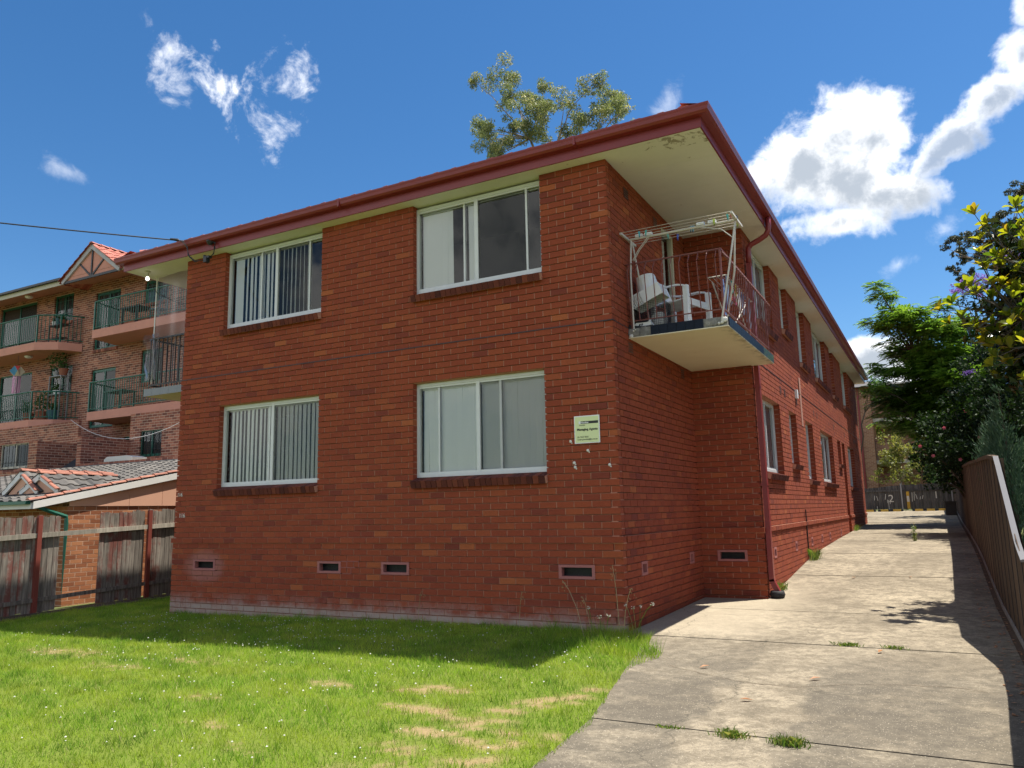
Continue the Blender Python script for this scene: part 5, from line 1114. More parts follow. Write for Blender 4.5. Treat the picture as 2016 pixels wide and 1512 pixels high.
def nb_balcony(poly, zt_, posts_along, th=0.30, wall_x=None):
    """salmon slab with green railing along the outer edge of poly (list of x,y)"""
    m = MB(); m.prism([(x, y, zt_-th) for x, y in poly], (0, 0, th)); sl = m.build('balcony', 'render_pink', nb)
    edge = poly[posts_along[0]:posts_along[1]+1]; ins = [(x*1.0, y+0.06) for x, y in edge]
    zt2_ = zt_+1.06; r = MB(); rb = MB()
    for (a, b) in zip(ins[:-1], ins[1:]): r.tube([(*a, zt2_), (*b, zt2_)], 0.028, 6)
    ro_ = r.build('railing', 'green', nb)
    for (a, b) in zip(ins[:-1], ins[1:]): MB().tube([(*a, zt_+0.1), (*b, zt_+0.1)], 0.018, 5).build('bottom_rail', 'green', ro_)
    for (a, b) in zip(ins[:-1], ins[1:]):
        L = math.dist(a, b); n = max(1, int(L/0.125))
        for i in range(n+1):
            t = i/n; x, y = a[0]+(b[0]-a[0])*t, a[1]+(b[1]-a[1])*t; MB().box(x-0.009, x+0.009, y-0.009, y+0.009, zt_+0.1, zt2_).build('baluster', 'green', ro_)
        x, y = a; MB().box(x-0.025, x+0.025, y-0.025, y+0.025, zt_, zt2_).build('post', 'green', ro_)
for zt_ in (8.13, 5.18):
    nb_balcony([(-33, 8.98), (-33, 7.8), (-26.1, 7.8), (-25.35, 8.25), (-25.0, 8.98)], zt_, (1, 4))
    nb_balcony([(-22.95, 8.98), (-22.62, 7.8), (-17.2, 7.8), (-17.2, 8.98)], zt_, (0, 2))
for (x, z) in ((-27.6, 10.27), (-28.6, 4.87), (-19.1, 4.87), (-27.3, 7.82)):
    m = MB(); m.lathe([(0.14, 0), (0.15, -0.04), (0.10, -0.09), (0.03, -0.10)], (x, 8.3, z), 12); m.build('ceiling_light', 'white', nb, smooth=True)
# eaves, gutter, roof and the tiled gable
m = MB(); m.add([(NX0, 8.0, 10.24), (NX1, 8.0, 10.24), (NX1, 9.02, 10.47), (NX0, 9.02, 10.47)], [(0, 1, 2, 3)]); m.build('soffit', 'render_pink', nb)
MB().box(NX0, -24.86, 7.98, 8.0, 10.23, 10.42).build('fascia', 'cream_wood', nb); MB().box(NX0, -24.9, 7.86, 7.978, 10.40, 10.48).build('gutter', 'black', nb)
MB().box(-21.45, NX1, 7.98, 8.0, 10.23, 10.42).build('fascia', 'cream_wood', nb); MB().box(-21.4, NX1, 7.86, 7.978, 10.40, 10.48).build('gutter', 'black', nb)
m = MB(); m.add([(NX0, 7.95, 10.43), (NX1, 7.95, 10.43), (NX1, 15, 12.1), (NX0, 15, 12.1), (NX0, 22, 10.4), (NX1, 22, 10.4)], [(0, 1, 2, 3), (3, 2, 5, 4)]); rfn = m.build('roof', 'tile_dark', nb)
gx0, gx1, ga, gz0, gz1 = -24.83, -21.45, -23.12, 10.22, 11.42
m = MB(); m.prism([(gx0+0.1, 7.96, gz0+0.02), (gx1-0.1, 7.96, gz0+0.02), (ga, 7.96, gz1-0.1)], (0, 0.05, 0)); gb = m.build('gable', 'render_pink', nb)
def beam(p, q, w, d, mat, nm, par):
    p, q = Vector(p), Vector(q); ax = (q-p)/2; n = Vector((0, 1, 0)); s = ax.normalized().cross(n); MB().obox((p+q)/2, ax, s*w, n*d).build(nm, mat, par)
beam((gx0, 7.92, gz0+0.03), (ga, 7.92, gz1-0.03), 0.085, 0.03, 'grey_wood', 'barge_board', gb); beam((gx1, 7.915, gz0+0.03), (ga, 7.915, gz1-0.03), 0.085, 0.03, 'grey_wood', 'barge_board', gb)
beam((gx0+0.1, 7.935, gz0+0.02), (gx1-0.1, 7.935, gz0+0.02), 0.045, 0.022, 'black', 'tie_beam', gb)
beam((ga, 7.94, gz0+0.05), (ga, 7.94, gz1-0.18), 0.035, 0.018, 'black', 'strut', gb)
beam((ga-0.03, 7.942, gz0+0.05), (ga-0.72, 7.942, gz0+0.62), 0.03, 0.016, 'black', 'strut', gb); beam((ga+0.03, 7.942, gz0+0.05), (ga+0.72, 7.942, gz0+0.62), 0.03, 0.016, 'black', 'strut', gb)
def tile_slope(p, q, upv, rows, tw, th, mat, nm, par, rise=0.03):
    """stepped rolled tiles on a slope: eave line p-q, upv = vector up the slope for one course"""
    p, q, upv = Vector(p), Vector(q), Vector(upv); du = (q-p).normalized(); L = (q-p).length; nrm = du.cross(upv).normalized(); m = MB()
    if nrm.z < 0: nrm = -nrm
    for k in range(rows):
        u = 0.0
        while u < L-0.02:
            w = min(tw, L-u); t = random.uniform(0.03, 0.97); cs = [(0, 0.0), (0.2, rise), (0.42, rise), (0.62, 0.002), (1.0, 0.0)]; b = p+upv*k+du*u+nrm*0.012; e = upv*1.06
            top = [b+du*(w*c)+nrm*(h+0.024) for c, h in cs]; bot = [b+e+du*(w*c)+nrm*(h+0.002) for c, h in cs]; lip = [v-nrm*0.026 for v in top]
            m.add(top+bot+lip, [(i, i+1, 6+i, 5+i) for i in range(4)]+[(10+i, 11+i, i+1, i) for i in range(4)], t); u += tw
    return m.build(nm, mat, par, kind='stuff')
for s in (-1, 1):
    xg = gx0-0.08 if s < 0 else gx1+0.08; zg = gz0-0.02; n = 6; stp = Vector((ga-xg, 0, gz1+0.03-zg))/n
    if s > 0: tile_slope((xg, 7.86, zg+0.02), (xg, 13.5, zg+0.02), stp, n, 0.30, 0.3, 'tile_red', 'roof_tiling', rfn)
    else: tile_slope((xg, 13.5, zg+0.02), (xg, 7.86, zg+0.02), stp, n, 0.30, 0.3, 'tile_red', 'roof_tiling', rfn)
def caps(p, q, mat, par, r=0.11, step=0.36):
    p, q = Vector(p), Vector(q); d = (q-p).normalized(); L = (q-p).length; side = d.cross(Vector((0, 0, 1))).normalized(); u_ = side.cross(d)
    for i in range(max(1, int(L/step))):
        m = MB(); c = p+d*(i*step); n = 6; vs = []
        for (t, rr_, lift) in ((0, r*1.08, 0.018), (step*1.08, r*0.95, 0.0)):
            for j in range(n+1): a = math.pi*j/n; vs.append(c+d*t+side*(rr_*math.cos(a))+u_*(rr_*0.6*math.sin(a)+lift))
        m.add(vs, [(j, j+1, n+2+j, n+1+j) for j in range(n)]+[tuple(range(n, -1, -1))]); m.build('ridge_tile', mat, par)
caps((ga, 7.84, gz1+0.05), (ga, 13, gz1+0.05), 'tile_red', rfn); caps((gx1+0.1, 7.88, gz0+0.08), (ga, 7.88, gz1+0.06), 'tile_red', rfn, 0.07); caps((gx0-0.1, 7.88, gz0+0.08), (ga, 7.88, gz1+0.06), 'tile_red', rfn, 0.07)
m = MB(); m.add([(-22.25, 6.2, 2.75), (-20.25, 6.15, 2.75), (-20.24, 6.7, 3.85), (-20.24, 8.3, 3.8), (-21.6, 7.6, 3.1)], [(0, 1, 2), (0, 2, 4), (4, 2, 3)]); props(m.build('shade_cloth', 'roof_blue'), 'dark cloth slung between the brick party walls of the left terrace', 'shade cloth')

# things kept on the neighbour's balconies and terrace
def leaves_mesh(name, centres, n, size, mat, parent, seed=0, aspect=0.45, up=0.3, kind='stuff'):
    rs = np.random.default_rng(seed); V = []; T = []
    for (c, r) in centres:
        k = max(3, int(n*r*r)); d = rs.normal(size=(k, 3)); d /= np.linalg.norm(d, axis=1)[:, None]; rad = r*rs.uniform(0.25, 1, k)**0.6
        p = np.array(c)+d*rad[:, None]; a = d*0.7+rs.normal(size=(k, 3))*0.8+np.array([0, 0, up]); a /= np.linalg.norm(a, axis=1)[:, None]
        b = np.cross(a, rs.normal(size=(k, 3))); b /= np.linalg.norm(b, axis=1)[:, None]; s = size*rs.uniform(0.6, 1.25, k)[:, None]
        V.append(np.stack([p-a*s*0.5, p+b*s*aspect*0.5, p+a*s*0.5, p-b*s*aspect*0.5], 1)); T.append(rs.uniform(0.02, 0.98, k))
    o = np_mesh(name, np.concatenate(V), 4, mat, parent, np.concatenate(T))
    if kind: o['kind'] = kind
    return o
def potted(x, y, z, r, h, mat, ph, pr, label, group='pot plants on the left balconies'):
    t = thing('pot_plant', label, 'pot plant', (x, y, z), group)
    m = MB(); m.lathe([(r*0.7, 0), (r, h), (r*1.08, h), (r*1.08, h+0.03), (r*0.9, h+0.03), (r*0.85, h-0.02)], (x, y, z), 12); m.build('pot', mat, t, smooth=False)
    m = MB()
    for i in range(4): m.tube([(x, y, z+h-0.02), (x+random.uniform(-1, 1)*pr*0.5, y+random.uniform(-1, 1)*pr*0.4, z+h+ph*0.6)], 0.008, 4)
    m.build('stem', 'bark', t)
    leaves_mesh('foliage', [((x+random.uniform(-0.4, 0.4)*pr, y+random.uniform(-.3, .3)*pr, z+h+ph*f), pr*0.7) for f in (0.35, 0.6, 0.85)], 420/max(pr, 0.15), 0.11, 'potplant', t, seed=int(abs(x*100)))
ztb = 8.13
tb = thing('plant_table', 'small black table with pots on the upper left balcony', 'table', (-25.7, 8.45, ztb))
MB().box(-26.15, -25.3, 8.3, 8.65, ztb+0.70, ztb+0.73).build('top', 'black', tb)
for x in (-26.1, -25.35):
    for y in (8.33, 8.62): MB().box(x-0.015, x+0.015, y-0.015, y+0.015, ztb, ztb+0.70).build('leg', 'black', tb)
MB().box(-26.1, -25.35, 8.34, 8.6, ztb+0.2, ztb+0.22).build('shelf', 'black', tb)
potted(-26.0, 8.45, ztb+0.73, 0.10, 0.14, 'white_wood', 0.14, 0.12, 'leftmost small pot on the black table of the upper left balcony'); potted(-25.74, 8.45, ztb+0.73, 0.12, 0.22, 'teal', 0.10, 0.08, 'square teal pot in the middle of the black balcony table'); potted(-25.46, 8.45, ztb+0.73, 0.12, 0.15, 'terracotta', 0.16, 0.14, 'dark red pot with a succulent at the right of the black balcony table')
z5 = 5.18
potted(-27.0, 8.3, z5, 0.20, 0.32, 'terracotta', 0.40, 0.30, 'terracotta pot with leafy plant standing left on the middle balcony'); potted(-26.3, 8.4, z5, 0.24, 0.34, 'terracotta', 0.75, 0.42, 'big terracotta pot with a tall bushy plant on the middle balcony'); potted(-25.75, 8.5, z5, 0.22, 0.36, 'teal', 0.25, 0.25, 'dark teal pot at the right end of the middle balcony')
st = thing('plant_stand', 'metal shelf stand holding plants at the right end of the middle balcony', 'plant stand', (-25.75, 8.6, z5))
for x in (-26.15, -25.45):
    for y in (8.5, 8.8): MB().box(x-0.012, x+0.012, y-0.012, y+0.012, z5, z5+1.72).build('leg', 'galv', st)
for z in (1.0, 1.7): MB().box(-26.17, -25.43, 8.49, 8.81, z5+z, z5+z+0.025).build('shelf', 'galv', st)
potted(-25.98, 8.65, z5+1.725, 0.13, 0.16, 'galv', 0.75, 0.42, 'tall green fern spilling over the top shelf of the plant stand'); potted(-25.55, 8.65, z5+1.725, 0.17, 0.24, 'terracotta', 0.28, 0.22, 'terracotta pot with a label on the top shelf of the plant stand'); potted(-25.85, 8.65, z5+1.025, 0.15, 0.12, 'white_wood', 0.20, 0.22, 'pale tray of green plants on the middle shelf of the plant stand')
ln = thing('paper_lantern', 'red, cream and blue paper lantern with pink streamers hanging over the middle balcony', 'lantern', (-27.35, 7.95, 7.2))
for i, c in enumerate(((0.50, 0.05, 0.04), (0.62, 0.55, 0.38), (0.06, 0.20, 0.30))): plain('paper_%d' % i, c, 0.8)
plain('pink_tissue', (0.62, 0.30, 0.45), 0.9)
P = [[(0.13*math.cos(a), 0.13*math.sin(a), 0.20) for a in np.arange(4)*math.pi/2+0.3], [(0.26*math.cos(a), 0.26*math.sin(a), 0.0) for a in np.arange(4)*math.pi/2+0.3+math.pi/4], [(0.13*math.cos(a), 0.13*math.sin(a), -0.20) for a in np.arange(4)*math.pi/2+0.3]]
LC = Vector((-27.35, 7.95, 7.16)); k = 0
for lev in (0, 1):
    for i in range(4):
        for tri in (((lev, i), (lev, (i+1) % 4), (1-lev if False else (1 if lev == 0 else 2), i)),):
            A_, B2, C2 = [LC+Vector(P[l][j]) for l, j in ((0 if lev == 0 else 2, i), (0 if lev == 0 else 2, (i+1) % 4), (1, i))]
            MB().add([A_, B2, C2], [(0, 1, 2)]).build('paper_facet', 'paper_%d' % (0 if lev == 0 else 1), ln)
for i in range(4):
    A_, B2, C2, D2 = LC+Vector(P[0][i]), LC+Vector(P[1][i]), LC+Vector(P[2][i]), LC+Vector(P[1][i-1]); MB().add([A_, B2, C2, D2], [(0, 1, 2, 3)]).build('paper_facet', 'paper_%d' % (2 if i % 2 else 1), ln)
m = MB()
for i in range(12): a = i*math.pi/6; x, y = LC.x+0.12*math.cos(a), LC.y+0.12*math.sin(a); m.quad((x-0.025, y, LC.z-0.2), (x+0.025, y, LC.z-0.2), (x+0.03+0.03*math.sin(a*3), y, LC.z-0.82-0.1*random.random()), (x-0.03, y, LC.z-0.85))
m.build('streamer', 'pink_tissue', ln, kind='stuff'); MB().tube([LC+Vector((0, 0, 0.2)), LC+Vector((0, 0, 0.62))], 0.006, 4).build('string', 'black', ln)
t2 = thing('balcony_table', 'dark outdoor table on the upper right balcony of the unit block', 'table', (-21.0, 8.3, ztb)); MB().box(-21.5, -20.5, 8.05, 8.65, ztb+0.66, ztb+0.70).build('top', 'black', t2)
for x in (-21.4, -20.6):
    for y in (8.1, 8.6): MB().box(x-0.02, x+0.02, y-0.02, y+0.02, ztb, ztb+0.66).build('leg', 'black', t2)
c2 = thing('balcony_chair', 'pale blue tubular chair beside the dark table on the upper right balcony', 'chair', (-19.6, 8.2, ztb))
MB().tube([(-19.8, 8.35, ztb+0.42), (-19.78, 8.38, ztb+0.75), (-19.7, 8.4, ztb+0.88), (-19.5, 8.4, ztb+0.88), (-19.42, 8.38, ztb+0.75), (-19.4, 8.35, ztb+0.42)], 0.03, 6).build('backrest', 'tile_grey', c2); MB().box(-19.83, -19.37, 8.0, 8.38, ztb+0.40, ztb+0.44).build('seat', 'tile_grey', c2)
for x in (-19.8, -19.4):
    for y in (8.03, 8.35): MB().tube([(x, y, ztb), (x, y, ztb+0.42)], 0.016, 5).build('leg', 'tile_grey', c2)
t3 = thing('balcony_table', 'green outdoor table on the middle right balcony of the unit block', 'table', (-21.6, 8.3, z5)); MB().box(-22.2, -21.2, 8.1, 8.7, z5+0.70, z5+0.74).build('top', 'green', t3)
for x in (-22.1, -21.3):
    for y in (8.15, 8.65): MB().box(x-0.02, x+0.02, y-0.02, y+0.02, z5, z5+0.70).build('leg', 'green', t3)
m = MB(); m.prism([(-19.2, 6.25, 2.6), (-17.95, 6.25, 2.6), (-17.85, 6.25, 3.30), (-18.1, 6.25, 3.36), (-19.05, 6.25, 3.36), (-19.2, 6.25, 3.28)], (0, 0.5, 0)); props(m.build('water_tub', 'whitepaint'), 'pale plastic tub showing above the left terrace parapet', 'tub')
path = [Vector((-23.2, 7.6, 4.95)).lerp(Vector((-14.5, 5.2, 4.0)), i/14)-Vector((0, 0, 0.55*4*(i/14)*(1-i/14))) for i in range(15)]; props(MB().tube(path, 0.007, 5).build('clothes_rope', 'white'), 'sagging white clothes rope strung across the left terrace', 'rope')

# ---------------------------------------------------------------- neighbour's garage with tiled skillion roof
ga_ = thing('garage', 'low brick garage behind the left fence with white barge board and grey tiled roof', 'garage', (-15, 2, 0))
lay(ga_, (-11.68, 0.48, 0), (0, 1, 0), (1, 0, 0), 6.0, -3, 20, [], lambda p: (0, 0), lambda k: 0.0, 'mortar_pale', gap=0.012, rake=0.0005, rec=0.002)
lay(ga_, (-21, 0.48, 0), (1, 0, 0), (0, -1, 0), 9.31, -3, 20, [], lambda p: (0, 0), lambda k: 0.0, 'mortar_pale', gap=0.012, rake=0.0005, rec=0.002)
finish_bricks(160, 'brick_or')
RS_, RY_ = 0.2024, -0.24
def rz(y): return 1.80+RS_*(y-RY_)
for (a, b) in ((0.50, 1.80), (1.80, 2.60), (2.60, 5.8)):
    m = MB(); m.prism([(-11.66, a+0.004, 1.722), (-11.66, b-0.004, 1.722), (-11.66, b-0.004, rz(b)-0.03), (-11.66, a+0.004, rz(a)-0.03)], (-0.02, 0, 0)); m.build('sheet', 'peach', ga_)
m = MB(); m.prism([(-11.6, RY_, rz(RY_)-0.125), (-11.6, 5.9, rz(5.9)-0.125), (-11.6, 5.9, rz(5.9)+0.01), (-11.6, RY_, rz(RY_)+0.01)], (-0.03, 0, 0)); m.build('barge_board', 'white_wood', ga_)
m = MB(); m.add([(-21, RY_, rz(RY_)-0.13), (-11.63, RY_, rz(RY_)-0.13), (-11.63, 5.9, rz(5.9)-0.10), (-21, 5.9, rz(5.9)-0.10)], [(0, 1, 2, 3)]); m.build('soffit', 'cream_wood', ga_)
MB().box(-21, -11.64, RY_-0.02, RY_, 1.675, 1.79).build('fascia', 'white_wood', ga_); MB().box(-21, -11.66, RY_-0.12, RY_-0.022, 1.76, 1.82).build('gutter', 'green', ga_)
m = MB(); m.add([(-21, RY_-0.05, rz(RY_)), (-11.6, RY_-0.05, rz(RY_)), (-11.6, 5.9, rz(5.9)), (-21, 5.9, rz(5.9))], [(0, 1, 2, 3)]); gr_ = m.build('roof', 'tile_dark', ga_)
n = 19; tile_slope((-21, RY_-0.08, rz(RY_-0.08)+0.005), (-11.72, RY_-0.08, rz(RY_-0.08)+0.005), Vector((0, 6.05, 6.05*RS_))/n, n, 0.30, 0.3, 'tile_dark', 'roof_tiling', gr_, 0.035)
caps((-11.66, RY_-0.08, rz(RY_)+0.02), (-11.66, 5.9, rz(5.9)+0.04), 'tile_ridge', gr_, 0.06, 0.34)
MB().tube([(-11.66, -0.2, 1.74), (-11.66, 0.2, 1.60), (-11.63, 0.43, 1.52), (-11.63, 0.44, 1.4), (-11.63, 0.44, -0.1)], 0.04, 8).build('downpipe', 'green', ga_)
m = MB(); m.box(-19.9, -11.2, 5.80, 5.95, 3.02, 3.09); m.build('flashing', 'metal_cap', ga_)
for (xa, yg, wg, hg, lab) in ((-12.62, 0.45, 0.66, 0.36, 0), (-13.22, 0.42, 0.62, 0.44, 1)):
    zb = rz(yg)+0.06; back = (yg+hg/RS_*0.95)
    m = MB(); m.prism([(xa-wg*0.8, yg+0.03, zb), (xa+wg*0.8, yg+0.03, zb), (xa, yg+0.03, zb+hg*0.8)], (0, 0.03, 0)); gab = m.build('gablet', 'peach', ga_)
    for s in (-1, 1): beam((xa+s*wg, yg, zb+0.02), (xa, yg, zb+hg-0.02), 0.055, 0.02, 'white_wood', 'barge_board', gab)
    for s in (-1, 1):
        n = 3; p0 = Vector((xa+s*(wg+0.05), yg-0.03, zb)); stp = Vector((xa, yg-0.03, zb+hg+0.03))-p0; stp = stp/n; e = Vector((p0.x, back, p0.z))
        if s > 0: tile_slope(p0, e, stp, n, 0.28, 0.28, 'tile_dark', 'roof_tiling', gr_, 0.03)
        else: tile_slope(e, p0, stp, n, 0.28, 0.28, 'tile_dark', 'roof_tiling', gr_, 0.03)
    caps((xa, yg-0.05, zb+hg+0.03), (xa, back, zb+hg+0.03), 'tile_ridge', gr_, 0.085, 0.34); caps((xa+wg+0.04, yg-0.05, zb+0.04), (xa, yg-0.05, zb+hg+0.05), 'tile_ridge', gr_, 0.05, 0.3)

# ---------------------------------------------------------------- trees and shrubs
def limb(m, p, q, r0_, r1_, sag=0.12, n=6):
    p, q = Vector(p), Vector(q); L = (q-p).length; off = Vector((random.uniform(-1, 1), random.uniform(-1, 1), random.uniform(-0.2, 0.9)))*L*sag
    P = [p.lerp(q, i/n)+off*math.sin(math.pi*i/n)+Vector((random.uniform(-1, 1), random.uniform(-1, 1), 0))*L*0.02*(0 < i < n) for i in range(n+1)]
    m.tube(P, r0_, 6, rr=[r0_+(r1_-r0_)*i/n for i in range(n+1)]); return P
def crown(name, cl, mat, parent, dens, size, aspect, seed, droop=0.0, flat=1.0, layers=2):
    """leaf quads filling clumps; cl = list of (centre, radius)"""
    rs = np.random.default_rng(seed); V = []; T = []
    for (c, r) in cl:
        sub = [(np.array(c)+rs.normal(size=3)*r*np.array([0.45, 0.45, 0.4*flat]), r*rs.uniform(0.35, 0.62)) for _ in range(7)]
        for (sc, sr) in sub:
            k = max(6, int(dens*sr*sr)); d = rs.normal(size=(k, 3)); d /= np.linalg.norm(d, axis=1)[:, None]; rad = sr*rs.uniform(0.1, 1, k)**0.5
            p = sc+d*rad[:, None]*np.array([1, 1, 0.8*flat]); a = d*0.6+rs.normal(size=(k, 3))*0.9+np.array([0, 0, -droop]); a /= np.linalg.norm(a, axis=1)[:, None]
            b = np.cross(a, rs.normal(size=(k, 3))); b /= np.linalg.norm(b, axis=1)[:, None]; s = size*rs.uniform(0.6, 1.3, k)[:, None]
            V.append(np.stack([p-a*s*0.5, p+b*s*aspect*0.5, p+a*s*0.5, p-b*s*aspect*0.5], 1)); T.append(np.clip(rs.uniform(0, 1)*0.45+rs.uniform(0, 0.55, k), 0.01, 0.99))
    o = np_mesh(name, np.concatenate(V), 4, mat, parent, np.concatenate(T)); o['kind'] = 'stuff'; return o
def rdepth(lst, y, spread, seed):
    rs = np.random.default_rng(seed); return [((x, y+float(rs.uniform(-spread, spread)), z), r) for x, z, r in lst]
def sky_tree(name, label, cl, base, mat, bark, dens, size, aspect, seed, droop=0.5, r=0.35, fork=0.45, group=None):
    t = thing(name, label, 'tree', base, group); m = MB(); b = Vector(base); cx = sum(c[0][0] for c in cl)/len(cl); cyy = sum(c[0][1] for c in cl)/len(cl); top = max(c[0][2] for c in cl); low = min(c[0][2] for c in cl)
    fk = Vector((b.x*0.4+cx*0.6, b.y*0.4+cyy*0.6, b.z+(low-b.z)*0.9)); P = limb(m, b, fk, r, r*0.6, 0.04, 8)
    hubs = []
    for i in range(5):
        c = random.choice(cl)[0]; h = fk.lerp(Vector(c), 0.45); hubs.append(h); limb(m, fk, h, r*0.42, r*0.2, 0.06)
    for (c, rr_) in cl:
        h = min(hubs, key=lambda q: (q-Vector(c)).length); limb(m, h, Vector(c)-Vector((0, 0, rr_*0.2)), r*0.15, r*0.03, 0.10)
    m.build('trunk', bark, t, smooth=True); crown('crown', cl, mat, t, dens, size, aspect, seed, droop); return t
GUM1 = [(-18.58,28.91,0.94),(-19.56,28.79,0.57),(-20.22,28.88,0.48),(-17.33,27.83,0.74),(-17.97,27.61,0.65),(-15.9,27.41,0.55),(-15.82,26.79,0.46),(-16.97,25.93,0.83),(-16.35,26.16,0.55),(-15.76,25.41,0.64),(-21.26,26.6,0.67),(-20.6,26.22,0.57),(-19.64,25.05,0.75),(-19.97,24.43,0.47),(-19.09,25.51,0.56),(-18.03,25.23,0.56),(-17.84,24.39,0.55),(-17.01,24.57,0.73),(-15.79,24.35,0.63),(-14.36,25.7,0.72),(-13.79,25.25,0.53),(-13.44,24.3,0.71),(-12.76,26.87,0.62),(-12.11,26.49,0.7),(-11.59,25.67,0.61),(-12.41,26.1,0.53),(-11.53,24.91,0.7),(-11.92,24.45,0.61),(-10.2,24.17,0.3),(-10.83,24.16,0.43),(-14.6,24.32,0.45),(-18.7,23.6,0.7),(-15.0,23.2,0.8),(-12.0,23.2,0.8)]
GUM2 = [(5.05,12.96,0.33),(4.7,12.65,0.18),(5.27,12.67,0.24),(5.51,12.62,0.28),(5.89,13.27,0.32),(5.61,13.24,0.2),(6.4,13.21,0.28),(6.77,13.47,0.28),(7.01,13.17,0.32),(6.17,12.59,0.4),(6.0,12.95,0.28),(6.59,12.67,0.44),(7.02,12.63,0.36),(5.36,12.15,0.32),(4.92,12.31,0.14),(6.35,12.05,0.44),(6.02,12.15,0.32),(6.85,12.0,0.39),(7.58,14.47,0.36),(7.78,14.72,0.32),(7.57,14.01,0.24),(7.11,13.82,0.2),(7.39,13.55,0.28),(5.07,11.69,0.22),(4.81,11.61,0.18),(5.25,11.45,0.24),(5.52,11.37,0.2),(5.19,11.17,0.14),(7.29,12.95,0.35),(7.55,13.23,0.31),(6.58,11.64,0.36),(6.96,11.37,0.39),(7.24,10.92,0.39),(7.49,11.69,0.39),(8.2,13.2,0.6),(8.6,14.4,0.7),(8.4,12.0,0.6)]
ROB = [(2.12,9.01,0.29),(2.29,8.66,0.37),(2.52,8.38,0.4),(2.74,8.11,0.45),(3.04,7.81,0.54),(1.92,7.88,0.29),(2.21,7.77,0.33),(2.52,7.54,0.51),(3.36,7.47,0.68),(3.77,7.2,0.75),(4.1,8.13,0.25),(4.1,8.43,0.16),(3.78,8.11,0.18),(4.27,7.49,0.67),(4.71,7.26,0.7),(2.96,6.93,0.72),(3.86,6.46,0.88),(4.77,6.36,0.87),(2.54,6.8,0.4),(3.48,5.79,0.88),(4.38,5.52,0.87),(4.97,5.46,0.69),(2.78,5.95,0.54),(2.31,7.01,0.25),(1.92,6.28,0.25),(1.62,6.34,0.22),(2.15,6.1,0.36),(2.25,5.36,0.54),(1.75,5.32,0.33),(2.77,4.95,0.71),(3.69,4.7,0.88),(4.58,4.45,0.69),(2.2,4.82,0.4),(1.71,4.35,0.22),(2.0,4.47,0.29),(2.45,4.08,0.43),(2.92,3.96,0.53),(3.45,3.83,0.63),(1.89,5.03,0.29)]
HIB = [(2.89,2.67,0.28),(3.28,2.92,0.55),(3.48,2.5,0.55),(3.85,2.62,0.61),(4.22,2.73,0.61),(4.39,3.26,0.67),(3.79,3.16,0.61),(3.27,2.17,0.41),(4.78,2.57,0.66),(4.57,3.92,0.67),(5.14,3.88,0.8),(3.97,3.84,0.61),(4.85,3.23,0.67),(4.04,2.14,0.4),(3.59,3.59,0.55)]
MAG = [(3.67,4.24),(3.82,4.23),(3.96,4.29),(4.05,4.32),(4.12,4.32),(4.15,4.39),(4.33,4.39),(4.42,4.41),(4.65,4.34),(3.79,4.08),(3.92,4.03),(4.1,4.01),(4.11,3.88),(4.31,3.9),(4.38,3.8),(4.5,3.97),(4.59,3.93),(4.65,3.9),(4.22,3.72),(4.28,3.63),(4.37,3.58),(4.46,3.73),(4.6,3.63),(4.28,3.39),(4.4,3.34),(4.58,3.48),(4.48,3.31),(4.56,2.98),(4.72,5.49),(4.82,5.46),(4.79,5.37),(4.77,4.93),(4.21,4.84),(4.34,4.82),(4.53,4.8),(4.43,4.83),(4.12,4.59),(4.66,4.33),(4.43,4.38),(4.59,4.5)]
CON = [(4.33,3.17,0.04),(4.29,2.97,0.07),(4.3,2.77,0.09),(4.23,2.58,0.13),(4.18,2.35,0.17),(4.28,2.42,0.16),(4.09,2.19,0.14),(4.22,2.11,0.22),(4.39,2.49,0.14),(4.39,2.17,0.19),(4.47,1.94,0.19),(4.29,1.87,0.23),(4.43,1.63,0.23),(4.57,2.24,0.14),(4.34,1.33,0.27),(4.43,0.95,0.27)]
JAC = [(4.36,7.09,0.17),(4.55,7.28,0.19),(4.75,7.39,0.19),(4.91,7.29,0.16),(5.1,7.36,0.16),(4.5,7.14,0.17),(5.68,7.94,0.14),(5.87,8.04,0.16),(4.83,7.02,0.14),(4.37,4.83,0.11)]
SAP = [(1.07,4.94,0.38),(1.58,5.18,0.43),(1.89,4.62,0.54),(1.39,4.38,0.59),(2.23,4.33,0.48),(1.7,3.83,0.7),(1.08,3.73,0.54),(2.29,3.67,0.53),(1.39,3.04,0.7),(1.99,3.02,0.64),(0.78,3.07,0.38),(0.75,2.67,0.27),(2.51,2.73,0.32),(2.66,3.38,0.26)]
BACKT = [(0.9,7.7,0.36),(1.24,7.54,0.41),(0.79,7.19,0.31),(1.31,7.01,0.36),(1.05,6.65,0.26)]
sky_tree('gum_tree', 'tall open gum tree rising behind the roof of the red brick flats', [(c, r*1.3) for c, r in rdepth(GUM1, 32, 1.6, 1)], (-16.0, 32.5, 1.0), 'gum', 'bark_pale', 820, 0.20, 0.26, 11, 0.7, 0.34)
sky_tree('gum_tree', 'dark gum tree high at the right edge, behind the magnolia', rdepth(GUM2, 30, 0.9, 2), (7.6, 30.5, 1.0), 'gum_dark', 'bark_pale', 3600, 0.13, 0.30, 12, 0.4, 0.22)
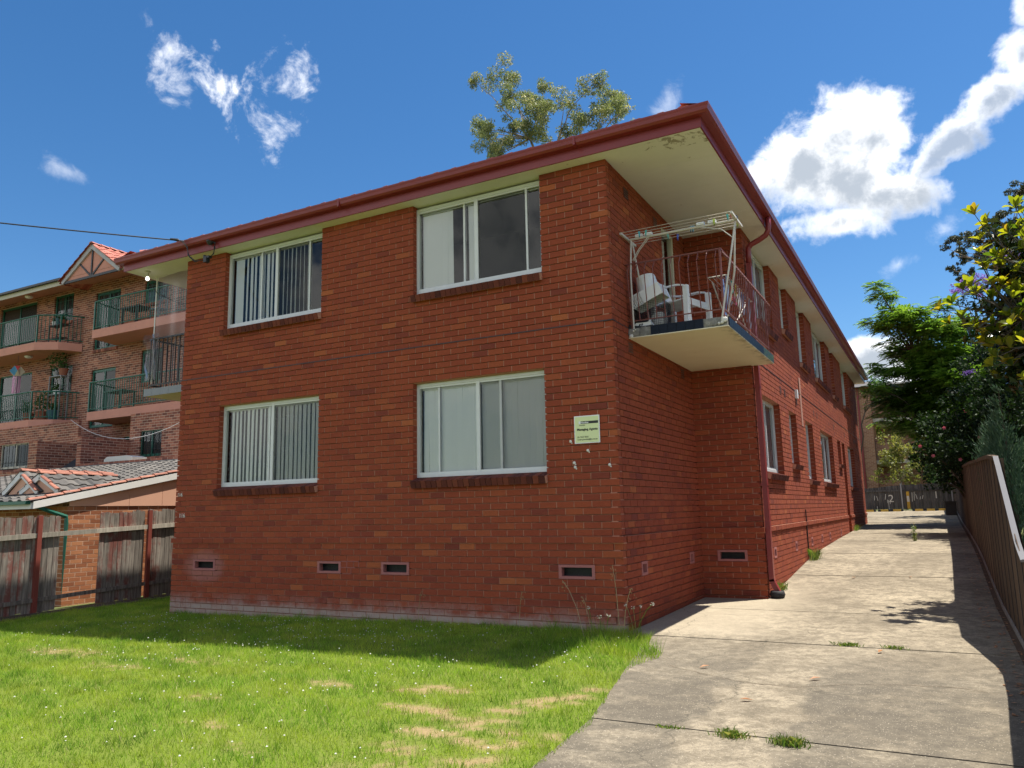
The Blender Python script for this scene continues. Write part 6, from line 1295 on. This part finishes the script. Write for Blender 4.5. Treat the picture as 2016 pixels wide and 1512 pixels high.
# feathery tree over the rear yard: pinnate fronds
def fronds(name, cl, mat, parent, per, length, lw, seed, pairs=9):
    rs = np.random.default_rng(seed); V = []; T = []
    for (c, r) in cl:
        n = max(6, int(per*r*r/0.25)); tn = rs.uniform(0, 0.45)
        for i in range(n):
            d = rs.normal(size=3); d[2] = d[2]*0.6+0.15; d /= np.linalg.norm(d); p = np.array(c)+d*r*rs.uniform(0.05, 0.95)**0.7*np.array([1, 1, 0.75])
            h = np.array([d[0], d[1], 0.0])+rs.normal(size=3)*0.35; h[2] = rs.uniform(-0.15, 0.35); h /= np.linalg.norm(h); s = np.cross(h, [0, 0, 1.0]); s /= np.linalg.norm(s); w = np.cross(s, h); L = length*rs.uniform(0.6, 1.2)
            t = (np.arange(pairs)+0.6)/pairs; droop = -0.35*L*t**2
            for sg_ in (-1, 1):
                q0 = p+np.outer(t*L, h)+np.outer(droop, [0, 0, 1.0]); ll = lw*(1-0.45*np.abs(t-0.45))*rs.uniform(0.8, 1.2, pairs); dr = s*sg_*0.92+h*0.35; tip = q0+np.outer(ll, dr)-np.outer(ll*0.25, w); side = np.outer(ll*0.24, h)
                V.append(np.stack([q0, (q0+tip)/2+side, tip, (q0+tip)/2-side], 1)); T.append(np.clip(tn+rs.uniform(0, 0.5, pairs), 0.01, 0.99))
    o = np_mesh(name, np.concatenate(V), 4, mat, parent, np.concatenate(T)); o['kind'] = 'stuff'; return o
rb_ = thing('feathery_tree', 'bright green feathery leaved tree leaning over the far end of the driveway', 'tree', (5.6, 22.5, 0.75)); cl = rdepth(ROB, 21.5, 1.1, 3)+[((float(a), 21.6+float(c)*0.5, float(b)), 0.55) for a, b, c in zip(RNG.uniform(2.5, 5.2, 22), RNG.uniform(3.3, 6.8, 22), RNG.uniform(-1, 2, 22))]; m = MB(); fk = Vector((5.0, 22.3, 3.6)); limb(m, (5.6, 22.5, 0.6), fk, 0.17, 0.12, 0.05)
hubs = [Vector((3.8, 21.8, 5.2)), Vector((3.1, 21.6, 6.6)), Vector((4.4, 22.0, 6.4)), Vector((2.9, 21.4, 4.6))]
for h in hubs: limb(m, fk, h, 0.085, 0.045, 0.06)
for (c, r) in cl: limb(m, min(hubs, key=lambda q: (q-Vector(c)).length), c, 0.03, 0.006, 0.1)
m.build('trunk', 'bark', rb_, smooth=True); fronds('crown', cl, 'robinia', rb_, 150, 0.40, 0.11, 21); crown('foliage', [((c[0]+0.1, c[1]+0.25, c[2]-0.12), r*0.95) for c, r in cl if r > 0.3], 'robinia', rb_, 620, 0.11, 0.5, 22)
def shrub(name, label, cl, base, mat, dens, size, aspect, seed, cat='shrub', droop=0.1, bark='bark', r=0.06):
    t = thing(name, label, cat, base); m = MB(); b = Vector(base)
    for (c, rr_) in cl: limb(m, b+Vector((random.uniform(-.1, .1), random.uniform(-.1, .1), 0)), c, r, r*0.15, 0.08)
    m.build('stem', bark, t, smooth=True); crown('foliage', cl, mat, t, dens, size, aspect, seed, droop); return t
hb = shrub('flowering_shrub', 'dense dark shrub dotted with pink flowers behind the brown fence', rdepth(HIB, 15, 1.0, 4)+[((float(a), float(b), float(c)), 0.75) for a, b, c in zip(RNG.uniform(4.9, 7.2, 34), RNG.uniform(11.5, 16, 34), RNG.uniform(2.6, 5.6, 34))], (4.9, 15, 0.55), 'shade_leaf', 1300, 0.10, 0.6, 31)
for (x, z) in ((4.18, 3.68), (3.66, 3.29), (3.94, 2.48), (3.08, 2.86), (4.4, 3.0), (3.35, 2.6)):
    m = MB(); y = 13.55
    for i in range(5):
        a = i*2*math.pi/5+x*7; u, v = Vector((math.cos(a), 0, math.sin(a))), Vector((-math.sin(a), 0, math.cos(a))); c = Vector((x, y, z)); m.add([c, c+u*0.028+v*0.022+Vector((0, -0.015, 0)), c+u*0.05+Vector((0, -0.01, 0)), c+u*0.028-v*0.022+Vector((0, -0.015, 0))], [(0, 1, 2, 3)], 0.5)
    m.build('flower', 'pinkfl', hb)
rs = np.random.default_rng(77)
shrub('dense_tree', 'dark dense tree filling the background behind the flowering shrub', [((float(x), float(y), float(z)), 0.95) for x, y, z in zip(rs.uniform(5.0, 10.5, 60), rs.uniform(25, 29, 60), rs.uniform(1.6, 7.4, 60))], (7.5, 27, 0.9), 'shade_leaf', 420, 0.16, 0.55, 32, 'tree', r=0.12)
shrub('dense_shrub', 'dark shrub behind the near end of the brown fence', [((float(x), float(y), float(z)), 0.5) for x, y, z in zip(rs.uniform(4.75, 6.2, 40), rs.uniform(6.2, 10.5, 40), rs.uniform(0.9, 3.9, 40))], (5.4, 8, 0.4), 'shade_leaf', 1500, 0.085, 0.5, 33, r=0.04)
shrub('dense_shrub', 'mid green shrub beyond the back fence, right of the yellowing sapling', [((float(x), float(y), float(z)), 0.6) for x, y, z in zip(rs.uniform(2.9, 5.4, 26), rs.uniform(37, 40, 26), rs.uniform(1.6, 4.4, 26))], (4.2, 38.5, 1.1), 'potplant', 500, 0.16, 0.5, 34, r=0.05)
shrub('rear_tree', 'dark green tree beyond the back fence under the feathery tree', [((float(x), float(y), float(z)), 0.8) for x, y, z in zip(rs.uniform(3.2, 7.0, 34), rs.uniform(42, 46, 34), rs.uniform(2.0, 7.0, 34))], (5.0, 44, 1.1), 'shade_leaf', 380, 0.2, 0.5, 36, 'tree', r=0.1)
sky_tree('sapling', 'thin yellowing sapling in front of the brick flats beyond the back fence', rdepth(SAP, 37, 0.4, 5), (1.75, 37.0, 1.1), 'sapling', 'bark_pale', 520, 0.14, 0.55, 35, 0.2, 0.05)
sky_tree('light_tree', 'light green foliage of a tree showing past the end of the red brick eaves', rdepth(BACKT, 34, 0.4, 6), (-0.6, 36.5, 1.1), 'potplant', 'bark', 620, 0.14, 0.5, 37, 0.2, 0.06)
# jacaranda sprigs behind the magnolia
jc = shrub('jacaranda_tree', 'jacaranda with purple blossom showing between the magnolia leaves', rdepth([(x, z-0.25, r*0.9) for x, z, r in JAC]+[(5.4, 6.6, 0.5), (6.0, 7.0, 0.5), (5.6, 5.8, 0.5), (6.3, 6.2, 0.6)], 15.3, 0.3, 7), (6.4, 15.5, 0.6), 'shade_leaf', 300, 0.10, 0.3, 38, 'tree', bark='bark', r=0.05)
crown('blossom', rdepth([(x, z, r*1.15) for x, z, r in JAC], 15, 0.2, 8), 'purple', jc, 3200, 0.06, 0.5, 39)
# conifer: upswept feathery sprays
cf = thing('conifer', 'young blue green conifer standing just behind the near end of the brown fence', 'conifer', (4.42, 5.2, 0.15)); MB().tube([(4.42, 5.2, 0.1), (4.36, 5.2, 3.2)], 0.03, 6, rr=[0.04, 0.008]).build('trunk', 'bark', cf)
rs = np.random.default_rng(41); V = []; T = []
for (x, z, r) in CON:
    k = int(60+9000*r*r)
    p = np.array([x, 5.2, z])+rs.normal(size=(k, 3))*r*np.array([0.5, 0.5, 0.55]); out = p-np.array([4.42, 5.2, 0]); out[:, 2] = 0; out /= np.linalg.norm(out, axis=1)[:, None]+1e-6
    a = out*0.45+np.array([0, 0, 0.9])+rs.normal(size=(k, 3))*0.28; a /= np.linalg.norm(a, axis=1)[:, None]; b = np.cross(a, rs.normal(size=(k, 3))); b /= np.linalg.norm(b, axis=1)[:, None]; s = rs.uniform(0.06, 0.14, k)[:, None]
    V.append(np.stack([p-a*s*0.5, p+b*0.006, p+a*s*0.5, p-b*0.006], 1)); T.append(rs.uniform(0.02, 0.98, k))
o = np_mesh('foliage', np.concatenate(V), 4, 'conifer', cf, np.concatenate(T)); o['kind'] = 'stuff'
# magnolia: whorls of large leathery leaves, each leaf a part
mg = thing('magnolia_tree', 'magnolia with large glossy yellow green leaves reaching over the brown fence', 'tree', (5.3, 4.6, 0.1)); m = MB(); fk = Vector((5.25, 4.5, 2.4)); limb(m, (5.3, 4.6, 0.0), fk, 0.09, 0.07, 0.04)
hubs = [Vector((4.85, 4.2, 3.6)), Vector((5.0, 4.3, 4.6)), Vector((4.7, 4.1, 4.0)), Vector((5.1, 4.3, 3.0))]
for h in hubs: limb(m, fk, h, 0.05, 0.03, 0.05)
lm = MB(); NS = 6; vs = []
for i in range(NS+1):
    t = i/NS; w = 0.036*math.sin(math.pi*min(1, (t*0.92+0.04))**1.25)**0.8; zc = 0.012*math.sin(t*2.2)-0.02*t*t; vs += [(-w, t*0.165, zc+0.012*(w/0.036)), (0, t*0.165, zc), (w, t*0.165, zc+0.012*(w/0.036))]
fs = []
for i in range(NS): fs += [(3*i, 3*i+1, 3*i+4, 3*i+3), (3*i+1, 3*i+2, 3*i+5, 3*i+4)]
lme = bpy.data.meshes.new('leaf'); lme.from_pydata(vs, [], fs); lme.polygons.foreach_set('use_smooth', [True]*len(fs)); lme.materials.append(M['magnolia'])
cnt = 0; tips = []; extra = []
MAG = MAG+[(random.uniform(4.15, 4.95), random.uniform(3.0, 5.5)) for _ in range(34)]
for (x, z) in MAG:
    y = 4.0+random.uniform(-1.0, 0.3)+(0.35 if cnt >= 280 else 0); c = Vector((x, y, z)); tips.append(c); limb(m, min(hubs, key=lambda q: (q-c).length), c, 0.012, 0.005, 0.08, 5); ax = Vector((random.uniform(-0.7, 0.1), random.uniform(-0.5, 0.3), 1.0)).normalized(); X = ax.orthogonal().normalized(); Y = ax.cross(X)
    for i in range(7):
        a = i*2.4+x; el = random.uniform(0.35, 1.05); d = (X*math.cos(a)+Y*math.sin(a))*math.cos(el)+ax*math.sin(el); d.normalize(); s = d.cross(ax).normalized(); n_ = s.cross(d); k = random.uniform(0.85, 1.2)
        if cnt >= 300: extra.append((c, s*k, d*k, n_*k)); continue
        o = bpy.data.objects.new('leaf', lme); COL.objects.link(o); o.matrix_basis = Matrix(((s.x*k, d.x*k, n_.x*k, c.x), (s.y*k, d.y*k, n_.y*k, c.y), (s.z*k, d.z*k, n_.z*k, c.z), (0, 0, 0, 1))); o.parent = mg; o.matrix_parent_inverse = world_of(mg).inverted(); cnt += 1
m.build('trunk', 'bark', mg, smooth=True)
xm = MB()
for (c, s_, d_, n_) in extra: xm.add([c+s_*v[0]+d_*v[1]+n_*v[2] for v in vs], fs, random.uniform(0.02, 0.98))
xm.build('foliage', 'magnolia', mg, smooth=True, kind='stuff')
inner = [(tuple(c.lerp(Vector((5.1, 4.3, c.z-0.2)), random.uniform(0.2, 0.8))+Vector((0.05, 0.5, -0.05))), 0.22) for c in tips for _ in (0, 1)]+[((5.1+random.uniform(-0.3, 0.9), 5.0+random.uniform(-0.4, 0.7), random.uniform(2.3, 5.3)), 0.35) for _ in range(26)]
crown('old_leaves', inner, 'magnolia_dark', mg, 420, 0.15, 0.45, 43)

# ---------------------------------------------------------------- lawn grass, clover, weeds
N = 330000; rs = np.random.default_rng(5)
x = rs.uniform(-10.4, 1.75, N*2); y = rs.uniform(-8.2, 3.0, N*2)
edge = drive_left_np(y)+0.03*wob(x*2, y*2)-0.02+np.where(y > -2.0, 0.05+0.22*np.exp(-((y+1.15)/0.45)**2)+0.1*np.clip(wob(x*0.5+3, y*2), 0, 1), 0.03+0.05*np.clip(wob(x, y*3), 0, 1))
ok = ((y < -0.03) & (x < np.where(y > -0.25, 0.22, edge))) | ((x < -7.97) & (y >= -0.03) & (x > -10.35+0.07*np.sin(y*3)))
x, y = x[ok][:N], y[ok][:N]; dr = dryness(x, y); keep = rs.uniform(size=len(x)) < 1-0.62*dr; x, y, dr = x[keep], y[keep], dr[keep]; n = len(x)
w2 = wob(x*0.7, y*0.7); nearwall = (y > -0.35) & (x > -7.9)
h = rs.uniform(0.022, 0.05, n)*(1+0.25*w2)*(1-0.3*dr)*np.where(nearwall, 1.3, 1.0); h = h*(1+0.9*np.clip(wob2(x*0.35, y*0.35)-0.15, 0, 1)); tall = (x > -0.9) & (y > -1.3) & (x > -0.9-(y+1.3)*0.2); h = np.where(tall, h*rs.uniform(1.2, 2.6, n), h)
a = rs.uniform(0, 2*np.pi, n); wd = rs.uniform(0.0016, 0.0034, n)*np.where(tall, 1.2, 1); ln_ = h*rs.uniform(0.15, 0.9, n); a2 = rs.uniform(0, 2*np.pi, n); z = lawn_h(x, y)-0.004
b1 = np.stack([x-np.cos(a)*wd, y-np.sin(a)*wd, z], 1); b2 = np.stack([x+np.cos(a)*wd, y+np.sin(a)*wd, z], 1); tip = np.stack([x+np.cos(a2)*ln_, y+np.sin(a2)*ln_, z+h], 1)
tn = np.clip(0.42+0.22*w2-0.22*np.clip(wob2(x*0.35, y*0.35)-0.15, 0, 1)+rs.normal(0, 0.2, n), 0.01, 0.99)
props(np_mesh('grass', np.stack([b1, b2, tip], 1), 3, 'grass', None, tn, np.clip(dr*1.1*(rs.uniform(size=n) < 0.8)+(rs.uniform(size=n) < 0.05)*0.7, 0, 1)), 'short bright green lawn grass with dried patches in front of the flats', 'grass', kind='stuff')
k = 2600; cx = rs.uniform(-8.5, 1.2, k*3); cy = rs.uniform(-5.6, -0.1, k*3); pr_ = np.clip(0.25+0.5*wob(cx*0.6+5, cy*0.6), 0, 1)*np.where(cy > -2.3, 1.0, 0.35)
ok = (rs.uniform(size=k*3) < pr_*0.55) & (cx < drive_left_np(cy)-0.15); cx, cy = cx[ok], cy[ok]; hz = lawn_h(cx, cy)+rs.uniform(0.03, 0.06, len(cx)); r_ = rs.uniform(0.006, 0.011, len(cx)); P = np.stack([cx, cy, hz], 1)
dirs = np.array([[1, 0, 0], [0, 1, 0], [-1, 0, 0], [0, -1, 0], [0, 0, 0.8], [0, 0, -0.6]], float); F = [(0, 1, 4), (1, 2, 4), (2, 3, 4), (3, 0, 4), (1, 0, 5), (2, 1, 5), (3, 2, 5), (0, 3, 5)]
V = np.concatenate([np.stack([P+dirs[i]*r_[:, None] for i in f], 1) for f in F]); props(np_mesh('clover_flowers', V, 3, 'clover', None, np.tile(rs.uniform(0.02, 0.98, len(cx)), 8)), 'scattered small white clover heads in the shaded and sunny lawn', 'flowers', kind='stuff')
def tuft(name, label, x0, y0, L, wdt, n, hh, seed, cat='weed', mat='weed', grp=None, z0=None):
    rs = np.random.default_rng(seed); t = thing(name, label, cat, (x0, y0, prof(y0)), grp); u = rs.normal(0, 0.33, n); px = x0+u*L; py = y0+rs.normal(0, wdt, n); h = rs.uniform(0.4, 1, n)*hh; a = rs.uniform(0, 6.28, n); a2 = rs.uniform(0, 6.28, n); l = h*rs.uniform(0.4, 1.4, n); wd = rs.uniform(0.002, 0.0045, n); z = np.interp(py, PY, PZ)-0.005
    b1 = np.stack([px-np.cos(a)*wd, py-np.sin(a)*wd, z], 1); b2 = np.stack([px+np.cos(a)*wd, py+np.sin(a)*wd, z], 1); mid = np.stack([px+np.cos(a2)*l*0.35, py+np.sin(a2)*l*0.35, z+h*0.75], 1); tip = np.stack([px+np.cos(a2)*l, py+np.sin(a2)*l, z+h], 1); s = np.stack([np.cos(a)*wd, np.sin(a)*wd, 0*a], 1)*0.8
    o = np_mesh('blades', np.stack([b1, b2, mid+s, tip, mid-s], 1), 5, mat, t, rs.uniform(0.02, 0.9, n)); o['kind'] = 'stuff'; return t
G_ = 'weeds in the driveway joints'
tuft('weed_tuft', 'low weed tuft growing left in the nearest driveway joint', 2.05, -3.53, 0.16, 0.03, 260, 0.06, 1, grp=G_); tuft('weed_tuft', 'larger weed tuft growing right in the nearest driveway joint', 2.42, -3.56, 0.16, 0.03, 300, 0.07, 2, grp=G_); tuft('weed_tuft', 'thin line of weeds at the left of the nearest driveway joint', 1.62, -3.50, 0.12, 0.012, 60, 0.035, 8, grp=G_)
tuft('weed_tuft', 'left weed patch in the second driveway joint', 2.42, -0.02, 0.18, 0.02, 180, 0.045, 3, grp=G_); tuft('weed_tuft', 'right weed patch in the second driveway joint', 2.86, -0.03, 0.16, 0.02, 120, 0.04, 4, grp=G_)
tuft('weed_tuft', 'grassy weed at the foot of the red wall beside the downpipe', 1.06, 4.3, 0.10, 0.08, 120, 0.16, 5, grp='weeds at the foot of the long wall'); tuft('weed_tuft', 'leafy weed at the foot of the wall under the black conduit', 1.10, 7.85, 0.12, 0.12, 220, 0.24, 6, grp='weeds at the foot of the long wall'); tuft('weed_tuft', 'pale weed far along the foot of the red wall', 1.07, 17.5, 0.12, 0.25, 120, 0.22, 7, grp='weeds at the foot of the long wall')
pl_ = tuft('seedling', 'single leafy seedling growing from a crack in the middle of the driveway', 2.78, 12.4, 0.05, 0.05, 40, 0.10, 9)
m = MB(); m.tube([(2.78, 12.4, 0.5), (2.76, 12.4, 0.82)], 0.006, 4); m.build('stem', 'weed', pl_); leaves_mesh('leaves', [((2.77, 12.4, 0.6+0.07*i), 0.075) for i in range(5)], 2600, 0.09, 'weed', pl_, 9, 0.22)
# tall seeding grasses at the corner of the flats
def stalk(m, x, y, h, lx, ly): 
    z = gz(x, y); P = [(x, y, z), (x+lx*0.3, y+ly*0.3, z+h*0.5), (x+lx*0.7, y+ly*0.7, z+h*0.85), (x+lx, y+ly, z+h)]; m.tube(P, 0.0036, 4, cap=False); return Vector(P[-1])
GS = [(-0.33, -0.45, 0.62, -0.30, 0.1, 'oat'), (-0.25, -0.42, 0.45, -0.10, 0.0, 'oat'), (0.05, -0.30, 0.80, -0.08, 0.05, 'oat'), (0.08, -0.28, 0.55, 0.14, -0.05, 'oat'), (-0.20, -0.50, 0.34, -0.02, -0.05, 'head'), (-0.05, -0.62, 0.26, -0.01, 0.0, 'head'), (0.0, -0.6, 0.28, 0.04, 0.0, 'head'), (0.24, -0.34, 0.36, -0.10, 0.02, 'head'), (0.27, -0.36, 0.34, -0.03, 0.0, 'head'), (0.33, -0.42, 0.36, 0.02, 0.0, 'head'), (0.30, -0.5, 0.40, 0.20, 0.05, 'head'), (-1.35, -0.12, 0.45, 0.05, 0.0, 'oat'), (-2.9, -0.1, 0.42, 0.06, 0.0, 'oat')]
wh = ['tallest bent oat grass left of the brick corner', 'short oat grass left of the brick corner', 'tall oat grass right against the brick corner', 'oat grass drooping right of the brick corner', 'seed head stem left in the corner grass', 'low seed head in front of the brick corner', 'low seed head just right of centre before the corner', 'pale flower head nearest the corner at the concrete edge', 'pale flower head second from the corner at the concrete edge', 'pale flower head third from the corner at the concrete edge', 'pale flower head leaning farthest over the concrete', 'thin oat grass against the wall below the right vent', 'thin oat grass against the wall below the third vent']
for i, (x, y, h, lx, ly, kd) in enumerate(GS):
    t = thing('seeding_grass', wh[i], 'weed', (x, y, gz(x, y)), 'seeding grasses at the foot of the front wall'); m = MB(); e = stalk(m, x, y, h, lx, ly); m.build('stem', 'straw' if kd == 'oat' else 'weed', t); m = MB()
    for q in range(7 if kd == 'oat' else 9):
        if kd == 'oat': p = e+Vector((random.uniform(-0.03, 0.05), random.uniform(-0.02, 0.02), -random.uniform(0.0, 0.22)*h)); d = Vector((random.uniform(-0.4, 0.6), 0, -1)).normalized()*0.028; s = Vector((0.005, 0, 0))
        else: p = e+Vector((random.uniform(-0.022, 0.022), random.uniform(-0.02, 0.02), random.uniform(-0.012, 0.02))); d = Vector((random.uniform(-1, 1), random.uniform(-1, 1), 1)).normalized()*0.014; s = Vector((0.006, 0.002, 0))
        m.add([p-d*0.5, p+s, p+d*0.5, p-s, p+Vector((0, s.x, 0)), p-Vector((0, s.x, 0))], [(0, 1, 2, 3), (0, 4, 2, 5)], random.uniform(0.1, 0.9))
    m.build('seeds', 'straw' if kd == 'oat' else 'clover', t, kind='stuff')
LV = [(1.35, -1.56, 'orange brown leaf lying alone on the driveway left of the wheel track'), (2.33, -1.70, 'brown leaf on the driveway near the middle crack'), (2.75, -0.30, 'dark brown leaf below the second joint of the driveway'), (2.0, 5.6, 'pale leaf far up the driveway, left'), (2.85, 5.75, 'pale leaf far up the driveway, right'), (1.95, -2.6, 'small brown leaf in the clean band of the driveway')]
for i, (x, y, lab) in enumerate(LV):
    z = prof(y)+0.006; a = random.uniform(0, 6); u, v = Vector((math.cos(a), math.sin(a), 0.1)), Vector((-math.sin(a), math.cos(a), 0)); c = Vector((x, y, z+0.012)); m = MB(); m.add([c-u*0.055, c-v*0.02+Vector((0, 0, 0.008)), c+u*0.055, c+v*0.02+Vector((0, 0, 0.01))], [(0, 1, 2, 3)], 0.2+0.1*i); props(m.build('fallen_leaf', 'dead_leaf'), lab, 'leaf', 'fallen leaves on the driveway')
k = 500; px = rs.uniform(3.7, 3.95, k); py = rs.uniform(-4, 14, k); P = np.stack([px, py, np.interp(py, PY, PZ)+rs.uniform(0.004, 0.012, k)], 1); a = rs.uniform(0, 6.28, k); u = np.stack([np.cos(a), np.sin(a), rs.uniform(-.2, .2, k)], 1)*rs.uniform(0.015, 0.04, k)[:, None]; v = np.stack([-np.sin(a), np.cos(a), 0*a], 1)*0.012
props(np_mesh('leaf_litter', np.stack([P-u, P-v, P+u, P+v], 1), 4, 'dead_leaf', None, rs.uniform(0.02, 0.98, k)), 'brown leaf litter along the foot of the brown fence', 'leaf litter', kind='stuff')

# lettering as meshes
bpy.context.view_layer.update(); dg = bpy.context.evaluated_depsgraph_get()
for o in [o for o in bpy.data.objects if o.type == 'FONT']:
    me = bpy.data.meshes.new_from_object(o.evaluated_get(dg)); n = bpy.data.objects.new('tmp', me); COL.objects.link(n)
    nm = o.name; n.parent = o.parent; n.matrix_parent_inverse = o.matrix_parent_inverse.copy(); n.matrix_basis = o.matrix_basis.copy()
    for k_ in o.keys(): n[k_] = o[k_]
    bpy.data.objects.remove(o); n.name = nm
